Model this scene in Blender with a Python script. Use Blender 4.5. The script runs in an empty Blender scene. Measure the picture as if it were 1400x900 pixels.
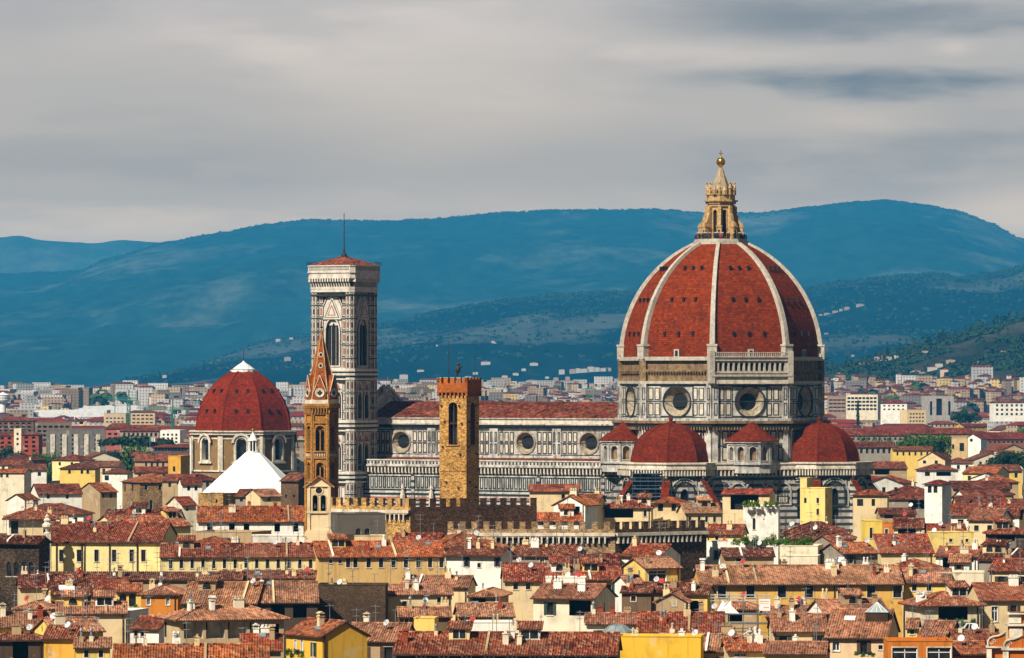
import bpy, math, random
from mathutils import Vector as V, Matrix, noise as mn
sc = bpy.context.scene
COL = sc.collection
R = math.radians
sin, cos, pi = math.sin, math.cos, math.pi
# ---------------------------------------------------------------- camera
F, HZ, HY = 6663.0, 55.0, 516.0      # focal length in photo pixels, eye height above the city, horizon row
def X(px, Y): return (px - 700) / F * Y
def Z(py, Y): return HZ + (HY - py) / F * Y
cam = bpy.data.cameras.new('camera')
cam.sensor_width = 36; cam.lens = 36 * F / 1400; cam.shift_y = (HY - 450) / 1400
cam.clip_start = 1; cam.clip_end = 90000
co = bpy.data.objects.new('camera', cam); co.location = (0, 0, HZ); co.rotation_euler = (R(90), 0, 0)
COL.objects.link(co); sc.camera = co
# ---------------------------------------------------------------- light
SUN_AZ, SUN_EL = R(-38), R(42)       # azimuth from behind the camera, negative = left
SUN_STRENGTH, SKY_STRENGTH, CLOUD_STRENGTH, EXPOSURE = 5.0, 0.05, 1.2, 0.46
HAZE_DENSITY, HAZE_COLOUR = 4.2e-5, (0.05, 0.475, 1.0, 1)
to_sun = V((sin(SUN_AZ) * cos(SUN_EL), -cos(SUN_AZ) * cos(SUN_EL), sin(SUN_EL)))
sl = bpy.data.lights.new('sun', 'SUN'); sl.energy = SUN_STRENGTH; sl.angle = R(0.6); sl.color = (1, 0.93, 0.8)
so = bpy.data.objects.new('sun', sl); so.rotation_euler = to_sun.to_track_quat('Z', 'Y').to_euler(); COL.objects.link(so)
sc.view_settings.view_transform = 'Standard'; sc.view_settings.look = 'None'
sc.view_settings.exposure = EXPOSURE; sc.view_settings.gamma = 1; sc.view_settings.use_curve_mapping = False
sc.cycles.max_bounces = 5; sc.cycles.diffuse_bounces = 2; sc.cycles.glossy_bounces = 2; sc.cycles.volume_bounces = 0
sc.cycles.use_denoising = True

def N(nt, t, ins=None, **props):
    n = nt.nodes.new(t)
    for k, v in props.items(): setattr(n, k, v)
    for k, v in (ins or {}).items():
        if isinstance(v, bpy.types.NodeSocket): nt.links.new(v, n.inputs[k])
        else: n.inputs[k].default_value = v
    return n
def M_(nt, op, a, b=0.0, c=None, clamp=False):
    n = N(nt, 'ShaderNodeMath', {0: a, 1: b}, operation=op, use_clamp=clamp)
    if c is not None:
        if isinstance(c, bpy.types.NodeSocket): nt.links.new(c, n.inputs[2])
        else: n.inputs[2].default_value = c
    return n.outputs[0]
def ramp(nt, fac, stops):
    n = N(nt, 'ShaderNodeValToRGB', {0: fac}); e = n.color_ramp.elements
    while len(e) < len(stops): e.new(0.5)
    for el, (p, c) in zip(e, stops):
        el.position = p; el.color = (c, c, c, 1) if isinstance(c, (int, float)) else (*c, 1)
    return n.outputs[0]
def mix(nt, fac, a, b, blend='MIX'):
    n = N(nt, 'ShaderNodeMix', data_type='RGBA', blend_type=blend)
    for k, v in ((0, fac), (6, a), (7, b)):
        if isinstance(v, bpy.types.NodeSocket): nt.links.new(v, n.inputs[k])
        else: n.inputs[k].default_value = v if k == 0 else (*v[:3], 1)
    return n.outputs[2]

# ---------------------------------------------------------------- sky: Nishita behind a deck of grey cloud
w = bpy.data.worlds.new('World'); sc.world = w; w.use_nodes = True
nt = w.node_tree; nt.nodes.clear()
sky = N(nt, 'ShaderNodeTexSky', sky_type='NISHITA', sun_disc=False)
sky.sun_elevation = SUN_EL; sky.sun_rotation = R(180) + SUN_AZ * -1
tc = N(nt, 'ShaderNodeTexCoord'); sx = N(nt, 'ShaderNodeSeparateXYZ', {0: tc.outputs['Generated']})
ay = M_(nt, 'MAXIMUM', sx.outputs[1], 0.05)
U = M_(nt, 'DIVIDE', sx.outputs[0], ay); W_ = M_(nt, 'DIVIDE', sx.outputs[2], ay)     # tangents of azimuth and elevation
def cloud_noise(su, sw, off, detail=5, rough=0.55):
    cv = N(nt, 'ShaderNodeCombineXYZ', {0: M_(nt, 'MULTIPLY', U, su), 1: M_(nt, 'MULTIPLY', W_, sw), 2: off})
    return N(nt, 'ShaderNodeTexNoise', {'Vector': cv.outputs[0], 'Scale': 1.0, 'Detail': detail, 'Roughness': rough}).outputs[0]
n1 = cloud_noise(14, 60, 3.1); n2 = cloud_noise(30, 150, 7.7, 6); n3 = cloud_noise(8, 22, 1.3, 3)
def bank(px, py, rx, ry, amp):       # one cloud bank: a soft ellipse in sky direction, frayed by noise
    du = M_(nt, 'MULTIPLY', M_(nt, 'SUBTRACT', U, (px - 700) / F), F / rx)
    dw = M_(nt, 'MULTIPLY', M_(nt, 'SUBTRACT', W_, (HY - py) / F), F / ry)
    fr = M_(nt, 'MULTIPLY', M_(nt, 'SUBTRACT', n2, 0.5), 2.6)
    d = M_(nt, 'SQRT', M_(nt, 'ADD', M_(nt, 'MULTIPLY', du, du), M_(nt, 'MULTIPLY', dw, dw)))
    g = N(nt, 'ShaderNodeMapRange', {0: M_(nt, 'ADD', d, fr), 1: 1.5, 2: 0.0, 3: 0.0, 4: amp}, interpolation_type='SMOOTHSTEP')
    return g.outputs[0]
val = M_(nt, 'ADD', M_(nt, 'MULTIPLY', M_(nt, 'SUBTRACT', n3, 0.5), 0.30), 0.80)
val = M_(nt, 'ADD', val, M_(nt, 'MULTIPLY', M_(nt, 'SUBTRACT', n1, 0.5), 0.17))
for b in ((1200, 112, 190, 26, -0.46), (1010, 108, 150, 16, -0.20), (1200, 22, 330, 36, -0.42), (1330, 160, 150, 90, -0.10),
          (1000, 75, 170, 22, 0.12), (1305, 66, 40, 16, 0.22), (640, 110, 300, 150, 0.20), (120, 40, 300, 70, 0.10), (300, 215, 480, 80, -0.13),
          (1240, 225, 260, 60, -0.20), (850, 215, 300, 60, -0.10), (150, 312, 300, 34, 0.36), (600, 285, 500, 30, 0.14), (1390, 300, 110, 50, 0.38), (60, 20, 130, 40, -0.14), (1180, 165, 120, 18, 0.12)):
    val = M_(nt, 'ADD', val, bank(*b))
val = M_(nt, 'MULTIPLY', val, ramp(nt, W_, [(0.0, 1.0), (0.11, 1.0), (0.32, 0.20)]))  # deck dimmed above and behind the view to set the town's ambient light
val = M_(nt, 'MULTIPLY', val, 1.0)
ccol = mix(nt, ramp(nt, val, [(0.35, 0), (0.95, 1)]), (0.985, 0.99, 0.99), (1.0, 0.985, 0.965))
# the deck is warmer low down, a tint that offsets the blue haze box
warm = N(nt, 'ShaderNodeMapRange', {0: W_, 1: 0.0, 2: 0.25}, clamp=True).outputs[0]
tint = ramp(nt, warm, [(0.12, (0.97, 0.645, 0.33)), (0.18, (0.765, 0.535, 0.315)), (0.24, (0.645, 0.487, 0.34)), (0.32, (0.565, 0.458, 0.375)), (0.8, (0.445, 0.43, 0.422))])
ccol = mix(nt, 1.0, ccol, tint, 'MULTIPLY')
cb = N(nt, 'ShaderNodeBackground', {'Color': mix(nt, 1.0, ccol, val, 'MULTIPLY'), 'Strength': CLOUD_STRENGTH})
sb = N(nt, 'ShaderNodeBackground', {'Color': sky.outputs[0], 'Strength': SKY_STRENGTH})
ms = N(nt, 'ShaderNodeMixShader', {0: 0.94, 1: sb.outputs[0], 2: cb.outputs[0]})
N(nt, 'ShaderNodeOutputWorld', {0: ms.outputs[0]})

# ---------------------------------------------------------------- materials
MATS = {}
def newmat(name):
    m = bpy.data.materials.new(name); m.use_nodes = True; m.node_tree.nodes.clear(); MATS[name] = m
    return m, m.node_tree
def finish(nt, col, rough=0.85, bump=None, bs=0.3, bd=0.05, metal=0.0, spec=0.3):
    if rough >= 0.8: spec = min(spec, 0.06)
    p = N(nt, 'ShaderNodeBsdfPrincipled', {'Roughness': rough, 'Metallic': metal, 'Specular IOR Level': spec})
    if isinstance(col, bpy.types.NodeSocket): nt.links.new(col, p.inputs['Base Color'])
    else: p.inputs['Base Color'].default_value = (*col, 1)
    if bump is not None:
        b = N(nt, 'ShaderNodeBump', {'Height': bump, 'Strength': bs, 'Distance': bd}); nt.links.new(b.outputs[0], p.inputs['Normal'])
    N(nt, 'ShaderNodeOutputMaterial', {0: p.outputs[0]})
def wpos(nt, s=(1, 1, 1)):
    g = N(nt, 'ShaderNodeNewGeometry')
    return N(nt, 'ShaderNodeVectorMath', {0: g.outputs['Position'], 1: s}, operation='MULTIPLY').outputs[0]
def noi(nt, scale, detail=4, vec=None, rough=0.55):
    return N(nt, 'ShaderNodeTexNoise', {'Vector': vec if vec is not None else wpos(nt), 'Scale': scale, 'Detail': detail, 'Roughness': rough}).outputs[0]
def grey(nt, v):
    return N(nt, 'ShaderNodeCombineColor', {0: v, 1: v, 2: v}).outputs[0]

def make_plaster():
    m, nt = newmat('plaster')
    oi = N(nt, 'ShaderNodeObjectInfo')
    a = ramp(nt, noi(nt, 0.45, 6), [(0.3, 0.80), (0.48, 1.0), (0.7, 1.06)])
    b = ramp(nt, noi(nt, 1.0, 4, wpos(nt, (1.6, 1.6, 0.14))), [(0.30, 0.74), (0.45, 1.0)])
    c = mix(nt, 1.0, mix(nt, 1.0, oi.outputs['Color'], a, 'MULTIPLY'), b, 'MULTIPLY')
    sp = ramp(nt, noi(nt, 0.22, 3), [(0.60, 0.0), (0.74, 0.4)])
    c = mix(nt, sp, c, (0.22, 0.17, 0.12))
    bk = M_(nt, 'MULTIPLY', ramp(nt, noi(nt, 0.5, 6), [(0.64, 0.0), (0.67, 0.8)]), ramp(nt, noi(nt, 0.06, 2), [(0.5, 0), (0.56, 1)]))
    c = mix(nt, bk, c, (0.22, 0.11, 0.06))                       # plaster fallen off the brick
    pt = ramp(nt, noi(nt, 0.33, 2, wpos(nt, (1.0, 1.0, 0.8))), [(0.62, 0.0), (0.635, 0.3)])
    c = mix(nt, pt, c, (0.62, 0.52, 0.38))                       # repaired patches
    finish(nt, c, 0.9, noi(nt, 6, 4), 0.25, 0.03)
make_plaster()
def make_stone(name, sc_=1.0, contrast=0.55):
    m, nt = newmat(name)
    oi = N(nt, 'ShaderNodeObjectInfo')
    vo = N(nt, 'ShaderNodeTexVoronoi', {'Vector': wpos(nt, (1, 1, 1.6)), 'Scale': 2.5 * sc_, 'Randomness': 0.9})
    v2 = N(nt, 'ShaderNodeTexVoronoi', {'Vector': wpos(nt, (1, 1, 1.6)), 'Scale': 2.5 * sc_, 'Randomness': 0.9}, feature='DISTANCE_TO_EDGE')
    sp = N(nt, 'ShaderNodeSeparateColor', {0: vo.outputs['Color']})
    a = ramp(nt, sp.outputs[0], [(0.0, 1 - contrast), (0.5, 0.95), (1.0, 1.45)])
    c = mix(nt, 1.0, oi.outputs['Color'], a, 'MULTIPLY')
    e = ramp(nt, v2.outputs['Distance'], [(0.02, 0.45), (0.09, 1.0)])
    c = mix(nt, 1.0, c, e, 'MULTIPLY')
    c = mix(nt, 1.0, c, ramp(nt, noi(nt, 0.16, 5), [(0.3, 0.6), (0.6, 1.1)]), 'MULTIPLY')
    finish(nt, c, 0.95, v2.outputs['Distance'], 0.8, 0.12)
make_stone('stone'); make_stone('fine_stone', 1.8, 0.35)
def make_tiles(name, near):
    m, nt = newmat(name)
    oi = N(nt, 'ShaderNodeObjectInfo')
    uv = N(nt, 'ShaderNodeUVMap'); s = N(nt, 'ShaderNodeSeparateXYZ', {0: uv.outputs[0]})
    pw, pl = (0.36, 0.45) if near else (0.8, 0.8)
    cu = M_(nt, 'FLOOR', M_(nt, 'DIVIDE', s.outputs[0], pw))
    rc = N(nt, 'ShaderNodeTexWhiteNoise', {'W': cu}, noise_dimensions='1D').outputs[0]
    vv = M_(nt, 'ADD', M_(nt, 'DIVIDE', s.outputs[1], pl), rc)
    cvv = M_(nt, 'FLOOR', vv)
    cell = N(nt, 'ShaderNodeCombineXYZ', {0: cu, 1: cvv, 2: M_(nt, 'MULTIPLY', oi.outputs['Random'], 91.0)})
    wn = N(nt, 'ShaderNodeTexWhiteNoise', {'Vector': cell.outputs[0]}, noise_dimensions='3D')
    ws = N(nt, 'ShaderNodeSeparateColor', {0: wn.outputs['Color']})
    f = ramp(nt, ws.outputs[0], [(0.0, 0.28), (0.25, 0.75), (0.7, 1.05), (1.0, 1.7)])
    aged = mix(nt, M_(nt, 'MULTIPLY', M_(nt, 'FRACT', M_(nt, 'MULTIPLY', oi.outputs['Random'], 7.31)), 0.5), oi.outputs['Color'], (0.19, 0.085, 0.048))
    c = mix(nt, 1.0, aged, f, 'MULTIPLY')
    pale = ramp(nt, ws.outputs[1], [(0.72, 0.0), (1.0, 0.75 if near else 0.2)])
    c = mix(nt, pale, c, (0.50, 0.30, 0.19))
    moss = ramp(nt, noi(nt, 0.35, 5), [(0.48, 0.0), (0.7, 0.62)])
    c = mix(nt, moss, c, (0.10, 0.045, 0.03))
    worn = ramp(nt, noi(nt, 0.12, 4), [(0.5, 0.0), (0.72, 0.3 if near else 0.10)])
    c = mix(nt, worn, c, (0.42, 0.20, 0.11))
    pc = N(nt, 'ShaderNodeCombineXYZ', {0: M_(nt, 'FLOOR', M_(nt, 'DIVIDE', s.outputs[0], 4.4)), 1: M_(nt, 'FLOOR', M_(nt, 'ADD', M_(nt, 'DIVIDE', s.outputs[1], 3.4), rc)), 2: 4.5})
    pw_ = N(nt, 'ShaderNodeTexWhiteNoise', {'Vector': pc.outputs[0]}, noise_dimensions='3D')
    c = mix(nt, 1.0, c, ramp(nt, pw_.outputs[0], [(0.0, 0.62), (0.3, 0.92), (0.8, 1.05), (1.0, 1.3)]), 'MULTIPLY')   # relaid patches
    fr = M_(nt, 'FRACT', vv)
    st = M_(nt, 'MULTIPLY', M_(nt, 'ABSOLUTE', M_(nt, 'SUBTRACT', M_(nt, 'FRACT', M_(nt, 'DIVIDE', s.outputs[0], pw)), 0.5)), 2.0)
    h = M_(nt, 'ADD', M_(nt, 'MULTIPLY', fr, -0.5), M_(nt, 'MULTIPLY', st, 0.0 if near else -1.0))
    finish(nt, c, 0.9, M_(nt, 'ADD', h, M_(nt, 'MULTIPLY', ws.outputs[2], 0.5)), 0.7, 0.10)
make_tiles('tiles', True); make_tiles('tiles_far', False)
def make_plain(name, col, rough=0.8, var=0.25, sc_=0.5, metal=0.0, spec=0.3, stain=None):
    m, nt = newmat(name)
    a = ramp(nt, noi(nt, sc_, 6), [(0.3, 1 - var), (0.65, 1 + var * 0.5)])
    c = mix(nt, 1.0, col, a, 'MULTIPLY')
    if stain:
        b = ramp(nt, noi(nt, 0.9, 5, wpos(nt, (1, 1, 0.13))), [(0.5, 0.0), (0.68, stain[1])])
        c = mix(nt, b, c, stain[0])
    finish(nt, c, rough, noi(nt, 4, 3), 0.15, 0.03, metal, spec)
make_plain('oculus_stone', (0.36, 0.29, 0.20), 0.7, 0.45, 1.0, stain=((0.1, 0.08, 0.05), 0.6))
make_plain('tower_marble', (0.62, 0.555, 0.475), 0.6, 0.25, 0.8, stain=((0.3, 0.24, 0.18), 0.4))
make_plain('marble', (0.49, 0.455, 0.41), 0.6, 0.45, 0.6, stain=((0.10, 0.08, 0.065), 0.85))
def make_striped():
    m, nt = newmat('striped_marble')
    g = N(nt, 'ShaderNodeNewGeometry'); s = N(nt, 'ShaderNodeSeparateXYZ', {0: g.outputs['Position']})
    zz = M_(nt, 'ADD', M_(nt, 'DIVIDE', s.outputs[2], 1.7), M_(nt, 'MULTIPLY', noi(nt, 0.3, 2), 0.05))
    st = M_(nt, 'GREATER_THAN', M_(nt, 'FRACT', zz), 0.56)
    c = mix(nt, ramp(nt, noi(nt, 0.5, 6), [(0.35, 0), (0.65, 1)]), (0.30, 0.27, 0.24), (0.52, 0.47, 0.41))
    c = mix(nt, st, c, (0.030, 0.034, 0.034))
    c = mix(nt, ramp(nt, noi(nt, 0.9, 5, wpos(nt, (1, 1, 0.13))), [(0.48, 0.0), (0.66, 0.8)]), c, (0.055, 0.045, 0.04))
    finish(nt, c, 0.65)
make_striped()
make_plain('cream_marble', (0.62, 0.53, 0.42), 0.6, 0.35, 0.9, stain=((0.28, 0.2, 0.13), 0.5))
make_plain('green_marble', (0.022, 0.032, 0.030), 0.5, 0.4)
make_plain('pink_marble', (0.34, 0.11, 0.07), 0.6, 0.4)
make_plain('rib_stone', (0.45, 0.40, 0.33), 0.7, 0.3, 1.2, stain=((0.2, 0.16, 0.12), 0.5))
make_plain('lantern_stone', (0.46, 0.29, 0.12), 0.7, 0.45, 1.4, stain=((0.12, 0.09, 0.06), 0.6))
make_plain('brown_masonry', (0.24, 0.155, 0.08), 0.95, 0.5, 0.8, stain=((0.05, 0.04, 0.03), 0.6))
make_plain('white_paint', (0.80, 0.78, 0.74), 0.6, 0.12)
make_plain('tent_fabric', (0.88, 0.88, 0.87), 0.55, 0.05, 0.4)
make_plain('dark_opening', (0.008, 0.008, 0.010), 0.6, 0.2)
make_plain('wood', (0.055, 0.032, 0.02), 0.8, 0.4)
make_plain('metal', (0.32, 0.33, 0.34), 0.45, 0.2, 1.0, 0.6)
make_plain('dark_iron', (0.03, 0.03, 0.032), 0.6, 0.3)
make_plain('gold', (0.85, 0.52, 0.10), 0.25, 0.1, 1.0, 1.0)
make_plain('copper_green', (0.25, 0.42, 0.35), 0.6, 0.3)
make_plain('pale_stone', (0.66, 0.58, 0.46), 0.8, 0.35, 0.7, stain=((0.2, 0.16, 0.11), 0.55))
make_plain('concrete', (0.40, 0.38, 0.35), 0.85, 0.35, 0.3, stain=((0.15, 0.13, 0.11), 0.5))
make_plain('lead_roof', (0.30, 0.36, 0.36), 0.45, 0.25, 1.5, 0.3)
def make_painted():                                 # anything painted: colour from the object
    m, nt = newmat('painted'); oi = N(nt, 'ShaderNodeObjectInfo')
    finish(nt, mix(nt, 1.0, oi.outputs['Color'], ramp(nt, noi(nt, 1.5, 5), [(0.3, 0.7), (0.65, 1.1)]), 'MULTIPLY'), 0.7)
make_painted()
def make_glass():
    m, nt = newmat('window_glass'); finish(nt, ramp(nt, noi(nt, 0.8, 2), [(0.35, (0.006, 0.007, 0.009)), (0.7, (0.03, 0.03, 0.034))]), 0.12, spec=0.5)
make_glass()
def make_dometile(name, base, pu, pv):
    m, nt = newmat(name)
    uv = N(nt, 'ShaderNodeUVMap'); s = N(nt, 'ShaderNodeSeparateXYZ', {0: uv.outputs[0]})
    br = N(nt, 'ShaderNodeTexBrick', {'Vector': uv.outputs[0], 'Scale': 1.0, 'Color1': (0.0, 0, 0, 1), 'Color2': (1, 1, 1, 1), 'Mortar': (0, 0, 0, 1), 'Mortar Size': 0.035 * pv * 2, 'Brick Width': pu, 'Row Height': pv, 'Bias': 0.0})
    wn = N(nt, 'ShaderNodeTexWhiteNoise', {'Vector': N(nt, 'ShaderNodeCombineXYZ', {0: M_(nt, 'FLOOR', M_(nt, 'DIVIDE', s.outputs[0], pu)), 1: M_(nt, 'FLOOR', M_(nt, 'DIVIDE', s.outputs[1], pv)), 2: 0}).outputs[0]}, noise_dimensions='3D')
    f = ramp(nt, wn.outputs[0], [(0.0, 0.62), (0.3, 0.9), (0.8, 1.08), (1.0, 1.45)])
    c = mix(nt, 1.0, base, f, 'MULTIPLY')
    c = mix(nt, ramp(nt, noi(nt, 0.25, 6), [(0.5, 0.0), (0.75, 0.45)]), c, tuple(b * 0.30 for b in base))
    c = mix(nt, M_(nt, 'MULTIPLY', br.outputs['Fac'], 0.75), c, tuple(b * 0.18 for b in base))
    c = mix(nt, ramp(nt, noi(nt, 0.5, 5, wpos(nt, (1.3, 1.3, 0.10))), [(0.55, 0.0), (0.75, 0.6)]), c, (0.06, 0.018, 0.012))
    finish(nt, c, 0.9, M_(nt, 'SUBTRACT', wn.outputs[0], br.outputs['Fac']), 0.6, 0.12)
make_dometile('dome_tiles', (0.22, 0.032, 0.005), 0.8, 0.5)
make_dometile('small_dome_tiles', (0.165, 0.022, 0.006), 0.7, 0.5)
make_dometile('chapel_tiles', (0.22, 0.023, 0.005), 0.7, 0.5)
make_dometile('spire_tiles', (0.36, 0.095, 0.018), 0.6, 0.4)
def make_foliage(name, c0, c1):
    m, nt = newmat(name); oi = N(nt, 'ShaderNodeObjectInfo')
    c = mix(nt, ramp(nt, noi(nt, 0.7, 4), [(0.35, 0), (0.65, 1)]), c0, c1)
    c = mix(nt, 0.5, c, mix(nt, 1.0, c, oi.outputs['Color'], 'MULTIPLY'))
    finish(nt, c, 0.8)
make_foliage('foliage', (0.018, 0.045, 0.012), (0.075, 0.12, 0.022))
make_foliage('dark_foliage', (0.012, 0.028, 0.016), (0.035, 0.06, 0.025))
make_foliage('bright_foliage', (0.05, 0.10, 0.012), (0.17, 0.22, 0.03))
def make_hill(name, forest, field, sc_, lo, hi, extra=None):
    m, nt = newmat(name)
    n = noi(nt, sc_, 7, wpos(nt, (1, 0.45, 1.6)), 0.62)
    c = mix(nt, ramp(nt, n, [(lo, 0), (hi, 1)]), forest, field)
    c = mix(nt, 1.0, c, ramp(nt, noi(nt, sc_ * 8, 6, wpos(nt, (1, 0.22, 2.2)), 0.7), [(0.36, 0.55), (0.62, 1.3)]), 'MULTIPLY')
    if extra: c = mix(nt, ramp(nt, noi(nt, extra[1], 2, wpos(nt, (1, 0.5, 3))), [(extra[2], 0), (extra[2] + 0.04, 1)]), c, extra[0])
    finish(nt, c, 1.0, spec=0.0)
make_hill('mountain', (0.014, 0.040, 0.026), (0.120, 0.140, 0.100), 0.0015, 0.52, 0.72)
make_hill('far_mountain', (0.04, 0.07, 0.03), (0.12, 0.13, 0.07), 0.001, 0.45, 0.7)
make_hill('wooded_hill', (0.005, 0.014, 0.014), (0.060, 0.070, 0.060), 0.0011, 0.54, 0.58)
make_hill('olive_hill', (0.016, 0.021, 0.014), (0.062, 0.056, 0.038), 0.006, 0.42, 0.62)
def make_far(name, col):                            # far walls: plaster with rows of dark window spots
    m, nt = newmat(name)
    uv = N(nt, 'ShaderNodeUVMap'); s = N(nt, 'ShaderNodeSeparateXYZ', {0: uv.outputs[0]})
    fu = M_(nt, 'FRACT', M_(nt, 'DIVIDE', s.outputs[0], 3.6)); fv = M_(nt, 'FRACT', M_(nt, 'DIVIDE', s.outputs[1], 3.3))
    wd = M_(nt, 'MULTIPLY', M_(nt, 'GREATER_THAN', fu, 0.58), M_(nt, 'GREATER_THAN', fv, 0.5))
    c = mix(nt, 1.0, col, ramp(nt, noi(nt, 0.02, 4), [(0.3, 0.75), (0.65, 1.1)]), 'MULTIPLY')
    finish(nt, mix(nt, M_(nt, 'MULTIPLY', wd, 0.75), c, (0.06, 0.05, 0.045)), 0.9)
for n_, c_ in (('far_white', (.52, .49, .46)), ('far_cream', (.42, .31, .20)), ('far_tan', (.32, .22, .14)), ('far_grey', (.20, .17, .15)), ('far_yellow', (.62, .45, .18))): make_far(n_, c_)
make_plain('far_roof_red', (.17, .026, .018), 0.9, 0.4, 0.06); make_plain('far_roof_dark', (.10, .03, .022), 0.9, 0.4, 0.06)
def make_ground():
    m, nt = newmat('ground')
    finish(nt, ramp(nt, noi(nt, 0.02, 6), [(0.35, (0.045, 0.04, 0.035)), (0.55, (0.09, 0.075, 0.055)), (0.7, (0.05, 0.06, 0.03))]), 0.95)
make_ground()
# ---------------------------------------------------------------- mesh helpers
UP = V((0, 0, 1))
class MB:
    def __init__(s): s.v = []; s.f = []; s.m = []; s.u = []
    def face(s, pts, m=0, uv=None):
        i = len(s.v); n = len(pts)
        s.v.extend(tuple(p) for p in pts); s.f.append(tuple(range(i, i + n))); s.m.append(m)
        if uv is None:
            p0 = V(pts[0]); e = (V(pts[1]) - p0); nn = e.cross(V(pts[2]) - p0)
            if nn.length < 1e-9 or e.length < 1e-9: uv = [(0, 0)] * n
            else:
                e.normalize(); g = nn.normalized().cross(e); uv = [((V(p) - p0).dot(e), (V(p) - p0).dot(g)) for p in pts]
        s.u.extend(uv)
    def hexa(s, a, b, m=0, bottom=True):     # a: four points of the bottom ring (counter-clockwise from above), b: of the top ring
        for k in range(4):
            j = (k + 1) % 4; s.face([a[k], a[j], b[j], b[k]], m)
        s.face(b, m)
        if bottom: s.face(a[::-1], m)
    def box(s, x0, x1, y0, y1, z0, z1, m=0, bottom=True):
        a = [(x0, y0, z0), (x1, y0, z0), (x1, y1, z0), (x0, y1, z0)]
        s.hexa(a, [(p[0], p[1], z1) for p in a], m, bottom)
    def fbox(s, fr, a0, a1, b0, b1, c0, c1, m=0):   # box in a wall frame: a along, b up, c outwards
        q = [fr.p(a0, b0, c1), fr.p(a1, b0, c1), fr.p(a1, b0, c0), fr.p(a0, b0, c0)]
        t = [fr.p(a0, b1, c1), fr.p(a1, b1, c1), fr.p(a1, b1, c0), fr.p(a0, b1, c0)]
        s.hexa(q, t, m)
    def prism(s, poly, z0, z1, m=0, top=True, bottom=False):
        n = len(poly)
        for k in range(n):
            a, b = poly[k], poly[(k + 1) % n]
            s.face([(a[0], a[1], z0), (b[0], b[1], z0), (b[0], b[1], z1), (a[0], a[1], z1)], m)
        if top: s.face([(p[0], p[1], z1) for p in poly], m)
        if bottom: s.face([(p[0], p[1], z0) for p in poly[::-1]], m)
    def lathe(s, prof, n, cx=0, cy=0, m=0, ph=0.0, a0=0, a1=None):   # surface of revolution with n sides; profile of (r, z) from bottom to top
        a1 = n if a1 is None else a1
        d = 0.0
        for (r0, z0), (r1, z1) in zip(prof, prof[1:]):
            l = math.hypot(r1 - r0, z1 - z0)
            for k in range(a0, a1):
                t0, t1 = ph + 2 * pi * k / n, ph + 2 * pi * (k + 1) / n
                w0, w1 = r0 * sin(pi / n), r1 * sin(pi / n)
                P = [(cx + r0 * sin(t0), cy - r0 * cos(t0), z0), (cx + r0 * sin(t1), cy - r0 * cos(t1), z0), (cx + r1 * sin(t1), cy - r1 * cos(t1), z1), (cx + r1 * sin(t0), cy - r1 * cos(t0), z1)]
                Q = [(k * 37.3 - w0, d), (k * 37.3 + w0, d), (k * 37.3 + w1, d + l), (k * 37.3 - w1, d + l)]
                if r1 < 1e-4: P, Q = P[:3], Q[:3]
                elif r0 < 1e-4: P, Q = P[1:], Q[1:]
                s.face(P, m, Q)
            d += l
    def tube(s, p, q, r, n=6, m=0, r2=None):
        p, q = V(p), V(q); d = (q - p); r2 = r if r2 is None else r2
        if d.length < 1e-6: return
        d.normalize(); a = d.orthogonal().normalized(); b = d.cross(a)
        c = [(a * cos(2 * pi * k / n) + b * sin(2 * pi * k / n)) for k in range(n)]
        for k in range(n):
            j = (k + 1) % n
            s.face([p + c[k] * r, p + c[j] * r, q + c[j] * r2, q + c[k] * r2], m)
        s.face([q + x * r2 for x in c], m); s.face([p + x * r for x in c[::-1]], m)
    def ball(s, c, r, n=12, k=8, m=0, sz=1.0):
        s.lathe([(max(r * sin(pi * i / k), 1e-5 if 0 < i < k else 0.0), c[2] - r * sz * cos(pi * i / k)) for i in range(k + 1)], n, c[0], c[1], m)
    def mesh(s, name, mats):
        me = bpy.data.meshes.new(name); me.from_pydata(s.v, [], s.f)
        for x in mats: me.materials.append(MATS[x])
        me.polygons.foreach_set('material_index', s.m)
        uv = me.uv_layers.new(name='UVMap'); uv.data.foreach_set('uv', [c for p in s.u for c in p])
        me.update(); return me
    def obj(s, name, mats, parent=None, color=None, smooth=False):
        me = s.mesh(name, mats if isinstance(mats, (list, tuple)) else [mats])
        if smooth: me.shade_smooth()
        return link(name, me, parent, color)
def link(name, me, parent=None, color=None):
    o = bpy.data.objects.new(name, me); COL.objects.link(o)
    if parent is not None: o.parent = parent
    if color is not None: o.color = (*color, 1)
    return o
LABELS = {}
def tag(o, label=None, cat=None, group=None, kind=None):
    if label: o['label'] = label; LABELS.setdefault(label, []).append(o)
    if cat: o['category'] = cat
    if group: o['group'] = group
    if kind: o['kind'] = kind
    return o
def root(name, loc, rz=0, label=None, cat=None, group=None):
    o = bpy.data.objects.new(name, None); o.empty_display_size = 1; COL.objects.link(o)
    o.location = loc; o.rotation_euler = (0, 0, rz)
    return tag(o, label, cat, group)
class Fr:                                          # a wall plane: o = lower left corner seen from outside, u = right, n = outwards
    def __init__(s, o, u, n): s.o, s.u, s.n = V(o), V(u), V(n)
    def p(s, a, b, c=0.0): return s.o + s.u * a + UP * b + s.n * c
def dirv(t): return V((sin(t), -cos(t), 0))
def face_frame(t, ap, width, z0=0.0, c=V((0, 0, 0))):
    u = V((cos(t), sin(t), 0)); return Fr(c + dirv(t) * ap - u * width / 2 + UP * z0, u, dirv(t))
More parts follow.
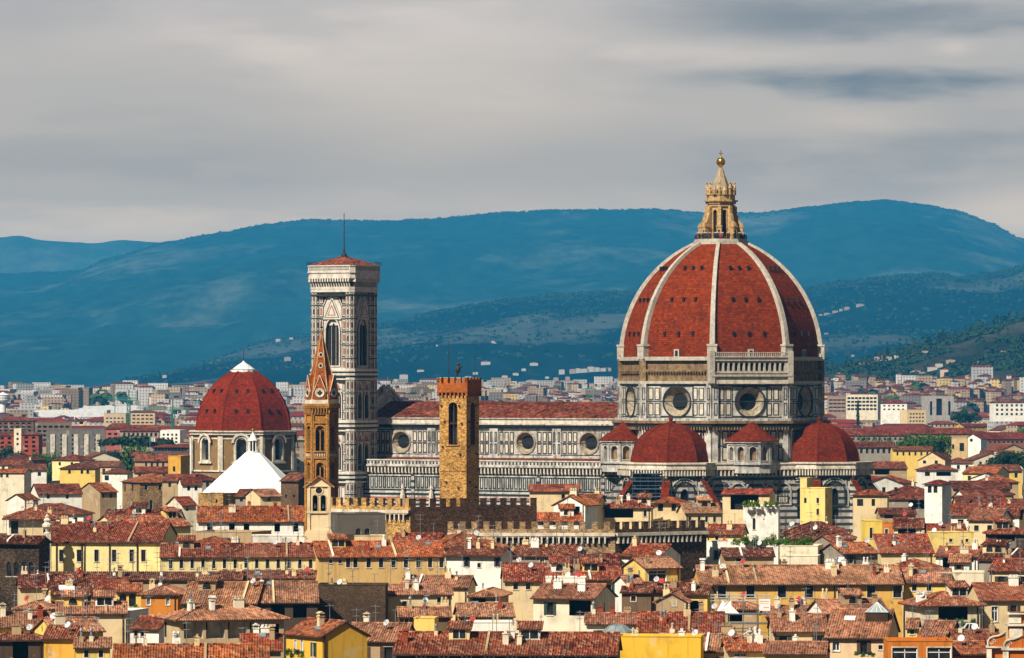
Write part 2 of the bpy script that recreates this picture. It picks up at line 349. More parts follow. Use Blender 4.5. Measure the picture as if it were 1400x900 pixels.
def outline(h):                                    # outline of an opening, counter-clockwise seen from outside
    k, a0, a1, b0, b1 = h[:5]; c, r = (a0 + a1) / 2, (a1 - a0) / 2
    if k == 'r': return [(a0, b0), (a1, b0), (a1, b1), (a0, b1)]
    if k == 'o': return [(c + r * sin(t), (b0 + b1) / 2 - r * cos(t)) for t in (2 * pi * i / 24 for i in range(24))]
    if k == 'a':
        ys = b1 - r; return [(a0, b0), (a1, b0)] + [(c + r * cos(pi * i / 10), ys + r * sin(pi * i / 10)) for i in range(11)]
    hh = min(1.7 * r, (b1 - b0) * 0.8); ys = b1 - hh                     # 'g': pointed arch
    arc = [(a1 - r * (1 - cos(x)), ys + hh * sin(x)) for x in (pi / 2 * i / 6 for i in range(6))]
    return [(a0, b0), (a1, b0)] + arc + [(c, b1)] + [(2 * c - x, y) for x, y in arc[::-1]]
def wall(mb, fr, Wd, z0, z1, holes=(), m=0):       # a wall with real openings cut in it
    xs = sorted({0.0, Wd, *(h[1] for h in holes), *(h[2] for h in holes)}); ys = sorted({z0, z1, *(h[3] for h in holes), *(h[4] for h in holes)})
    xs = [x for x in xs if -1e-6 <= x <= Wd + 1e-6]; ys = [y for y in ys if z0 - 1e-6 <= y <= z1 + 1e-6]
    for x0, x1 in zip(xs, xs[1:]):
        run = None
        for y0, y1 in zip(ys, ys[1:]):
            cx, cy = (x0 + x1) / 2, (y0 + y1) / 2
            if any(h[1] < cx < h[2] and h[3] < cy < h[4] for h in holes):
                if run: mb.face([fr.p(x0, run[0]), fr.p(x1, run[0]), fr.p(x1, run[1]), fr.p(x0, run[1])], m); run = None
            else: run = (run[0], y1) if run else (y0, y1)
        if run: mb.face([fr.p(x0, run[0]), fr.p(x1, run[0]), fr.p(x1, run[1]), fr.p(x0, run[1])], m)
    for h in holes:                                # fill the corners round arches and circles
        if h[0] == 'r': continue
        k, a0, a1, b0, b1 = h[:5]; o = outline(h); c = (a0 + a1) / 2
        if k == 'o':
            q = 6
            cor = [(a1, b0), (a1, b1), (a0, b1), (a0, b0)]
            for i in range(4):
                for j in range(q): mb.face([fr.p(*cor[i]), fr.p(*o[(i * q + j + 1) % 24]), fr.p(*o[i * q + j])], m)
        else:
            arc = o[2:]; top = max(range(len(arc)), key=lambda i: arc[i][1])
            for j in range(top): mb.face([fr.p(a1, b1), fr.p(*arc[j + 1]), fr.p(*arc[j])], m)
            for j in range(top, len(arc) - 1): mb.face([fr.p(a0, b1), fr.p(*arc[j + 1]), fr.p(*arc[j])], m)
            if arc[0][1] > b0 + 1e-6: pass
def reveal(mb, fr, h, depth, m=0, mg=1, inset=None):   # the sides of an opening and the pane at its back
    o = outline(h); n = len(o); c = ((h[1] + h[2]) / 2, (h[3] + h[4]) / 2); k = inset or 1.0
    b = [(c[0] + (x - c[0]) * k, c[1] + (y - c[1]) * k) for x, y in o]
    for i in range(n):
        j = (i + 1) % n
        mb.face([fr.p(*o[i]), fr.p(*o[j]), fr.p(*b[j], -depth), fr.p(*b[i], -depth)], m)
    mb.face([fr.p(x, y, -depth) for x, y in b], mg)
def ring(mb, fr, h, wd, c, m=0):                   # a flat moulding round an opening, standing c proud
    o = outline(h); n = len(o); cc = ((h[1] + h[2]) / 2, (h[3] + h[4]) / 2); rx, ry = (h[2] - h[1]) / 2, (h[4] - h[3]) / 2
    b = [(cc[0] + (x - cc[0]) * (1 + wd / rx), cc[1] + (y - cc[1]) * (1 + wd / ry)) for x, y in o]
    for i in range(n):
        j = (i + 1) % n
        mb.face([fr.p(*b[i], c), fr.p(*b[j], c), fr.p(*o[j], c), fr.p(*o[i], c)], m)
        mb.face([fr.p(*b[i], 0), fr.p(*b[j], 0), fr.p(*b[j], c), fr.p(*b[i], c)], m)
        mb.face([fr.p(*o[j], 0), fr.p(*o[i], 0), fr.p(*o[i], c), fr.p(*o[j], c)], m)
def panel(mb, fr, a0, a1, b0, b1, t, m, c=0.06, fill=None):     # inlaid marble frame
    for q in ((a0, a1, b0, b0 + t), (a0, a1, b1 - t, b1), (a0, a0 + t, b0 + t, b1 - t), (a1 - t, a1, b0 + t, b1 - t)):
        mb.face([fr.p(q[0], q[2], c), fr.p(q[1], q[2], c), fr.p(q[1], q[3], c), fr.p(q[0], q[3], c)], m)
    if fill is not None: mb.face([fr.p(a0 + t, b0 + t, c * .6), fr.p(a1 - t, b0 + t, c * .6), fr.p(a1 - t, b1 - t, c * .6), fr.p(a0 + t, b1 - t, c * .6)], fill)
def strip(mb, fr, a0, a1, b0, b1, m, c=0.06): mb.face([fr.p(a0, b0, c), fr.p(a1, b0, c), fr.p(a1, b1, c), fr.p(a0, b1, c)], m)
def ngon(r, n, ph=0.0, cx=0, cy=0): return [(cx + r * sin(ph + 2 * pi * k / n), cy - r * cos(ph + 2 * pi * k / n)) for k in range(n)]

# ---------------------------------------------------------------- terrain
def interp(pts, x):
    if x <= pts[0][0]: return pts[0][1]
    for (x0, y0), (x1, y1) in zip(pts, pts[1:]):
        if x <= x1: t = (x - x0) / (x1 - x0); t = t * t * (3 - 2 * t) * 0.5 + t * 0.5; return y0 + (y1 - y0) * t
    return pts[-1][1]
TERR = {}
def terrain(name, crest, Yc, front, back, mat, px0, px1, nx=260, ny=46, amp=0.16, freq=0.0012, power=1.25, jag=3.0, foot=0.0):
    def height(x, y):
        px = 700 + x / Yc * F
        hc = Z(interp(crest, px), Yc)
        t = (y - (Yc - front)) / front if y <= Yc else 1 - (y - Yc) / back
        t = max(0.0, min(1.0, t))
        s = t ** power if y <= Yc else t * t * (3 - 2 * t)
        nz = mn.fractal((x * freq, y * freq * .8, 5.5 + Yc * .001), 1.0, 2.1, 6)
        spur = mn.noise((x * freq * 2.4, y * freq * 0.5, 2.0))
        k = sin(pi * min(1, t)) ** 0.8
        return foot * 0 + (hc + 1) * s + hc * amp * (nz * 0.6 + spur * 0.6) * k * (1 if t < 1 else 0) + jag * mn.noise((x * .02, y * .02, 1.0)) * s - 1.0
    x0, x1 = (px0 - 700) / F * Yc, (px1 - 700) / F * Yc
    ys = [Yc - front + front * j / ny for j in range(ny + 1)] + [Yc + back * j / 10 for j in range(1, 11)]
    vs, fs = [], []
    for y in ys:
        for i in range(nx + 1):
            x = x0 + (x1 - x0) * i / nx; vs.append((x, y, height(x, y)))
    for j in range(len(ys) - 1):
        for i in range(nx):
            a = j * (nx + 1) + i; fs.append((a, a + 1, a + nx + 2, a + nx + 1))
    me = bpy.data.meshes.new(name); me.from_pydata(vs, [], fs); me.materials.append(MATS[mat]); me.shade_smooth()
    o = link(name, me); tag(o, None, None, None, 'structure'); TERR[name] = height; return o
mb = MB(); mb.face([(-20000, -900, 0), (20000, -900, 0), (20000, 31400, 0), (-20000, 31400, 0)]); tag(mb.obj('ground', 'ground'), kind='structure')
terrain('mountain_range', [(-500, 380), (0, 375), (60, 372), (110, 370), (150, 352), (230, 330), (300, 318), (370, 306), (420, 300), (470, 301), (520, 302), (600, 299), (680, 291), (760, 287), (840, 287), (900, 286), (960, 291), (1040, 291), (1100, 283), (1170, 276), (1210, 273), (1260, 279), (1310, 288), (1350, 303), (1390, 324), (1430, 340), (1520, 350), (1900, 380)], 23000, 8500, 3500, 'mountain', -420, 1820, 420, 60, 0.14, 0.00065, 1.1, 6.0)
terrain('far_mountains', [(-600, 330), (0, 325), (25, 322), (60, 329), (95, 331), (130, 333), (165, 328), (205, 331), (240, 333), (300, 325), (400, 330), (700, 350), (1300, 345), (1500, 330), (1900, 340)], 28500, 3000, 2500, 'far_mountain', -420, 1820, 220, 24, 0.1, 0.0004, 1.1, 4.0)
terrain('wooded_hills', [(-700, 545), (120, 545), (165, 536), (230, 514), (300, 491), (370, 466), (415, 461), (460, 455), (515, 446), (560, 437), (600, 427), (650, 418), (700, 411), (750, 405), (800, 402), (860, 399), (1000, 398), (1060, 398), (1090, 396), (1160, 386), (1200, 381), (1240, 378), (1275, 376), (1310, 381), (1350, 375), (1400, 366), (1460, 352), (1900, 340)], 14500, 5400, 2600, 'wooded_hill', -300, 1720, 420, 60, 0.20, 0.0012, 1.0, 6)
terrain('olive_grove_hill', [(900, 540), (1040, 530), (1100, 513), (1150, 503), (1200, 492), (1250, 480), (1290, 470), (1340, 456), (1400, 440), (1480, 425), (1900, 400)], 6300, 1500, 1100, 'olive_hill', 880, 1760, 200, 40, 0.16, 0.003, 0.9, 3)
# air: one closed box of even haze round the city and its hills
m, nt = newmat('haze_air')
pv = N(nt, 'ShaderNodeVolumePrincipled', {'Color': HAZE_COLOUR, 'Density': HAZE_DENSITY, 'Anisotropy': 0.0})
N(nt, 'ShaderNodeOutputMaterial', {'Volume': pv.outputs[0]})
mb = MB(); mb.box(-19900, 19900, -880, 31300, -3.0, 925.0); tag(mb.obj('haze', 'haze_air'), kind='stuff')
# ================================================================ CATHEDRAL
CY = 1300.0; CX = X(985.5, CY)
cath = root('cathedral', (CX, CY, 0), 0, 'vast striped marble cathedral with a red ribbed brick dome, long nave and apses', 'cathedral')
cb_mats = ['marble', 'green_marble', 'cream_marble', 'dark_opening', 'brown_masonry', 'pink_marble', 'small_dome_tiles', 'striped_marble']
MW, MG, MC, MD, MBR, MP, MT, MS = range(8)
S1 = R(-7.25); DR = 27.0
OCT = [S1 + R(22.5) + k * R(45) for k in range(8)]           # face directions
SE, SOUTH, EAST, SW = R(15.25), R(-29.75), R(60.25), R(-74.75)
# lower body of the crossing
mb = MB()
hw = lambda r: 2 * r * sin(pi / 8)
AP = 27.0 * cos(pi / 8)
for t in OCT:
    fr = face_frame(t, AP, hw(27.0)); Wd = hw(27.0)
    wall(mb, fr, Wd, 0, 42.0)
    for z0 in (33.2, 37.4):
        for k in range(9): panel(mb, fr, .5 + k * 2.2, .5 + k * 2.2 + 1.75, z0, z0 + 3.6, .3, MG, .06, MC)
    for z in (32.4, 36.9, 41.1): strip(mb, fr, 0, Wd, z, z + .35, MG)
    for a in (0, Wd - 1.3): mb.fbox(fr, a, a + 1.3, 0, 42, 0, .8, MW)
body = mb.obj('crossing_wall', cb_mats, cath)
mb = MB()                                                    # heavy cornice under the drum, lowest course near black
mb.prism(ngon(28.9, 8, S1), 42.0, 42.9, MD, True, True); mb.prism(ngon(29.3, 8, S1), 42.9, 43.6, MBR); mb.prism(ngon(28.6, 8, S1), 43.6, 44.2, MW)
for t in OCT:
    fr = face_frame(t, 28.6 * cos(pi / 8), hw(28.6))
    for k in range(26): mb.fbox(fr, .3 + k * .82, .3 + k * .82 + .35, 41.2, 42.0, -1.3, .3, MBR)
mb.obj('cornice', cb_mats, cath)
# drum
mb = MB(); dap = DR * cos(pi / 8); dw = hw(DR)
for t in OCT:
    fr = face_frame(t, dap, dw); c = dw / 2
    hol = ('o', c - 3.9, c + 3.9, 44.7, 52.5)
    wall(mb, fr, dw, 44.2, 53.3, [hol], MW)
    for z0 in (45.0, 49.0):
        for a in (1.75, 3.65, c + 4.5, c + 6.4) if True else ():
            panel(mb, fr, a, a + 1.55, z0, z0 + 3.3, .26, MG, .07, MC)
        for a in (.3, dw - 1.2): panel(mb, fr, a, a + .9, z0, z0 + 3.3, .22, MG, .75, MC)
        for a in (c - 4.9, c + 3.95): pass
    for a in (0, dw - 1.45): mb.fbox(fr, a, a + 1.45, 44.2, 53.3, 0, .7, MW)
    strip(mb, fr, 1.5, dw - 1.5, 44.4, 44.65, MG); strip(mb, fr, 1.5, dw - 1.5, 48.55, 48.8, MG); strip(mb, fr, 1.5, dw - 1.5, 52.7, 53.0, MG)
    panel(mb, fr, 5.4, dw - 5.4, 44.65, 52.7, .24, MG, .07)
drum = mb.obj('drum', cb_mats, cath)
for t in OCT:
    fr = face_frame(t, dap, dw); c = dw / 2; mb = MB()
    h = ('o', c - 3.9, c + 3.9, 44.7, 52.5)
    ring(mb, fr, h, .35, .35, 1); reveal(mb, fr, h, 1.7, 0, 2, .58)
    h2 = ('o', c - 3.45, c + 3.45, 45.15, 52.05); 
    mb.obj('oculus_window', ['oculus_stone', 'green_marble', 'dark_opening'], drum)
# unfinished masonry band and gallery
mb = MB()
mb.prism(ngon(27.7, 8, S1), 53.3, 54.0, 0); mb.prism(ngon(26.6, 8, S1), 54.0, 60.2, 1); mb.prism(ngon(27.7, 8, S1), 59.4, 60.4, 0, True, True); mb.prism(ngon(27.5, 8, S1), 56.5, 57.0, 2, True, True)
for t in OCT:
    fr = face_frame(t, 26.6 * cos(pi / 8), hw(26.6))
    for k in range(24): mb.fbox(fr, .6 + k * .83, .95 + k * .83, 56.0, 56.5, 0, .7, 2)
    for a in (-.4, hw(26.6) - 1.1): mb.fbox(fr, a, a + 1.5, 53.6, 61.0, -.2, .9, 1)
mb.obj('masonry_band', ['rib_stone', 'brown_masonry', 'brown_masonry'], cath)
mb = MB(); gw = hw(28.2); fr = face_frame(SE, 28.2 * cos(pi / 8), gw)
arches = [('a', .6 + k * 1.42, .6 + k * 1.42 + .95, 56.6, 58.9) for k in range(15) if .6 + k * 1.42 + .95 < gw - .3]
wall(mb, fr, gw, 55.6, 60.3, arches, 0)
for h in arches: reveal(mb, fr, h, .9, 0, 1)
for z0, z1, c in ((55.2, 55.7, .7), (56.1, 56.35, .25), (59.3, 59.6, .4), (60.2, 60.5, .5)): mb.fbox(fr, -.3, gw + .3, z0, z1, -1.2, c, 0)
for z0, z1 in ((53.3, 55.2),): mb.fbox(fr, 0, gw, z0, z1, -1.2, .1, 2)
for k in range(40): mb.fbox(fr, k * gw / 40, k * gw / 40 + .18, 60.5, 61.4, .1, .3, 0)
mb.fbox(fr, 0, gw, 61.4, 61.6, .05, .35, 0)
for s_ in (0, gw): mb.fbox(fr, s_ - .7, s_ + .7, 53.4, 61.9, -1.5, .55, 0)
mb.obj('gallery', ['rib_stone', 'dark_opening', 'cream_marble'], cath)
# great dome
RHO, ZB, ZT = 33.4, 60.2, 90.6
def dome_r(z): return DR - 0.5 - RHO + math.sqrt(RHO * RHO - (z - ZB) ** 2)
prof = [(dome_r(ZB + (ZT - ZB) * k / 26), ZB + (ZT - ZB) * k / 26) for k in range(27)]
mb = MB(); mb.lathe(prof, 8, 0, 0, 0, S1); dome = mb.obj('great_dome', 'dome_tiles', cath)
for k in range(8):                                           # white marble ribs on the eight corners
    t = S1 + k * R(45); d = dirv(t); u = V((cos(t), sin(t), 0)); mb = MB(); n = 24
    P = []
    for i in range(n + 1):
        z = ZB + (ZT - ZB) * i / n; r = dome_r(z); hw_ = .86 - .28 * i / n
        P.append([d * (r - .6) - u * hw_ + UP * z, d * (r + .75) - u * hw_ * .8 + UP * (z + .25), d * (r + .75) + u * hw_ * .8 + UP * (z + .25), d * (r - .6) + u * hw_ + UP * z])
    for a, b in zip(P, P[1:]):
        for j in range(3): mb.face([a[j], a[j + 1], b[j + 1], b[j]], 0)
    mb.face([P[0][3], P[0][2], P[0][1], P[0][0]], 0)
    c = d * (dome_r(ZB) + .1); M2 = [c - u * 1.25 - d * .9, c + u * 1.25 - d * .9, c + u * 1.25 + d * 1.1, c - u * 1.25 + d * 1.1]; M2 = M2[::-1] if (M2[1] - M2[0]).cross(M2[2] - M2[1]).z < 0 else M2
    mb.hexa([p + UP * 59.8 for p in M2], [p * 1 + UP * 63.2 for p in M2], 0); mb.hexa([c + (p - c) * 1.15 + UP * 63.2 for p in M2], [c + (p - c) * 1.1 + UP * 63.7 for p in M2], 0)
    mb.obj('rib', 'rib_stone', dome)
mbh = MB(); mbh.box(-.28, .28, -.3, .35, -.1, .95, 0); mbh.box(-.36, .36, -.38, .3, .95, 1.05, 1); vent_me = mbh.mesh('vent_opening', ['dark_opening', 'dome_tiles'])
for t in OCT:
    for z, offs in ((66.0, (-.42, 0, .42)), (75.0, (-.40, 0, .40)), (83.4, (-.38, 0, .38))):
        r = dome_r(z) * cos(pi / 8); half = dome_r(z) * sin(pi / 8)
        for f_ in offs:
            o = link('vent_opening', vent_me, dome); p = dirv(t) * (r + .12) + V((cos(t), sin(t), 0)) * half * f_ + UP * z; o.location = p; o.rotation_euler = (0, 0, t)
for t, a in ((SOUTH, .1), (SE, .55), (EAST, .1)):
    mb = MB(); fr = face_frame(t, 26.2 * cos(pi / 8), 2); mb.fbox(fr, a, a + 1.5, 60.2, 62.4, 0, .9, 0); mb.fbox(fr, a + .35, a + 1.15, 60.5, 62.0, .9, .93, 1); mb.obj('dormer', ['rib_stone', 'dark_opening'], dome)
# lantern
mb = MB(); L0 = 90.6
mb.prism(ngon(7.4, 8, S1), L0 - .3, L0 + .7, 0, True, True); mb.prism(ngon(7.0, 8, S1), L0 + .7, L0 + 1.2, 0)
lant = mb.obj('lantern', 'rib_stone', cath)
mb = MB()
for t in OCT:
    fr = face_frame(t, 7.0 * cos(pi / 8), hw(7.0))
    for k in range(9): mb.fbox(fr, k * .63, k * .63 + .09, L0 + 1.2, L0 + 2.2, -.1, .0, 0)
    mb.fbox(fr, -.03, hw(7.0) + .03, L0 + 2.2, L0 + 2.3, -.12, .04, 0)
mb.obj('railing', 'dark_iron', lant)
mb = MB(); lw = hw(3.5)
for t in OCT:
    fr = face_frame(t, 3.5 * cos(pi / 8), lw); h = ('a', lw / 2 - .55, lw / 2 + .55, L0 + 2.0, L0 + 9.0)
    wall(mb, fr, lw, L0 + .7, L0 + 10.6, [h], 0); reveal(mb, fr, h, .7, 0, 1); ring(mb, fr, h, .18, .12, 0)
for z0, z1, r in ((9.9, 10.3, 3.9), (10.6, 11.2, 4.1), (11.2, 11.6, 4.6), (11.6, 13.0, 3.8), (13.0, 13.3, 4.0)): mb.prism(ngon(r, 8, S1), L0 + z0, L0 + z1, 0, True, True)
mb.obj('lantern_body', ['lantern_stone', 'dark_opening'], lant)
for k in range(8):                                           # scrolled buttresses of the lantern
    t = S1 + k * R(45); d = dirv(t); u = V((cos(t), sin(t), 0)); mb = MB()
    pf = [(5.7, .7), (5.7, 4.6), (6.0, 4.8), (5.9, 5.4), (5.3, 5.6), (4.9, 6.2), (4.6, 7.6), (4.3, 8.0), (4.3, 9.9), (3.3, 9.9), (3.3, .7)]
    A = [d * r - u * .42 + UP * (L0 + z) for r, z in pf]; B = [d * r + u * .42 + UP * (L0 + z) for r, z in pf]
    mb.face(A[::-1], 0); mb.face(B, 0)
    for i in range(len(pf) - 1): mb.face([A[i], A[i + 1], B[i + 1], B[i]], 0)
    fr2 = face_frame(t, 5.7, 1.3, L0, V()); mb.fbox(fr2, 0, 1.3, .7, 4.3, -1.0, .25, 0); mb.fbox(fr2, -.12, 1.42, 4.3, 4.8, -1.1, .4, 0); mb.fbox(fr2, .4, .9, 1.4, 3.6, .25, .27, 1)
    mb.obj('buttress', ['lantern_stone', 'dark_opening'], lant)
mb = MB()                                                    # crown of niches, cone, ball and cross
for k in range(8):
    t = S1 + k * R(45); d = dirv(t) * 3.75
    mb.lathe([(.35, L0 + 13), (.35, L0 + 14.6), (.5, L0 + 14.8), (.12, L0 + 15.8), (.3, L0 + 16.2), (.01, L0 + 16.8)], 6, d.x, d.y, 0)
    d = dirv(t + R(22.5)) * 3.5; mb.lathe([(.75, L0 + 13), (.75, L0 + 14.2), (.1, L0 + 15.4)], 8, d.x, d.y, 0)
mb.lathe([(2.8, L0 + 13.3), (2.4, L0 + 15.0), (.38, L0 + 20.4)], 8, 0, 0, 1, S1)
for k in range(8):
    t = S1 + k * R(45); mb.tube(dirv(t) * 2.75 + UP * (L0 + 13.6), dirv(t) * .4 + UP * (L0 + 20.3), .13, 5, 0)
mb.obj('cone_roof', ['lantern_stone', 'oculus_stone'], lant)
mb = MB(); mb.ball((0, 0, L0 + 20.6 + 1.25), 1.22, 16, 10, 0); mb.tube((0, 0, L0 + 20.0), (0, 0, L0 + 20.9), .45, 8, 0); mb.obj('ball', 'gold', lant, smooth=True)
mb = MB(); mb.box(-.11, .11, -.11, .11, L0 + 22.9, L0 + 25.0); mb.box(-.55, .55, -.1, .1, L0 + 24.0, L0 + 24.25); mb.ball((0, 0, L0 + 23.1), .3, 8, 6); mb.obj('cross', 'gold', lant)
# visitors on the terrace at the foot of the lantern
random.seed(4); mb = MB()
for k in range(60):
    t = random.uniform(-pi / 2, pi / 2); r = 6.5 + random.uniform(-.25, .25); x, y = CX + r * sin(t) * .96, CY - r * cos(t) * .96; c = random.choice((0, 0, 0, 1, 2)); z = L0 + 1.2
    mb.lathe([(.12, z), (.2, z + .5), (.24, z + 1.0), (.25, z + 1.35), (.08, z + 1.5)], 6, x, y, c); mb.ball((x, y, z + 1.62), .14, 6, 4, 3)
tag(mb.obj('crowd', ['dark_iron', 'painted', 'wood', 'cream_marble'], None, (.5, .1, .1)), 'tiny visitors packed along the railing at the foot of the dome lantern', 'crowd', None, 'stuff')

# tribunes (apses) with half domes
def tribune(t, D, label=None):
    c = dirv(t) * D; ph = t + R(22.5); mb = MB(); r1 = 13.0; n = 8
    for k in range(n):
        tt = t + k * R(45); fr = face_frame(tt, r1 * cos(pi / 8), hw(r1), 0, c); Wd = hw(r1)
        hol = [('g', Wd / 2 - 1.1, Wd / 2 + 1.1, 18.0, 26.0)]
        wall(mb, fr, Wd, 0, 32.0, hol, MS)
        for h in hol: reveal(mb, fr, h, .8, MG, MD)
        for w_ in (3.6, 2.7): ring(mb, fr, ('a', Wd / 2 - w_, Wd / 2 + w_, 21.5, 28.6 - (3.6 - w_)), .28, .22 + (3.6 - w_) * .1, MW if w_ > 3 else MG)
        for a in (.5, Wd - 1.6): 
            for z in (22.2, 25.4): panel(mb, fr, a, a + 1.1, z, z + 2.7, .25, MG, .08, MC)
        strip(mb, fr, 0, Wd, 21.2, 21.6, MG); strip(mb, fr, 0, Wd, 28.9, 29.2, MG, .1)
        for a in (-.4, Wd - .4): mb.fbox(fr, a, a + .8, 0, 29.3, -.3, .45, MS)
    o = mb.obj('tribune', cb_mats, cath)
    mb = MB()
    mb.prism(ngon(14.3, 8, ph, c.x, c.y), 31.0, 31.5, 0, True, True); mb.prism(ngon(14.0, 8, ph, c.x, c.y), 31.5, 32.4, 0, True); mb.prism(ngon(14.4, 8, ph, c.x, c.y), 32.4, 32.8, 0, True, True)
    for k in range(n):
        fr = face_frame(t + k * R(45), 14.0 * cos(pi / 8), hw(14.0), 0, c); q = 13
        for j in range(q): mb.fbox(fr, j * hw(14) / q, j * hw(14) / q + .36, 29.4, 31.0, -1.2, .1, 0); mb.fbox(fr, j * hw(14) / q + .3, (j + 1) * hw(14) / q, 29.5, 30.3, -1.1, -.6, 1)
    mb.obj('cornice', ['pale_stone', 'green_marble'], o)
    mb = MB(); pr = [(10.5, 32.6), (10.5, 32.9)] + [(10.4 * cos(R(a)) , 32.9 + 10.0 * sin(R(a))) for a in range(6, 84, 6)] + [(.5, 43.0)]
    mb.lathe(pr, 8, c.x, c.y, 0, ph); 
    for k in range(8):
        tt = ph + k * R(45)
        for (ra, za), (rb, zb) in zip(pr[1:], pr[2:]): mb.tube(c + dirv(tt) * (ra + .02) + UP * za, c + dirv(tt) * (rb + .02) + UP * zb, .2, 4, 0)
    mb.lathe([(.7, 42.8), (.9, 43.2), (.5, 43.6)], 8, c.x, c.y, 0); mb.ball((c.x, c.y, 44.1), .62, 10, 6, 0); mb.obj('half_dome', 'small_dome_tiles', o)
    for k in (-2, -1, 0, 1):                                 # sloping buttresses with red tiled backs
        tt = ph + k * R(45); d = dirv(tt); u = V((cos(tt), sin(tt), 0)); mb = MB()
        pts = [(12.6, 28.6), (19.6, 20.6), (19.6, 0), (12.6, 0)]
        A = [c + d * r - u * .7 + UP * z for r, z in pts]; B = [c + d * r + u * .7 + UP * z for r, z in pts]
        mb.face(A, 1); mb.face(B[::-1], 1); mb.face([A[1], B[1], B[0], A[0]], 0); mb.face([B[1], A[1], A[2], B[2]], 1)
        A = [p + UP * .5 - u * .35 for p in A[:2]]; B = [p + UP * .5 + u * .35 for p in B[:2]]
        mb.face([A[1], B[1], B[0], A[0]], 0)
        mb.obj('buttress', ['small_dome_tiles', 'striped_marble'], o)
    return o
tribune(SOUTH, 28.5); tribune(EAST, 29.3)
# lower ring between the apses, with gallery, and the small exedrae with conical roofs
mb = MB(); r2 = 31.0
for t in (SE, SW):
    fr = face_frame(t, r2 * cos(pi / 8), hw(r2)); Wd = hw(r2)
    wall(mb, fr, Wd, 0, 32.2, [], MS)
    for k, (wv, zt) in enumerate(((2.6, 27.8), (1.9, 27.2), (2.6, 27.8), (1.3, 26.8), (1.9, 27.2))):
        a = (2.9, 7.4, 12.2, 16.2, 19.8)[k]
        h = ('a', a - wv, a + wv, 21.9, zt); ring(mb, fr, h, .35, .3, MW); panel(mb, fr, a - wv + .3, a + wv - .3, 21.9, 24.0, .25, MG, .1, MC)
        for q in range(3): panel(mb, fr, a - wv * .7 + q * wv * .5, a - wv * .7 + q * wv * .5 + wv * .35, 22.2, zt - 1.2, .12, MG, .14)
    strip(mb, fr, 0, Wd, 28.6, 28.9, MG)
    for k in range(22): mb.fbox(fr, .2 + k * 1.08, .6 + k * 1.08, 29.3, 30.9, 0, .9, MC); mb.fbox(fr, .6 + k * 1.08, 1.28 + k * 1.08, 29.4, 30.2, 0, .1, MD)  # near-black blocks between the corbels paint in the shade of the gaps
    mb.fbox(fr, 0, Wd, 30.9, 31.4, -2, 1.1, MC); mb.fbox(fr, 0, Wd, 31.4, 32.3, -2, .9, MC); mb.fbox(fr, 0, Wd, 32.3, 32.7, -4, 1.2, MC)
mb.obj('apse_wall', cb_mats, cath)
def exedra(t):
    c = dirv(t) * 26.5; mb = MB(); n = 12; r = 6.4
    for k in range(n):
        tt = t + R(15) + k * R(30); Wd = 2 * r * sin(pi / n); fr = face_frame(tt, r * cos(pi / n), Wd, 0, c); h = ('a', .75, Wd - .75, 33.3, 36.9)
        wall(mb, fr, Wd, 30, 38.1, [h], 0); reveal(mb, fr, h, .9, 0, 2); ring(mb, fr, h, .2, .15, 0)
        for a in (-.3, Wd - .3): mb.fbox(fr, a, a + .6, 32.6, 37.4, -.2, .25, 0)
    for z0, z1, e in ((32.2, 32.7, .5), (37.3, 37.7, .35), (37.9, 38.4, .8)): mb.prism(ngon(r + e, n, t, c.x, c.y), z0, z1, 0, True, True)
    o = mb.obj('exedra', ['marble', 'green_marble', 'brown_masonry'], cath)
    mb = MB(); mb.lathe([(r + 1.0, 38.3), (r + .9, 38.5), (3.2, 41.2), (.25, 43.6)], n, c.x, c.y, 0, t); mb.obj('cone_roof', 'small_dome_tiles', o)
exedra(SE); exedra(SW)
# nave and aisle
WEST = EAST + pi; axis = dirv(WEST); sv = dirv(SOUTH); uE = V((cos(SOUTH), sin(SOUTH), 0))
NL = 83.0; fr = Fr(axis * 104 + sv * 10.5, uE, sv); mb = MB()
ocs = [104 - d for d in (34.3, 53.9, 73.5, 93.1)]
hol = [('o', a - 2.75, a + 2.75, 34.6, 40.1) for a in ocs]
wall(mb, fr, NL, 0, 43.9, hol, MW)
for i, a in enumerate(ocs + [ocs[0] + 19.6]):
    for z0 in (34.3, 37.5):
        for k in range(4):
            for s_ in (1, -1):
                q = a + s_ * (4.3 + k * 1.62) - .65
                if 0 < q < NL - 1.5 and k < 3: panel(mb, fr, q, q + 1.3, z0, z0 + 2.75, .28, MG, .06, MC)
    q = a - 9.8
    if q > 0:
        for s_ in (-1.05, .35):
            for z0 in (34.3, 37.5): panel(mb, fr, q + s_, q + s_ + .7, z0, z0 + 2.75, .26, MG, .46)
        mb.fbox(fr, q - 1.3, q + 1.3, 33, 41.2, 0, .4, MW)
for z in (33.9, 37.15, 40.5): strip(mb, fr, 0, NL, z, z + .22, MG)
for z in (31.0, 33.1): mb.fbox(fr, 0, NL, z, z + .5, 0, .35, MW)
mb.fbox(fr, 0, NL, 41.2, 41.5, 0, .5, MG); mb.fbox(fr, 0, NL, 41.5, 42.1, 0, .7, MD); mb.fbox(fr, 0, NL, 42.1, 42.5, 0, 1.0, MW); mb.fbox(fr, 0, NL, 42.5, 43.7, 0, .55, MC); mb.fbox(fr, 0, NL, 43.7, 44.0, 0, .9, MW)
fn = Fr(axis * 21 - sv * 10.5, -uE, -sv); wall(mb, fn, NL, 0, 43.9, [], MW)
nave = mb.obj('nave', cb_mats, cath)
for h in hol:
    mb = MB(); ring(mb, fr, h, .4, .3, 0); reveal(mb, fr, h, 1.2, 0, 1, .68); mb.obj('oculus_window', ['oculus_stone', 'dark_opening'], nave)
mb = MB(); A = axis * 104 + sv * 11.2 + UP * 44.0; B = axis * 20 + sv * 11.2 + UP * 44.0; C_ = axis * 20 + UP * 48.4; D_ = axis * 104 + UP * 48.4
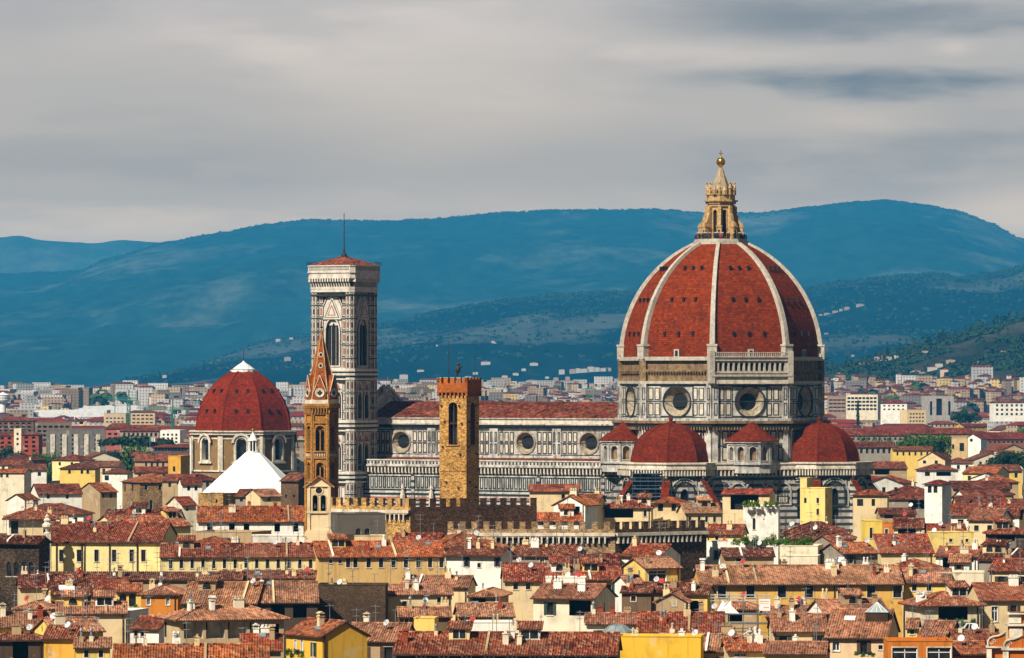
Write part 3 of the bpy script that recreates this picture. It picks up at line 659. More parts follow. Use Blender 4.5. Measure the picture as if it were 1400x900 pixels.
mb.face([A, B, C_, D_]); A2 = axis * 104 - sv * 11.2 + UP * 44.0; B2 = axis * 20 - sv * 11.2 + UP * 44.0; mb.face([B2, A2, D_, C_])
mb.obj('nave_roof', 'tiles_far', nave, (.12, .013, .006))
fa = Fr(axis * 104 + sv * 20.5, uE, sv); AL = 84.0; mb = MB()
wall(mb, fa, AL, 0, 13, [], MS); wall(mb, fa, AL, 13, 32.3, [], MW)
k = 0; q = .4
while q < AL - 1: panel(mb, fa, q, q + 1.05, 24.9, 28.2, .3, MG, .1); q += 1.33
q = .4
while q < AL - 1: panel(mb, fa, q, q + 1.5, 14.0, 19.5, .35, MG, .1, MC); q += 2.0
for z in (20.2, 21.4, 23.0, 24.2): strip(mb, fa, 0, AL, z, z + .45, MG)
strip(mb, fa, 0, AL, 22.0, 22.5, MP); strip(mb, fa, 0, AL, 28.6, 29.0, MG)
mb.fbox(fa, 0, AL, 28.2, 28.5, 0, .3, MW); mb.fbox(fa, 0, AL, 23.6, 23.9, 0, .3, MW); mb.fbox(fa, 0, AL, 20.8, 21.1, 0, .3, MW)
q = .2
while q < AL - 1:
    mb.fbox(fa, q, q + .4, 29.2, 30.8, 0, 1.0, MC); mb.fbox(fa, q + .4, q + 1.08, 29.3, 30.1, 0, .1, MD); mb.fbox(fa, q + .15, q + .6, 31.5, 32.2, .86, .9, MG); q += 1.08  # dark blocks between the aisle corbels: shade put in as colour
mb.fbox(fa, 0, AL, 30.8, 31.3, 0, 1.3, MW); mb.fbox(fa, 0, AL, 31.3, 32.4, -.6, .85, MW); mb.fbox(fa, 0, AL, 32.4, 32.7, -.7, 1.05, MC)
for i, a in enumerate([10.9, 30.5, 50.1, 69.7]):
    mb.fbox(fa, a - .5 + 9.8, a + .5 + 9.8, 0, 29.2, 0, .45, MS)
for a in (18, 27, 36):                                       # small pinnacles on the aisle
    mb.lathe([(.7, 20), (.7, 23), (.3, 24.5), (.45, 25), (.05, 26.3)], 6, *(fa.p(a, 0, 1.2).xy), MC)
aisle = mb.obj('aisle', cb_mats, cath)
mb = MB(); mb.face([fa.p(0, 32.0, -.3), fa.p(AL, 32.0, -.3), fr.p(AL, 33.2, .1), fr.p(0, 33.2, .1)]); mb.obj('aisle_roof', 'tiles_far', aisle, (.12, .016, .008))
mb = MB()                                                    # top of the west front, seen from behind
for cc, hh, ww in ((0, 52.6, 11.5),):
    th = 3.0; P = [(-ww, 43), (-ww, 46.0), (0, hh), (ww, 46.0), (ww, 43)]
    A = [axis * 103 - sv * a + UP * z for a, z in P]; B = [axis * (103 + th) - sv * a + UP * z for a, z in P]
    mb.face(A[::-1], 0); mb.face(B, 0)
    for i in range(4): mb.face([A[i], A[i + 1], B[i + 1], B[i]], 0)
    for s_ in (1, -1):
        for k in range(9):
            p = axis * 104.4 + sv * s_ * ww * (1 - k / 9) + UP * (46.0 + 6.6 * k / 9); mb.box(p.x - .5, p.x + .5, p.y - .9, p.y + .9, p.z - .3, p.z + 1.1, 1)
        for k in range(2): mb.tube(axis * 102.8 + sv * s_ * ww + UP * (45 - k * 1.2), axis * 102.8 + UP * (51.3 - k * 1.2), .2, 4, 1)
mb.obj('west_gable', ['pale_stone', 'marble', 'green_marble'], cath)
mb = MB(); p = axis * 104 + sv * 12; mb.prism([(p.x + a, p.y + b) for a, b in ((-3, -3), (3, -3), (3, 3), (-3, 3))], 0, 47, 0); mb.obj('corner_pier', 'marble', cath)
# scaffolding on the south apse
sp = root('scaffolding', (X(886, 1262), 1262, 0), R(-5), 'dark blue scaffolding tower with plank decks standing against the cathedral apse', 'scaffolding')
mb = MB()
for x in (-4, -2, 0, 2, 4):
    for y in (0, 1.4): mb.box(x - .06, x + .06, y - .06, y + .06, 0, 30.6)
mb.obj('pole_frame', 'dark_iron', sp)
for z in range(12, 31, 2):
    mb = MB(); mb.box(-4.2, 4.2, -.1, 1.5, z, z + .16); mb.box(-4.2, 4.2, -.12, -.06, z + .9, z + 1.0); mb.obj('deck', 'painted', sp, (.10, .14, .19))
mb = MB(); mb.box(-4.0, 4.0, 1.6, 1.66, 10, 30); mb.obj('netting', 'painted', sp, (.02, .035, .06))

# ================================================================ CAMPANILE
TY = 1334.0
camp = root('bell_tower', (X(470.5, TY), TY, 0), R(-29.75), 'tall square marble bell tower with pink and green panels and a flagpole', 'bell tower')
cm = ['tower_marble', 'green_marble', 'pink_marble', 'dark_opening', 'tower_marble']
KW, KG, KP, KD, KM = range(5)
def tz(py): return Z(py, TY)
HB = 5.9
levels = [(0, tz(653)), (tz(653), tz(583)), (tz(583), tz(513)), (tz(513), tz(396))]
mb = MB()
wins = []
for k in range(4):
    fr = face_frame(k * pi / 2, HB, 2 * HB); Wd = 2 * HB; c = Wd / 2; holes = []
    for i in (1, 2):
        z0, z1 = levels[i]
        for cx in (c - 1.75, c + 1.75): holes.append(('g', cx - 1.1, cx + 1.1, z0 + 2.2, z0 + 9.6))
    z0, z1 = levels[3]; holes.append(('g', c - 2.15, c + 2.15, z0 + 2.6, z0 + 15.4))
    wall(mb, fr, Wd, 0, tz(396), holes, KW)
    wins += [(fr, h) for h in holes]
    for h in holes: ring(mb, fr, h, .32, .3, KM); ring(mb, fr, (h[0], h[1] - .32, h[2] + .32, h[3], h[4] + .45), .14, .2, KG)
    z0 = levels[0][0]
    for z in (4, 9.5, 15, 20.5):
        for q in range(5): panel(mb, fr, 1.6 + q * 1.75, 2.95 + q * 1.75, z, z + 4.6, .22, KG if q % 2 else KP, .07, KM)
        strip(mb, fr, 0, Wd, z - .5, z - .2, KP); strip(mb, fr, 0, Wd, z - .9, z - .65, KG)
    for z in (26.2, 27.2, 28.2): strip(mb, fr, 0, Wd, z, z + .4, KP if z == 27.2 else KG)
    for i in (1, 2):
        z0, z1 = levels[i]
        panel(mb, fr, 1.35, Wd - 1.35, z0 + .9, z1 - 1.2, .3, KG, .06)
        for cx in (c - 1.75, c + 1.75):                     # gable over each window
            a, b = z0 + 9.4, z0 + 12.3
            for w_, m_, cc in ((1.5, KM, .3), (1.05, KG, .36), (.75, KW, .42)):
                t_ = fr.p(cx, b - (1.5 - w_) * 1.2, cc); l_ = fr.p(cx - w_, a, cc); r_ = fr.p(cx + w_, a, cc)
                if w_ == 1.5: mb.face([l_, r_, t_], m_); mb.face([fr.p(cx - w_, a), l_, t_, fr.p(cx, b)], m_); mb.face([r_, fr.p(cx + w_, a), fr.p(cx, b), t_], m_)
            for w_, dz, m_ in ((1.05, .5, KG), (.8, .7, KP)):
                q = [fr.p(cx - w_, a + dz, .33 + (1.1 - w_) * .1), fr.p(cx + w_, a + dz, .33 + (1.1 - w_) * .1), fr.p(cx, a + dz + w_ * 1.75, .33 + (1.1 - w_) * .1)]; mb.face(q, m_)
        for a in (1.95, Wd - 2.65):
            for q in range(4): panel(mb, fr, a, a + .7, z0 + 1.8 + q * 2.6, z0 + 3.9 + q * 2.6, .16, KG, .1, KW)
        for q in range(2): strip(mb, fr, c - .2, c + .2, z0 + 9.4 + q * 1.9, z0 + 10.6 + q * 1.9, KP, .12)
    z0, z1 = levels[3]
    for a in (1.5, Wd - 3.0):               # tall panel columns beside the big window
        for q in range(6): panel(mb, fr, a, a + 1.5, z0 + 1.4 + q * 3.6, z0 + 4.5 + q * 3.6, .24, KG, .1, KM); strip(mb, fr, a + .5, a + 1.0, z0 + 2.0 + q * 3.6, z0 + 3.9 + q * 3.6, KP, .12)
    for q in range(7): strip(mb, fr, 0, 3.4, z0 + 1.0 + q * 3.6, z0 + 1.2 + q * 3.6, KG, .05); strip(mb, fr, Wd - 3.4, Wd, z0 + 1.0 + q * 3.6, z0 + 1.2 + q * 3.6, KG, .05)
    a, b, w_ = z0 + 15.2, z0 + 21.6, 2.9                    # big gable
    for ww, dz, cc, m_ in ((2.9, 0, .45, KM), (2.35, .45, .5, KG), (2.05, .55, .55, KW), (1.35, 1.1, .6, KP), (1.0, 1.25, .65, KM)):
        mb.face([fr.p(c - ww, a + dz, cc), fr.p(c + ww, a + dz, cc), fr.p(c, a + dz + ww * 2.2, cc)], m_)
    mb.face([fr.p(c - w_, a), fr.p(c - w_, a, .45), fr.p(c, b, .45), fr.p(c, b)], KM); mb.face([fr.p(c + w_, a, .45), fr.p(c + w_, a), fr.p(c, b), fr.p(c, b, .45)], KM)
    for s_ in (-1, 1):
        for j, (ww, m_) in enumerate(((2.0, KG), (1.55, KM), (1.1, KG))):
            q = [fr.p(c + s_ * 3.1, z1 - 1.4 - j * .3, .08 + j * .03), fr.p(c + s_ * (3.1 - ww), z1 - 1.4 - j * .3, .08 + j * .03), fr.p(c + s_ * 3.1, z1 - 1.4 - j * .3 - ww * 2.1, .08 + j * .03)]
            mb.face(q if s_ < 0 else q[::-1], m_)
body = mb.obj('tower_body', cm, camp)
for fr, h in wins:
    mb = MB(); reveal(mb, fr, h, .65, 2, 1); nmul = 3 if h[2] - h[1] > 3 else 2; c = (h[1] + h[2]) / 2; wd = h[2] - h[1]
    for j in range(1, nmul): x = h[1] + wd * j / nmul; mb.fbox(fr, x - .045, x + .045, h[3], h[4] - wd * .5, -.6, -.52, 0)
    hh = min(1.7 * wd / 2, (h[4] - h[3]) * .8); ys = h[4] - hh
    o = outline(h)[2:]; k_ = .78; o = [(c + (x - c) * 1.0, ys + hh * .25 + (y - ys - hh * .25) * 1.0) for x, y in o if y > ys + hh * .3]; mb.face([fr.p(x, y, -.45) for x, y in o], 0)
    mb.face([fr.p(c + .36 * cos(x), ys + hh * .55 + .36 * sin(x), -.43) for x in (2 * pi * i / 8 for i in range(8))], 1)
    mb.obj('gothic_window', ['tower_marble', 'dark_opening', 'brown_masonry'], body)
for sx_ in (-1, 1):                                          # octagonal corner buttresses
    for sy_ in (-1, 1):
        mb = MB(); c = V((sx_ * 5.45, sy_ * 5.45, 0)); r = 1.55; Wd = 2 * r * sin(pi / 8)
        mb.prism(ngon(r, 8, pi / 8, c.x, c.y), 0, tz(396), 0)
        for k in range(8):
            fr = face_frame(k * pi / 4, r * cos(pi / 8), Wd, 0, c)
            for lv, (z0, z1) in enumerate(levels):
                n = max(2, int((z1 - z0) / 3.6)); hgt = (z1 - z0 - 1.6) / n
                for q in range(n):
                    z = z0 + .9 + q * hgt; panel(mb, fr, .22, Wd - .22, z + .3, z + hgt - .3, .2, KG, .03, KW)
                    strip(mb, fr, Wd / 2 - .13, Wd / 2 + .13, z + 1.1, z + hgt - 1.1, KP if (q + k) % 2 else KG, .05); strip(mb, fr, 0, Wd, z - .2, z + .15, KG, .03)
        mb.obj('corner_buttress', cm, camp)
mb = MB()                                                    # string courses, corbelled parapet
def sqring(e, z0, z1, m_): mb.prism([(-e, -e + 1.1), (-e + 1.1, -e), (e - 1.1, -e), (e, -e + 1.1), (e, e - 1.1), (e - 1.1, e), (-e + 1.1, e), (-e, e - 1.1)], z0, z1, m_, True, True)
for py in (653, 583, 513):
    z = tz(py); sqring(7.1, z - .5, z - .1, KG); sqring(7.3, z - .1, z + .5, KM); sqring(7.08, z + .5, z + 1.0, KG); sqring(7.2, z + 1.0, z + 1.5, KW); sqring(7.06, z + 1.5, z + 1.75, KW); sqring(7.08, z - 1.3, z - .9, KM)
z = tz(396); sqring(7.05, z - 1.9, z - 1.4, KG); sqring(7.08, z - .8, z, KW); sqring(7.15, z, z + .6, KM)
zt = tz(364)
for k in range(4):
    fr = face_frame(k * pi / 2, 6.6, 13.2)
    for q in range(16):
        a = .1 + q * .82; mb.face([fr.p(a, z + .6, .2), fr.p(a + .4, z + .6, .2), fr.p(a + .4, z + 2.9, 1.1), fr.p(a, z + 2.9, 1.1)], KW)
        mb.fbox(fr, a, a + .4, z + 2.0, z + 2.9, -.3, 1.08, KW)
    for q in range(15): panel(mb, fr, .2 + q * .85, .85 + q * .85, zt - 1.25, zt - .35, .13, KG, 1.03)
sqring(6.75, z + .6, z + 2.9, KD); sqring(7.6, z + 2.9, z + 3.4, KW); sqring(7.45, z + 3.4, zt - 1.6, KW); sqring(7.7, zt - 2.0, zt - 1.6, KM); sqring(7.6, zt - 1.6, zt - .2, KW); sqring(7.75, zt - .2, zt + .1, KM)  # near-black ring behind the corbels stands in for the shade there
mb.obj('cornice', cm, camp)
mb = MB(); mb.lathe([(9.3, zt + .15), (.5, zt + 2.6)], 4, 0, 0, 0, pi / 4); 
for k in range(4): mb.tube(dirv(k * pi / 2 + pi / 4) * 9.2 + UP * (zt + .2), UP * (zt + 2.7), .22, 5, 0)
mb.obj('roof', 'tiles_far', camp, (.24, .035, .014))
mb = MB(); mb.lathe([(.75, zt + 2.2), (.8, zt + 3.2), (.35, zt + 3.6), (.3, zt + 4.4), (.17, zt + 5), (.1, zt + 14.5)], 8); mb.obj('flagpole', 'dark_iron', camp)
mb = MB()
for sx_ in (-1, 1):
    for sy_ in (-1, 1):
        for q in range(7):
            for ax in (0, 1):
                x, y = (7.5 - q * .55, 7.5) if ax else (7.5, 7.5 - q * .55); mb.tube((sx_ * x, sy_ * y, zt), (sx_ * x * 1.0, sy_ * y, zt + .95), .05, 4)
        for ax in (0, 1):
            x, y = (4.2, 7.5) if ax else (7.5, 4.2); mb.tube((sx_ * 7.5, sy_ * 7.5, zt + .95), (sx_ * x, sy_ * y, zt + .95), .07, 4)
mb.obj('railing', 'dark_iron', camp)
# ================================================================ BADIA TOWER (hexagonal, with spire)
def hexface(tt, r, n, c=V((0, 0, 0))): return face_frame(tt, r * cos(pi / n), 2 * r * sin(pi / n), 0, c)
BY = 1020.0
def bz(py): return Z(py, BY)
bt = root('spire_tower', (X(439.5, BY), BY, 0), R(-4), 'slender hexagonal ochre bell tower with pointed brick spire before the marble campanile', 'tower')
OC = (0.46, 0.215, 0.05)
r = 3.15; mb = MB(); wins = []
for k in range(6):
    fr = hexface(k * pi / 3, r, 6); Wd = 2 * r * sin(pi / 6)
    hs = [('a', Wd / 2 - .95, Wd / 2 + .95, bz(617), bz(582)), ('a', Wd / 2 - .8, Wd / 2 + .8, bz(655), bz(632))]
    wall(mb, fr, Wd, 0, bz(556), hs, 0); wins += [(fr, h) for h in hs]
    for h in hs: ring(mb, fr, h, .25, .2, 0)
    for a in (-.35, Wd - .35): mb.fbox(fr, a, a + .7, 0, bz(566), -.2, .28, 0)
body = mb.obj('shaft', 'fine_stone', bt, OC)
for fr, h in wins:
    mb = MB(); reveal(mb, fr, h, .9, 0, 1); c = (h[1] + h[2]) / 2
    mb.fbox(fr, c - .1, c + .1, h[3], h[4] - 1.1, -.5, -.25, 0); o = outline(h); ys = h[4] - .95
    mb.face([fr.p(x, y, -.4) for x, y in outline(('a', h[1], h[2], ys - .2, h[4]))], 0); mb.face([fr.p(c + .3 * cos(t), ys + .2 + .3 * sin(t), -.37) for t in (2 * pi * i / 8 for i in range(8))], 1)
    for s_ in (-1, 1): mb.face([fr.p(c + s_ * (h[2] - c) * .5 + .3 * cos(t), ys - .2 + .3 * sin(t), -.37) for t in (2 * pi * i / 8 for i in range(8))], 1)
    mb.obj('twin_window', ['fine_stone', 'dark_opening'], body, OC)
mb = MB()
for z0, z1, e in ((bz(579), bz(577), .35), (bz(567), bz(565), .35), (bz(558), bz(556), .75), (bz(556), bz(552), .9), (bz(627), bz(624), .3), (bz(618), bz(616.5), .35), (bz(660), bz(657), .3)): mb = MB(); mb.prism(ngon(r + e, 6, pi / 6), z0, z1, 0, True, True); mb.obj('cornice', 'fine_stone', bt, OC)
mb = MB()
for k in range(6):
    fr = hexface(k * pi / 3, r + .1, 6); Wd = 2 * (r + .1) * sin(pi / 6)
    for q in range(6): mb.fbox(fr, q * Wd / 5.5, q * Wd / 5.5 + .22, bz(565), bz(558), -.1, .5, 0)
    for q in range(7): mb.fbox(fr, q * Wd / 6.5, q * Wd / 6.5 + .2, bz(624), bz(620), 0, .25, 1)
mb.obj('corbel_table', ['fine_stone', 'pale_stone'], bt, OC)
mb = MB(); mb.prism(ngon(r + .35, 6, pi / 6), bz(552), bz(546), 0); mb.obj('stone_band', 'pale_stone', bt)
mb = MB(); zb, zt = bz(546), bz(451); mb.lathe([(r + .2, zb), (.12, zt)], 6, 0, 0, 0, pi / 6)
for k in range(6):
    t = pi / 6 + k * pi / 3; mb.tube(dirv(t) * (r + .25) + UP * zb, UP * (zt + .1), .17, 4, 1, .1)
sp_ = mb.obj('spire', ['spire_tiles', 'lantern_stone'], bt); SPC = None
mb = MB(); mb.tube((0, 0, zt - .3), (0, 0, zt + 2.2), .09, 5); mb.ball((0, 0, zt + .5), .28, 8, 6); mb.obj('finial', 'dark_iron', bt)
for k in range(6):                                           # gables with round windows at the foot of the spire
    fr = hexface(k * pi / 3, r + .35, 6); Wd = 2 * (r + .35) * sin(pi / 6); mb = MB(); c = Wd / 2; w_ = 1.35
    A = [fr.p(c - w_, zb, .1), fr.p(c + w_, zb, .1), fr.p(c + w_, zb + 1.6, .1), fr.p(c, bz(513), .1), fr.p(c - w_, zb + 1.6, .1)]; B = [p - fr.n * 1.9 for p in A]
    mb.face(A, 0)
    for i in range(5): j = (i + 1) % 5; mb.face([B[i], B[j], A[j], A[i]], 0)
    for i, j in ((2, 3), (4, 3)): mb.tube(A[i] + fr.n * .05, A[j] + fr.n * .05, .1, 4, 1)
    h = ('o', c - .75, c + .75, zb + .6, zb + 2.1); ring(mb, Fr(fr.p(0, 0, .1), fr.u, fr.n), h, .2, .15, 1)
    mb.face([fr.p(x, y, .16) for x, y in outline(h)], 1)
    for dx, dy in ((.3, 0), (-.3, 0), (0, .3), (0, -.3)): mb.face([fr.p(c + dx + .26 * cos(t), zb + 1.35 + dy + .26 * sin(t), .19) for t in (2 * pi * i / 8 for i in range(8))], 2)
    mb.obj('gable', ['spire_tiles', 'pale_stone', 'dark_opening'], sp_)
for k in (0, 3):
    for py in (500, 485):
        mb = MB(); z = bz(py); rr = (r + .2) * (zt - z) / (zt - zb) * cos(pi / 6); fr = face_frame(k * pi / 3, rr + .1, 2)
        mb.face([fr.p(1 + .5 * cos(t), z + .55 * sin(t), .06) for t in (2 * pi * i / 10 for i in range(10))], 1); mb.face([fr.p(1 + .3 * cos(t), z + .35 * sin(t), .1) for t in (2 * pi * i / 10 for i in range(10))], 0); mb.obj('round_opening', ['dark_opening', 'pale_stone'], sp_)

# ================================================================ BARGELLO TOWER
GY = 1000.0
def gz(py): return Z(py, GY)
gt = root('stone_tower', (X(628, GY), GY, 0), R(-24.8), 'square ochre stone tower with orange battlements and tall arched belfry slots', 'tower')
W2 = 3.05; mb = MB(); wins = []
STN = (0.50, 0.265, 0.075)
for k in range(4):
    fr = face_frame(k * pi / 2, W2, 2 * W2); c = W2
    h = ('a', c - (1.0 if k % 2 == 0 else 1.05), c + (1.0 if k % 2 == 0 else 1.05), gz(608), gz(550))
    wall(mb, fr, 2 * W2, 0, gz(541), [h], 0); wins.append((fr, h))
    mb.fbox(fr, -.05, 2 * W2 + .05, gz(644), gz(642.5), 0, .12, 0); mb.fbox(fr, c - 1.5, c + 1.5, gz(609.5), gz(608), 0, .25, 0)
    for a, py in ((.3, 556), (4.3, 556), (1.0, 578), (4.9, 580), (.6, 612), (4.6, 622), (1.4, 660), (4.2, 668)): mb.fbox(fr, a, a + .35, gz(py), gz(py) + .35, 0, .3, 1)
body = mb.obj('shaft', ['stone', 'wood'], gt, STN)
for fr, h in wins:
    mb = MB(); reveal(mb, fr, h, 1.3, 1, 2); mb.fbox(fr, h[1], h[2], gz(580), gz(577.5), -.7, -.45, 3); mb.fbox(fr, (h[1] + h[2]) / 2 + .1, h[2], gz(606), gz(582), -1.2, -1.0, 4); mb.fbox(fr, (h[1] + h[2]) / 2 - .2, (h[1] + h[2]) / 2 + .05, h[3], h[4] - .4, -.8, -.6, 3)
    mb.obj('belfry_opening', ['stone', 'painted', 'dark_opening', 'wood', 'dark_iron'], body, (.28, .06, .03))
BRK = (0.46, 0.125, 0.025); e = 3.42; mb = MB()
mb.prism(ngon(e * math.sqrt(2), 4, pi / 4), gz(536), gz(524), 0, True, True)
for k in range(4):
    fr = face_frame(k * pi / 2, W2, 2 * W2)
    for q in range(8): a = -.3 + q * .92; mb.fbox(fr, a, a + .3, gz(542), gz(536), -.1, .42, 1)
    fr = face_frame(k * pi / 2, e, 2 * e)
    for q in range(5): a = q * (2 * e - .95) / 4; mb.fbox(fr, a, a + .95, gz(524), gz(517), -.55, 0, 0); mb.fbox(fr, a - .05, a + 1.0, gz(517), gz(517) + .14, -.6, .05, 2)
    mb.fbox(fr, -.05, 2 * e + .05, gz(536.8), gz(535.2), -.4, .1, 1)
mb.obj('battlement', ['fine_stone', 'fine_stone', 'copper_green'], gt, BRK)
for (dx, dy, py, r_) in ((-2.9, 1.0, 467, .11), (2.4, -.5, 497, .05), (3.1, 1.0, 486, .07)):
    mb = MB(); mb.tube((dx, dy, gz(530)), (dx, dy, gz(py)), r_, 6, 0, r_ * .7); mb.obj('pole', 'dark_iron', gt)
mb = MB(); x = -.35; mb.tube((x, 0, gz(530)), (x, 0, gz(509)), .08, 5); z = gz(507)
mb.ball((x, 0, z + .3), .62, 8, 6, 0, 1.4); mb.ball((x + .1, 0, z + 1.3), .42, 8, 6); mb.tube((x, 0, z + .4), (x + .9, 0, z + .9), .2, 5); mb.tube((x, 0, z), (x - .3, 0, z - 1.1), .22, 5); mb.obj('weathervane', 'dark_iron', gt)

# ================================================================ BATTLEMENTED WALLS
def battlement(mb, fr, L, z0, z1, mh, mw, gap, th, m=0, mi=1):
    mb.fbox(fr, 0, L, z0, z1, -th, 0, m); a = 0
    while a < L - .4:
        mb.fbox(fr, a, min(a + mw, L), z1, z1 + mh, -th, 0, m); mb.fbox(fr, a - .06, min(a + mw, L) + .06, z1 + mh, z1 + mh + .16, -th - .06, .06, m); a += mw + gap
def slope_box(p0, p1): return (p1 - p0)
def two_walls(name, label, pxa, pxc, pxb, Yc, py_top, py_low, aL, aR, cL, cR, arcade, mw=1.15, gap=.95, mh=1.5, la=None, lb=None):
    # corner at pxc; the left wall runs back to the left, the right wall back to the right
    c = V((X(pxc, Yc), Yc, 0)); rt = tag(root(name, c, 0, label, 'wall', 'battlemented palace walls'), kind='thing')
    zt = Z(py_top, Yc)
    uL = V((cos(aL), -sin(aL), 0)); uR = V((cos(aR), sin(aR), 0))        # uL points from the far left end to the corner
    # lengths by where they meet the sight lines
    def length(px, d): k = (px - 700) / F; return (k * Yc - c.x) / (d.x - k * d.y)
    LL, LR = length(pxa, -uL), length(pxb, uR)
    nL = V((-sin(aL), -cos(aL), 0)); nR = V((sin(aR), -cos(aR), 0))
    fl, fr_ = Fr(-uL * LL, uL, nL), Fr((0, 0, 0), uR, nR)
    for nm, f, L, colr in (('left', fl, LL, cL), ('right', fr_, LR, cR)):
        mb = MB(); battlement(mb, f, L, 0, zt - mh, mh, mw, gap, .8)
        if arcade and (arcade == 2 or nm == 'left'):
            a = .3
            while a < L - 1.2: mb.fbox(f, a, a + .3, zt - mh - 2.7, zt - mh - 1.3, 0, .7, 1); mb.fbox(f, a + .3, a + 1.1, zt - mh - 2.6, zt - mh - 1.8, 0, .1, 2); mb.fbox(f, a + .3, a + 1.1, zt - mh - 1.55, zt - mh - 1.3, 0, .7, 0); a += 1.1  # black blocks in the corbel gaps are painted shade, not openings
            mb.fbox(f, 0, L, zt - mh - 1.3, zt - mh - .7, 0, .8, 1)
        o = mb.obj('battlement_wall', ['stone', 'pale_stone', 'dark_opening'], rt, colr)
    return rt
two_walls('battlement_wall', 'battlemented palace wall, lit ochre side and dark brown side, below the stone tower', 448, 561, 734, 985, 683, 720, R(33), R(14), (0.52, 0.30, 0.10), (0.085, 0.042, 0.022), 1)  # right side colour: darker stone, with its shade put in too
two_walls('battlement_wall', 'long battlemented courtyard wall with pale arched corbels among roofs below the cathedral', 612, 841, 966, 930, 715, 765, R(4), R(36), (0.42, 0.27, 0.14), (0.10, 0.06, 0.035), 2, 1.1, 1.2, 1.25)  # right side coloured darker, its shade put into the stone colour

# ================================================================ CHAPEL WITH RED DOME
LY = 1650.0
def lz(py): return Z(py, LY)
lc = root('domed_chapel', (X(333, LY), LY, 0), 0, 'tan octagonal chapel with white trim and a red ribbed dome far left', 'chapel')
s2 = R(-22); mb = MB(); r = 18.3; wins = []
for k in range(8):
    fr = face_frame(s2 + R(22.5) + k * R(45), r * cos(pi / 8), hw(r)); Wd = hw(r); c = Wd / 2
    h = ('a', c - 1.7, c + 1.7, lz(628), lz(598)); wall(mb, fr, Wd, 0, lz(594), [h], 0); wins.append((fr, h))
    for a in (-.2, Wd - .8): mb.fbox(fr, a, a + 1.0, lz(642), lz(596), -.2, .45, 1)
    mb.fbox(fr, 0, Wd, lz(644), lz(642), 0, .5, 1)
body = mb.obj('drum', ['plaster', 'pale_stone'], lc, (.25, .15, .06))
for fr, h in wins:
    mb = MB(); ring(mb, fr, h, .8, .6, 0); reveal(mb, fr, h, 1.2, 0, 1)
    for a in (h[1] + 1.1, h[1] + 2.25): mb.fbox(fr, a, a + .12, h[3], h[4] - 1, -1.15, -1.05, 2)
    for q in range(4): mb.fbox(fr, h[1], h[2], h[3] + 1 + q * 1.5, h[3] + 1.12 + q * 1.5, -1.15, -1.05, 2)
    mb.fbox(fr, h[1] - 1.5, h[2] + 1.5, h[3] - 1.2, h[3] - .6, 0, .8, 0); mb.obj('arched_window', ['pale_stone', 'window_glass', 'dark_iron'], body)
mb = MB()
for z0, z1, e in ((lz(600), lz(598), .3), (lz(594), lz(592.5), 1.0), (lz(592.5), lz(590), .5), (lz(590), lz(588.5), 1.3)): mb.prism(ngon(r + e, 8, s2), z0, z1, 0, True, True)
for k in range(8):
    fr = face_frame(s2 + R(22.5) + k * R(45), (r + .6) * cos(pi / 8), hw(r)); c = hw(r) / 2
    for i in range(8):
        t0, t1 = pi * i / 8, pi * (i + 1) / 8; P = lambda t, q: fr.p(c + q * cos(t), lz(598) - 1.7 + q * sin(t), .5)
        mb.face([P(t0, 2.5), P(t0, 3.3), P(t1, 3.3), P(t1, 2.5)], 0); mb.face([P(t0, 3.3), P(t0, 3.3) - fr.n * 1.5, P(t1, 3.3) - fr.n * 1.5, P(t1, 3.3)], 1)
mb.obj('cornice', ['pale_stone', 'chapel_tiles'], lc)
mb = MB(); z0, z1 = lz(589), lz(508); rb = 17.0; H_ = z1 - z0
rho = (H_ * H_ + (rb - 4.4) ** 2) / (2 * (rb - 4.4)); pr = [(rb - rho + math.sqrt(rho * rho - (H_ * k / 18) ** 2), z0 + H_ * k / 18) for k in range(19)]
mb.lathe(pr, 8, 0, 0, 0, s2)
for k in range(8):
    for (ra, za), (rb_, zb_) in zip(pr, pr[1:]): mb.tube(dirv(s2 + k * R(45)) * ra + UP * za, dirv(s2 + k * R(45)) * rb_ + UP * zb_, .28, 4, 0)
dm = mb.obj('red_dome', 'chapel_tiles', lc)
for k in range(8):
    t = s2 + R(22.5) + k * R(45)
    for i, offs in ((6, (-.16, .16)), (12, (-.2, .2))):
        for f_ in offs:
            mb = MB(); fr = face_frame(t, pr[i][0] * cos(pi / 8), 2); a = 1 + pr[i][0] * sin(pi / 8) * 2 * f_; mb.fbox(fr, a - .4, a + .4, pr[i][1] - .5, pr[i][1] + .7, -.4, .5, 0); mb.obj('vent_opening', 'dark_opening', dm)
mb = MB(); mb.prism(ngon(4.5, 16), z1 - .3, z1 + .5, 0, True, True); mb.lathe([(3.9, z1 + .7), (2.2, z1 + 2.0), (.6, z1 + 3.0), (.15, z1 + 3.6)], 16, 0, 0, 0); mb.tube((0, 0, z1 + 3), (0, 0, z1 + 7.5), .12, 6, 1)
for s_ in range(16): mb.tube(dirv(s_ * pi / 8) * 4.7 + UP * (z1 + .7), dirv(s_ * pi / 8) * 4.7 + UP * (z1 + 1.7), .07, 4, 1)
mb.obj('lantern_cap', ['white_paint', 'dark_iron'], lc)
mb = MB(); mb.tube((-17.3, -9, 0), (-17.3, -9, lz(598)), .35, 8); mb.obj('drainpipe', 'white_paint', lc)

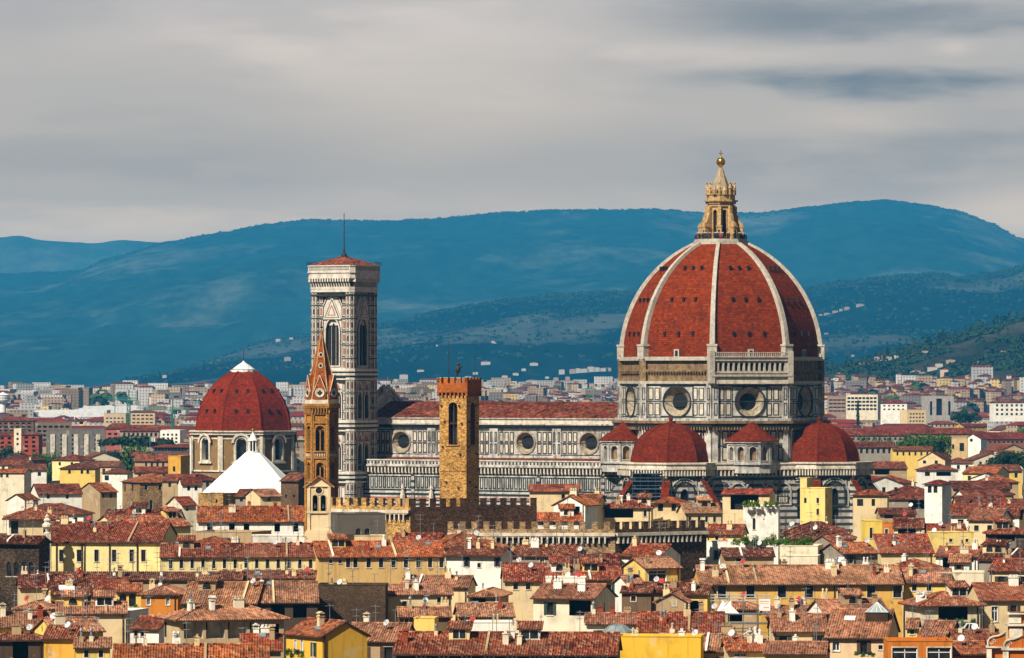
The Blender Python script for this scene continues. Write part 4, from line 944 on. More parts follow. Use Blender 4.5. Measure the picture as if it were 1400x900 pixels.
# ================================================================ WHITE TENT OVER THE BAPTISTERY
PY_ = 1384.0
def pz(py): return Z(py, PY_)
tn = root('tent_roof', (X(346, PY_), PY_, 0), 0, 'bright white pyramid tent roof with a small white lantern before the red dome', 'tent')
mb = MB(); mb.lathe([(14.3, 0), (14.3, pz(673)), (2.1, pz(619))], 8, 0, 0, 0, R(8))
for k in range(8): mb.tube(dirv(R(8) + k * R(45)) * 14.35 + UP * pz(673), dirv(R(8) + k * R(45)) * 2.1 + UP * (pz(619) + .05), .07, 4, 1)
mb.obj('membrane', ['tent_fabric', 'white_paint'], tn)
mb = MB(); z = pz(619); mb.prism(ngon(1.9, 8), z - .2, z + .4, 0, True, True); mb.prism(ngon(.8, 8), z + .5, pz(603), 1)
for k in range(8): mb.tube(dirv(k * R(45)) * 1.2 + UP * (z + .4), dirv(k * R(45)) * 1.2 + UP * pz(603), .17, 6, 0)
mb.prism(ngon(1.6, 8), pz(603), pz(601.5), 0, True, True); mb.lathe([(1.35, pz(601.5)), (.75, pz(596.5)), (.15, pz(591))], 8); mb.obj('lantern', ['white_paint', 'dark_opening'], tn)
mb = MB(); mb.ball((0, 0, pz(588.5)), .55, 10, 8); mb.tube((0, 0, pz(588)), (0, 0, pz(583)), .08, 5); mb.obj('ball', 'gold', tn, smooth=True)

# ================================================================ BELL GABLE
EY = 905.0
def ez(py): return Z(py, EY)
def ex(px): return (px - 437) / F * EY
bg = root('bell_gable', (X(437, EY), EY, 0), 0, 'cream bell gable with two arched bell openings and a small tiled pediment', 'bell gable')
mb = MB(); x0, x1 = ex(420), ex(452); Wd = x1 - x0; fr = Fr((x0, 0, 0), (1, 0, 0), (0, -1, 0)); z_e = ez(665)
hs = [('a', ex(424.5) - x0, ex(431.5) - x0, ez(699), ez(677)), ('a', ex(434.5) - x0, ex(441.5) - x0, ez(699), ez(677)), ('o', ex(427.5) - x0, ex(438) - x0, ez(673.5), ez(661.5))]
hs = [('a', 1.0, 1.95, ez(699), ez(677)), ('a', 2.5, 3.45, ez(699), ez(677))]
wall(mb, fr, Wd, 0, z_e, hs, 0)
f2 = Fr((x1, 0, 0), (0, 1, 0), (1, 0, 0)); wall(mb, f2, 2.2, 0, z_e, [], 0); wall(mb, Fr((x0, 2.2, 0), (0, -1, 0), (-1, 0, 0)), 2.2, 0, z_e, [], 0); wall(mb, Fr((x1, 2.2, 0), (-1, 0, 0), (0, 1, 0)), Wd, 0, z_e, [], 0)
ap = ez(652); mb.face([fr.p(0, z_e), fr.p(Wd, z_e), fr.p(Wd / 2, ap)], 0); mb.face([fr.p(Wd, z_e, -2.2), fr.p(0, z_e, -2.2), fr.p(Wd / 2, ap, -2.2)], 0)
for a in (0, Wd - .55): mb.fbox(fr, a, a + .55, ez(726), ez(665), 0, .22, 0)
mb.fbox(fr, -.2, Wd + .2, ez(728), ez(725), 0, .4, 0); mb.fbox(fr, -.1, Wd + .1, ez(702), ez(699), 0, .3, 0); mb.fbox(fr, -.3, Wd + .3, ez(665.6), ez(664.6), -2.4, .3, 0)
mb.fbox(fr, -.5, Wd + .5, 0, ez(728), -3, .5, 0)
h = ('o', Wd / 2 - .6, Wd / 2 + .6, ez(675.5), ez(666)); ring(mb, fr, h, .22, .15, 0); mb.face([fr.p(x, y, .02) for x, y in outline(h)], 1)
body = mb.obj('gable_wall', ['plaster', 'dark_opening'], bg, (.72, .56, .33))
for h in hs:
    mb = MB(); ring(mb, fr, h, .16, .12, 0); reveal(mb, fr, h, 1.6, 0, 1); mb.lathe([(.36, h[3] + .55), (.28, h[3] + .8), (.16, h[3] + 1.3), (.05, h[3] + 1.4)], 10, fr.p((h[1] + h[2]) / 2, 0).x, .5, 2); mb.obj('bell_opening', ['plaster', 'dark_opening', 'dark_iron'], body, (.6, .45, .26))
mb = MB()
for s_ in (-1, 1):
    A = [V((x0 + Wd / 2 + s_ * (Wd / 2 + .7), -.6, z_e - .1)), V((x0 + Wd / 2 + s_ * (Wd / 2 + .7), 2.8, z_e - .1)), V((x0 + Wd / 2, 2.8, ap + .25)), V((x0 + Wd / 2, -.6, ap + .25))]
    if s_ < 0: A = A[::-1]
    mb.face(A, 0); mb.face([p - UP * .2 for p in A[::-1]], 1)
    B = [p - UP * .2 for p in A]
    for i in range(4): mb.face([B[i], B[(i + 1) % 4], A[(i + 1) % 4], A[i]], 1)
mb.obj('roof', ['tiles', 'plaster'], bg, (.40, .16, .08))
# ================================================================ HOUSES
def ev(x0, x1, n): return [x0 + (x1 - x0) * (k + .5) / n for k in range(n)]
HT = [(530, 14), (560, 17), (600, 19), (640, 21), (690, 25), (720, 24), (750, 22.5), (775, 21), (800, 19.5), (850, 18), (900, 16.5), (960, 15)]
def eave_h(py):
    for (a, b), (c, d) in zip(HT, HT[1:]):
        if py <= c: return b + (d - b) * max(0, py - a) / (c - a)
    return HT[-1][1]
def depth(py): return (HZ - eave_h(py)) * F / (py - HY)
WALL = dict(cream=(.74, .56, .31), yellow=(.80, .54, .14), pale_yellow=(.80, .65, .29), ochre=(.64, .34, .055), orange=(.52, .16, .022), white=(.86, .81, .71), grey=(.27, .23, .18), tan=(.42, .29, .16), brown=(.15, .095, .055), pale=(.76, .65, .47), pink=(.52, .28, .18), stone=(.36, .22, .10), dark=(.075, .05, .033), red=(.30, .06, .03))
ROOF = dict(red=(.23, .034, .016), dark=(.105, .018, .012), pink=(.40, .17, .095), orange=(.35, .085, .022), brown=(.17, .05, .025), rust=(.25, .048, .018))
SL = 0.36
rng = random.Random(11)
CACHE = {}
def tplane(mb, A, B, C, D, near, m=0):              # a tiled slope: eave A-B (left to right seen from outside), upper edge D-C
    A, B, C, D = V(A), V(B), V(C), V(D); e = B - A; L = e.length
    if L < .05: return
    e.normalize(); n = e.cross((D + C) / 2 - (A + B) / 2)
    if n.length < 1e-6: return
    n.normalize(); f = n.cross(e); Hs = (D - A).dot(f); ud, uc = (D - A).dot(e), (C - A).dot(e); u_off = rng.randrange(400) * .44
    if not near:
        P = [A, B, C, D] if (C - D).length > .05 else [A, B, C]
        mb.face(P, m, [(u_off + (p - A).dot(e), (p - A).dot(f)) for p in P]); return
    def vm(u):
        if ud > 1e-4 and u < ud: return Hs * u / ud
        if uc < L - 1e-4 and u > uc: return Hs * max(0, (L - u)) / (L - uc)
        return Hs
    pts = []; k = 0; pw = .36
    prof = ((0, 0.0), (.42, 0.0), (.50, .08), (.71, .125), (.92, .08))
    while k * pw < L:
        for t, h in prof:
            u = (k + t) * pw
            if u < L: pts.append((u, h))
        k += 1
    pts.append((L, 0.0))
    extra = [x for x in (ud, uc) if .01 < x < L - .01]
    for x in extra: pts.append((x, .05))
    pts.sort()
    for (u0, h0), (u1, h1) in zip(pts, pts[1:]):
        if u1 - u0 < 1e-4: continue
        v0, v1 = vm(u0), vm(u1)
        if v0 + v1 < .02: continue
        P = [A + e * u0 + n * h0, A + e * u1 + n * h1, A + e * u1 + f * v1 + n * h1, A + e * u0 + f * v0 + n * h0]
        mb.face(P, m, [(u_off + u0, 0), (u_off + u1, 0), (u_off + u1, v1), (u_off + u0, v0)])
def window_me(w, h, style, near):
    w, h = round(w * 5) / 5, round(h * 5) / 5; key = ('win', w, h, style, near)
    if key in CACHE: return CACHE[key]
    mb = MB(); fr = Fr((-w / 2, 0, 0), (1, 0, 0), (0, -1, 0)); hole = ('a' if style == 'a' else 'r', 0, w, 0, h)
    mats = ['pale_stone', 'window_glass', 'white_paint', 'wood', 'dark_opening']
    if style == 'o': reveal(mb, fr, hole, 1.6, 3, 4)
    elif style == 'l':
        reveal(mb, fr, hole, 1.9, 0, 0); mb.fbox(fr, -.02, .2, 0, h, -.5, .02, 3)
    else:
        reveal(mb, fr, hole, .28, 0, 1)
        if near:
            fm = 2 if style == 'w' else 3
            t = .07 if style != 'w' else .1
            if style != 'a':
                for a0, a1, b0, b1 in ((0, w, 0, t), (0, w, h - t, h), (0, t, t, h - t), (w - t, w, t, h - t), (w / 2 - t / 2, w / 2 + t / 2, t, h - t)): mb.fbox(fr, a0, a1, b0, b1, -.27, -.2, fm)
                if style == 'w': mb.fbox(fr, t, w - t, h * .68, h * .68 + t, -.27, -.2, fm)
            mb.fbox(fr, -.12, w + .12, -.16, 0, -.1, .12, 0)
            if style in 'dw': ring(mb, fr, hole, .13, .05, 0)
    CACHE[key] = mb.mesh('window', mats); return CACHE[key]
def shutter_me(w, h):
    w, h = round(w * 5) / 5, round(h * 5) / 5; key = ('sh', w, h)
    if key not in CACHE:
        mb = MB(); mb.box(-w / 4, w / 4, -.09, -.02, 0, h, 0); z = .15
        while z < h - .2: mb.box(-w / 4 + .06, w / 4 - .06, -.11, -.09, z, z + .1, 0); z += .2
        CACHE[key] = mb.mesh('shutter', ['painted'])
    return CACHE[key]
SHUT = ((.05, .045, .035), (.03, .06, .04), (.09, .05, .03), (.05, .06, .07))
def chimney_me(v):
    key = ('chim', v)
    if key not in CACHE:
        mb = MB()
        if v == 0:
            mb.box(-.4, .4, -.35, .35, -1.2, 1.3, 0); mb.box(-.5, .5, -.45, .45, 1.3, 1.42, 1)
            for x in (-.36, .3): mb.box(x, x + .08, -.3, .3, 1.42, 1.75, 0)
            mb.hexa([(-.55, -.5, 1.75), (.55, -.5, 1.75), (.55, .5, 1.75), (-.55, .5, 1.75)], [(-.05, -.5, 2.05), (.05, -.5, 2.05), (.05, .5, 2.05), (-.05, .5, 2.05)], 1)
        elif v == 1:
            mb.box(-.55, .55, -.35, .35, -1.2, 1.0, 0)
            for x in (-.3, .3): mb.lathe([(.17, 1.0), (.15, 1.6), (.22, 1.65), (.05, 1.9)], 8, x, 0, 1)
        elif v == 2:
            mb.box(-.3, .3, -.3, .3, -1.2, .7, 0); mb.lathe([(.16, .7), (.16, 1.5), (.3, 1.55), (.26, 1.75), (.02, 2.0)], 8, 0, 0, 2)
        else:
            mb.box(-.75, .75, -.4, .4, -1.2, 1.2, 0); mb.box(-.85, .85, -.5, .5, 1.2, 1.32, 1)
            for x in (-.5, 0, .5): mb.box(x - .17, x + .17, -.2, .2, 1.32, 1.7, 1)
        CACHE[key] = mb.mesh('chimney', ['plaster', 'fine_stone', 'metal'])
    return CACHE[key]
def antenna_me(v):
    key = ('ant', v)
    if key not in CACHE:
        mb = MB(); h = (3.2, 4.4, 2.6)[v]; mb.tube((0, 0, -.6), (0, 0, h), .05, 5)
        for z, n, L in (((h - .3, 5, 1.3), (h - 1.2, 4, .9)), ((h - .2, 6, 1.6), (h - 1.0, 5, 1.3), (h - 1.9, 3, .8)), ((h - .2, 5, 1.1),))[v]:
            ang = .7 + v; d = V((cos(ang), sin(ang), 0)); q = V((-sin(ang), cos(ang), 0)); mb.tube(-d * L * .4 + UP * z, d * L * .6 + UP * z, .04, 4)
            for i in range(n): p = d * L * (-.38 + i / (n - 1) * .95) + UP * z; mb.tube(p - q * (.45 - i * .03), p + q * (.45 - i * .03), .03, 4)
        CACHE[key] = mb.mesh('antenna', ['metal'])
    return CACHE[key]
def dish_me():
    if 'dish' not in CACHE:
        mb = MB(); mb.tube((0, 0, -.5), (0, 0, .9), .04, 5, 1); n = V((-.45, -.75, .5)).normalized(); a = n.orthogonal().normalized(); b = n.cross(a); c = V((0, 0, 1.1))
        rs = ((0, 0), (.2, .02), (.38, .07), (.5, .13))
        for (r0, d0), (r1, d1) in zip(rs, rs[1:]):
            for k in range(14):
                t0, t1 = 2 * pi * k / 14, 2 * pi * (k + 1) / 14; P = lambda r, d, t: c + n * d + (a * cos(t) + b * sin(t)) * r
                mb.face([P(r0, d0, t0), P(r1, d1, t0), P(r1, d1, t1), P(r0, d0, t1)] if r0 else [c, P(r1, d1, t0), P(r1, d1, t1)], 0)
        mb.tube(c - b * .45 + n * .1, c + n * .5, .025, 4, 1); mb.ball(c + n * .5, .07, 6, 4, 1)
        CACHE['dish'] = mb.mesh('satellite_dish', ['painted', 'metal'])
    return CACHE['dish']
def skylight_me():
    if 'sky' not in CACHE:
        mb = MB(); a = [(-.5, -.6, -.1), (.5, -.6, -.1), (.5, .6, .32), (-.5, .6, .32)]; mb.hexa(a, [(p[0], p[1], p[2] + .2) for p in a], 0); b = [(p[0] * .8, p[1] * .8, .11 + p[1] * .8 * .35 + .205) for p in a]; mb.face(b, 1); CACHE['sky'] = mb.mesh('skylight', ['metal', 'lead_roof'])
    return CACHE['sky']
def dormer_me(v):
    key = ('dorm', v)
    if key not in CACHE:
        mb = MB(); w = (1.3, 1.7, 2.3)[v] ; mb.box(-1.4, 1.4, 0, 2.6, -1.2, 1.6, 0); fr = Fr((-1.4, -.01, 0), (1, 0, 0), (0, -1, 0)); a = 1.4 - w / 2
        h = ('a' if v == 0 else 'r', a, a + w, .2, 1.35); ring(mb, fr, h, .1, .06, 0); mb.face([fr.p(x, y, .015) for x, y in outline(h)], 1)
        if v: mb.fbox(fr, 1.36, 1.44, .2, 1.35, .02, .05, 2)
        CACHE[key] = mb.mesh('dormer', ['plaster', 'window_glass', 'white_paint'])
    return CACHE[key]
def dormer_roof_me():
    if 'dormr' not in CACHE:
        mb = MB(); 
        for A, B, C, D in (((-1.75, -.4, 1.5), (1.75, -.4, 1.5), (1.75, 2.9, 2.45), (-1.75, 2.9, 2.45)),): tplane(mb, A, B, C, D, True); mb.face([V(p) - UP * .12 for p in (D, C, B, A)], 1); mb.face([V(A) - UP * .12, V(B) - UP * .12, B, A], 1)
        mb.face([(1.4, 2.6, 1.5), (-1.4, 2.6, 1.5), (-1.4, 2.6, 2.3), (1.4, 2.6, 2.3)], 1)
        CACHE['dormr'] = mb.mesh('dormer_roof', ['tiles', 'wood'])
    return CACHE['dormr']
SOLID = []                                          # screen rectangles and depths of what is already built
ANCHORS = []                                        # (screen x, screen y, name) used to describe neighbours
def house(label, xa, xb, ye, yr=None, kind='gx', a=0, wc='cream', rc='red', win=(), side=(), short=None, d=None, Y=None, chim=(), ant=(), dish=(), name='house', cat='house', over=.55, wm='plaster', slope=SL, group=None, skylight=(), solid=True, trim=False, yb=None, lod=None, rail=False):
    Y = Y or depth(ye); a = R(a); ca, sa = cos(a), sin(a); near = Y < 1080 if lod is None else lod
    ka, kb = (xa - 700) / F, (xb - 700) / F
    if a >= 0: P0 = V((ka * Y, Y, 0)); w = (kb * Y - P0.x) / (ca - kb * sa)
    else: P1 = V((kb * Y, Y, 0)); w = (P1.x - ka * Y) / (ca - ka * sa); P0 = P1 - V((ca, sa, 0)) * w
    if Y > 1000 and rc == 'red': rc = (.145, .018, .010) if Y > 1150 else (.20, .027, .013)
    if Y > 1150 and rc == 'dark': rc = (.085, .014, .010)
    ze = Z(ye, Y); wcol = WALL[wc] if isinstance(wc, str) else wc; rcol = ROOF[rc] if isinstance(rc, str) else rc
    j = rng.uniform(.85, 1.12); rcol = tuple(c * j * rng.uniform(.93, 1.07) for c in rcol); j = rng.uniform(.93, 1.05); wcol = tuple(c * j for c in wcol)
    if d is None:
        if yr is None: d = 9.0
        else:
            g = (HY - yr) / F; q = (HZ - ze + g * Y) / (slope - g)
            d = max(2.5, 2 * q if kind in ('gx', 'hip') else q * (1 if kind == 'shed' else 2))
    if kind == 'gy' and yr is not None:
        g = (HY - yr) / F; slope = max(.15, min(.6, (HZ - ze + g * Y) / (w / 2)))
    if near and label and not win and kind not in ('shed', 'flat') and 'blank' not in label and xb - xa > 18:
        m_ = F / Y; win = [(rng.choice('sdsw'), ev(xa + 3, xb - 3, max(1, int(w / 3.4))), ye + 1.0 * m_, ye + 2.7 * m_, 1.1 * m_)]
    rt = root(name, P0 + V((ca, sa, 0)) * w / 2, a, label, cat, group)
    h2 = w / 2; o = over
    def frontx(px): k = (px - 700) / F; t = (k * P0.y - P0.x) / (ca - k * sa); return t, P0.y + t * sa
    side_right = a < 0
    Pc = P0 + V((ca, sa, 0)) * w if side_right else P0
    def sidex(px): k = (px - 700) / F; t = (k * Pc.y - Pc.x) / (-sa - k * ca); return t, Pc.y + t * ca
    holes = {'f': [], 's': []}; wl = []
    for key, specs, fx in (('f', win, frontx), ('s', side, sidex)):
        for st, xs, y0, y1, wp in specs:
            for px in xs:
                t, yy = fx(px); ww = wp * yy / F
                if key == 's': ww = wp * yy / F
                z0, z1 = Z(y1, yy), Z(y0, yy); ww = max(.6, round(ww * 5) / 5); hh = max(.6, round((z1 - z0) * 5) / 5)
                LL = w if key == 'f' else d
                if key == 's' and side_right is False: t = d - t
                if t - ww / 2 < .15 or t + ww / 2 > LL - .15 or z0 + hh > ze + (0 if kind != 'gy' else 4): 
                    t = min(max(t, ww / 2 + .2), LL - ww / 2 - .2)
                    if ww + .4 > LL: continue
                    if z0 + hh > ze - .1 and not (kind == 'gy' and key == 'f'): z0 = ze - .15 - hh
                if any(abs(t - (q[1] + q[2]) / 2) < ww * .5 + (q[2] - q[1]) / 2 and q[3] < z0 + hh and q[4] > z0 for q in holes[key]): continue
                holes[key].append(('a' if st == 'a' else 'r', t - ww / 2, t + ww / 2, z0, z0 + hh)); wl.append((key, st, t, z0, ww, hh))
    fr_f = Fr((-h2, 0, 0), (1, 0, 0), (0, -1, 0)); fr_r = Fr((h2, 0, 0), (0, 1, 0), (1, 0, 0)); fr_l = Fr((-h2, d, 0), (0, -1, 0), (-1, 0, 0)); fr_b = Fr((h2, d, 0), (-1, 0, 0), (0, 1, 0))
    mb = MB(); top = ze + (.7 if kind == 'flat' else 0)
    wall(mb, fr_f, w, 0, top, [h for h in holes['f'] if h[4] <= top]); wall(mb, fr_b, w, 0, top)
    wall(mb, fr_r, d, 0, top, holes['s'] if side_right else ()); wall(mb, fr_l, d, 0, top, () if side_right else holes['s'])
    zr = ze + slope * (d / 2 if kind in ('gx', 'hip') else w / 2)
    if kind == 'shed': zr = ze + slope * d
    if kind == 'gx':
        for fr in (fr_r, fr_l): mb.face([fr.p(0, ze), fr.p(d, ze), fr.p(d / 2, zr)], 0)
    if kind == 'gy':
        for fr in (fr_f, fr_b): mb.face([fr.p(0, ze), fr.p(w, ze), fr.p(h2, zr)], 0)
    if kind == 'shed':
        mb.face([fr_r.p(0, ze), fr_r.p(d, ze), fr_r.p(d, zr)], 0); mb.face([fr_l.p(0, ze), fr_l.p(d, ze), fr_l.p(0, zr)], 0); mb.face([fr_b.p(0, ze), fr_b.p(w, ze), fr_b.p(w, zr), fr_b.p(0, zr)], 0)
    if kind == 'flat':
        mb.face([(-h2, 0, ze), (h2, 0, ze), (h2, d, ze), (-h2, d, ze)], 0); t_ = .3
        for x0, x1, y0, y1 in ((-h2 - .08, h2 + .08, -.08, t_), (-h2 - .08, h2 + .08, d - t_, d + .08), (-h2 - .08, -h2 + t_, t_, d - t_), (h2 - t_, h2 + .08, t_, d - t_)): mb.box(x0, x1, y0, y1, ze + .7, ze + .82, 0)
        for y, s_ in ((t_, 1), (d - t_, -1)): mb.face([(-h2, y, ze), (h2, y, ze), (h2, y, ze + .7), (-h2, y, ze + .7)][::s_], 0)
    if trim: mb.fbox(fr_f, 0, w, ze - .5, ze - .25, 0, .15, 0)
    wo = mb.obj('wall', wm, rt, wcol)
    # roof
    g = .3; zo = ze - slope * o; tm = 'tiles' if near else 'tiles_far'; mb = MB(); caps = []; slopes = []
    if kind == 'gx':
        slopes = [((-h2 - g, -o, zo), (h2 + g, -o, zo), (h2 + g, d / 2, zr), (-h2 - g, d / 2, zr)), ((h2 + g, d + o, zo), (-h2 - g, d + o, zo), (-h2 - g, d / 2, zr), (h2 + g, d / 2, zr))]; caps = [((-h2 - g, d / 2, zr), (h2 + g, d / 2, zr))]
        zf = lambda x, y: zr - slope * abs(y - d / 2)
    elif kind == 'gy':
        zo = ze - slope * o
        slopes = [((-h2 - o, d + g, zo), (-h2 - o, -g, zo), (0, -g, zr), (0, d + g, zr)), ((h2 + o, -g, zo), (h2 + o, d + g, zo), (0, d + g, zr), (0, -g, zr))]; caps = [((0, -g, zr), (0, d + g, zr))]
        zf = lambda x, y: zr - slope * abs(x)
    elif kind == 'hip':
        q = min(d, w) / 2; zr = ze + slope * q; E = q + o; W1, W0, D0, D1 = h2 + o, -h2 - o, -o, d + o
        if w >= d: r0, r1 = (W0 + E, d / 2, zr), (W1 - E, d / 2, zr)
        else: r0, r1 = (0, D0 + E, zr), (0, D1 - E, zr)
        A, B, C, D = (W0, D0, zo), (W1, D0, zo), (W1, D1, zo), (W0, D1, zo)
        if w >= d: slopes = [(A, B, r1, r0), (B, C, r1, r1), (C, D, r0, r1), (D, A, r0, r0)]
        else: slopes = [(A, B, r0, r0), (B, C, r1, r0), (C, D, r1, r1), (D, A, r0, r1)]
        caps = [(A, r0), (B, r1 if w >= d else r0), (C, r1), (D, r0 if w >= d else r1), (r0, r1)]
        zf = lambda x, y: ze + slope * min(h2 - abs(x), min(y, d - y))
    elif kind == 'shed':
        slopes = [((-h2 - g, -o, zo), (h2 + g, -o, zo), (h2 + g, d + g, zr + slope * g), (-h2 - g, d + g, zr + slope * g))]; zf = lambda x, y: ze + slope * y
    else: zf = lambda x, y: ze
    ro = rt
    if slopes:
        for s_ in slopes:
            A, B, C, D = map(V, s_); tplane(mb, A, B, C, D, near); dn = UP * -.14; P = [p for i, p in enumerate((A, B, C, D)) if i == 0 or (p - (A, B, C, D)[i - 1]).length > .01]
            mb.face([p + dn for p in P[::-1]], 1); mb.face([A + dn, B + dn, B + UP * .01, A + UP * .01], 1)
            if kind != 'hip':
                mb.face([B + dn, C + dn, C, B], 1); mb.face([D + dn, A + dn, A, D], 1)
        if near:
            for p, q in caps:
                if (V(q) - V(p)).length > .2: mb.tube(V(p) + UP * .05, V(q) + UP * .05, .2, 6, 0)
        ro = mb.obj('roof', [tm, 'wood'], rt, rcol)
    for key, st, t, z0, ww, hh in wl:
        fr = fr_f if key == 'f' else (fr_r if side_right else fr_l); p = fr.p(t, z0)
        wi = link('window', window_me(ww, hh, 'd' if st == 's' else st, near), rt); wi.location = p; rz = math.atan2(fr.u.y, fr.u.x); wi.rotation_euler = (0, 0, rz)
        if st == 's' and near:
            sc_ = SHUT[int(abs(label.__hash__() if False else sum(map(ord, label or 'x')))) % 4] if label else SHUT[0]
            for s_ in (-1, 1):
                sh = link('shutter', shutter_me(ww, hh), wi, sc_); sh.location = (s_ * ww * .76, 0, 0)
    def pos(px, fy=.5):
        t, _ = frontx(px); x = max(-h2 + .8, min(h2 - .8, t - h2)); y = d * fy; return V((x, y, zf(x, y)))
    for px in chim: p = pos(px, rng.uniform(.3, .65)); c = link('chimney', chimney_me(rng.randrange(4)), ro, rng.choice((WALL['cream'], WALL['white'], WALL['tan'], WALL['pale']))); c.location = p; c.rotation_euler = (0, 0, rng.choice((0, pi / 2)))
    for px in ant: c = link('antenna', antenna_me(rng.randrange(3)), ro); c.location = pos(px, rng.uniform(.3, .6)); c.rotation_euler = (0, 0, rng.uniform(0, 6))
    for px in dish: c = link('satellite_dish', dish_me(), ro, rng.choice(((.75, .74, .72), (.75, .74, .72), (.45, .04, .03), (.5, .5, .5)))); c.location = pos(px, .3)
    for px, fy, ww, hh in skylight:
        p = pos(px, fy); mb = MB(); mb.hexa([(-ww / 2, -hh / 2, .05 - slope * hh / 2), (ww / 2, -hh / 2, .05 - slope * hh / 2), (ww / 2, hh / 2, .05 + slope * hh / 2), (-ww / 2, hh / 2, .05 + slope * hh / 2)], [(-ww / 2, -hh / 2, .3 - slope * hh / 2), (ww / 2, -hh / 2, .3 - slope * hh / 2), (ww / 2, hh / 2, .3 + slope * hh / 2), (-ww / 2, hh / 2, .3 + slope * hh / 2)], 0); c = mb.obj('skylight', 'white_paint', ro); c.location = p
    if near:                                        # the clutter every old roof carries
        r2 = random.Random(int(xa * 7 + ye * 13)); n = max(1, int(w / 2.5))
        for k in range(n):
            x = r2.uniform(-h2 + .9, h2 - .9); y = d * r2.uniform(.2, .6); z = zf(x, y); q = r2.random()
            if kind == 'flat' and q < .45: continue
            if q < .40: c = link('chimney', chimney_me(r2.randrange(4)), ro, r2.choice((WALL['cream'], WALL['white'], WALL['tan'], WALL['pale'], WALL['red']))); c.rotation_euler = (0, 0, r2.choice((0, pi / 2))); q2 = r2.uniform(.7, 1.05); c.scale = (q2, q2, q2)
            elif q < .78: c = link('antenna', antenna_me(r2.randrange(3)), ro); c.rotation_euler = (0, 0, r2.uniform(0, 6))
            elif q < .86: c = link('satellite_dish', dish_me(), ro, r2.choice(((.75, .74, .72), (.45, .04, .03), (.5, .5, .5))))
            elif q < .92 and kind != 'flat': c = link('skylight', skylight_me(), ro)
            elif kind in ('gx', 'shed', 'hip') and w > 8 and d > 6:
                c = link('dormer', dormer_me(r2.randrange(3)), rt, r2.choice((WALL['cream'], WALL['white'], WALL['yellow'], WALL['tan'], WALL['pale']))); z = zf(x, d * .3); y = d * .3; q3 = link('dormer_roof', dormer_roof_me(), c, rcol)
            else: c = link('chimney', chimney_me(1), ro, WALL['cream'])
            c.location = (x, y, z)
        if kind == 'gx' and w > 9:
            for k in range(1 + int(w > 18)):
                if r2.random() < .6:
                    x = r2.uniform(-h2 + 2, h2 - 2); mb = MB(); t_ = .16
                    mb.hexa([(x - t_, -.1, ze - .3), (x + t_, -.1, ze - .3), (x + t_, d / 2, zr - .3), (x - t_, d / 2, zr - .3)], [(x - t_, -.1, ze + .35), (x + t_, -.1, ze + .35), (x + t_, d / 2, zr + .35), (x - t_, d / 2, zr + .35)]); mb.obj('party_wall', 'plaster', rt, r2.choice((WALL['white'], WALL['cream'], WALL['tan'])))
        if w > 6 and kind != 'flat' and r2.random() < .7:
            x = r2.choice((-h2 + .3, h2 - .45)) if w < 14 else r2.uniform(-h2 + 1, h2 - 1)
            if not any(h[1] - .3 < x + h2 < h[2] + .3 for h in holes['f']): mb = MB(); mb.box(x - .08, x + .08, -.2, -.04, 0, ze - .1); mb.obj('downpipe', 'wood', rt)
    x0 = min(xa, xb) - (abs(sa) * d * F / Y if a > 0 else 0) - 4; x1 = max(xa, xb) + (abs(sa) * d * F / Y if a < 0 else 0) + 4
    ytop = (yr if yr is not None else ye - 8)
    if solid: SOLID.append((x0, x1, ytop - 3, yb if yb is not None else ye + 16, Y))
    if short: ANCHORS.append(((x0 + x1) / 2, (ytop + ye) / 2, short, rt))
    rt['_px'] = (x0 + x1) / 2
    return dict(root=rt, wall=wo, roof=ro, w=w, d=d, Y=Y, ze=ze, zr=zr, fx=frontx, P0=P0, a=a, ff=fr_f, fr=fr_r, fl=fr_l)
for n_, x_, y_ in (('the bell gable', 437, 690), ('the lit battlement', 505, 700), ('the dark battlement', 650, 700), ('the courtyard battlement', 740, 735), ('the dark courtyard battlement', 900, 735), ('the marble bell tower', 490, 640), ('the white tent', 345, 650), ('the domed chapel', 290, 630), ('the stone tower', 628, 640), ('the left apse', 910, 660), ('the right apse', 1120, 660)): ANCHORS.append((x_, y_, n_, None))
for s_ in ((414, 462, 440, 745, 905), (450, 562, 680, 722, 975), (560, 736, 680, 722, 985), (655, 842, 714, 766, 930), (840, 968, 714, 766, 930), (515, 850, 550, 700, 1290), (595, 662, 515, 690, 1000), (820, 1190, 570, 690, 1255), (420, 520, 360, 690, 1325), (258, 408, 500, 645, 1630), (293, 398, 590, 668, 1372), (415, 462, 450, 700, 1016)): SOLID.append(s_)
# ---------------------------------------------------------------- houses seen one by one
def ev(x0, x1, n): return [x0 + (x1 - x0) * (k + .5) / n for k in range(n)]
H = house
# --- left third
longa = H('long pale yellow building with seven tall narrow windows and a dark red roof', 57, 219, 741, 715, 'gx', -7, 'pale_yellow', 'red', [('d', [64, 84, 108, 132, 156, 180, 196], 752, 768, 6)], short='the seven-windowed yellow building', name='palace', cat='building', trim=True, Y=905, yb=780)
H('long pale yellow lower wing with many small dark windows left of the ochre wing', 220, 434, 761, 744, 'gx', 3, 'pale_yellow', 'red', [('d', ev(226, 432, 14), 765, 777, 5)], short='the many-windowed yellow wing', name='palace', cat='building', Y=896, yb=783, trim=True)
H('long ochre wing with a row of dark windows under an orange red roof', 435, 608, 761, 741, 'gx', 9, (.62, .40, .15), 'orange', [('d', [452, 465], 765, 770, 3), ('d', [476, 486, 504, 521, 538, 555, 572, 588, 604], 763, 776, 6)], short='the ochre wing', name='palace', cat='building', Y=893, yb=785)
H('very low dark red lean-to roof running below the pale yellow buildings', 42, 330, 792, 787, 'shed', 0, 'tan', 'dark', [], short='the long lean-to', Y=868, d=4.2, yb=800, slope=.26, ant=[150, 214, 232])
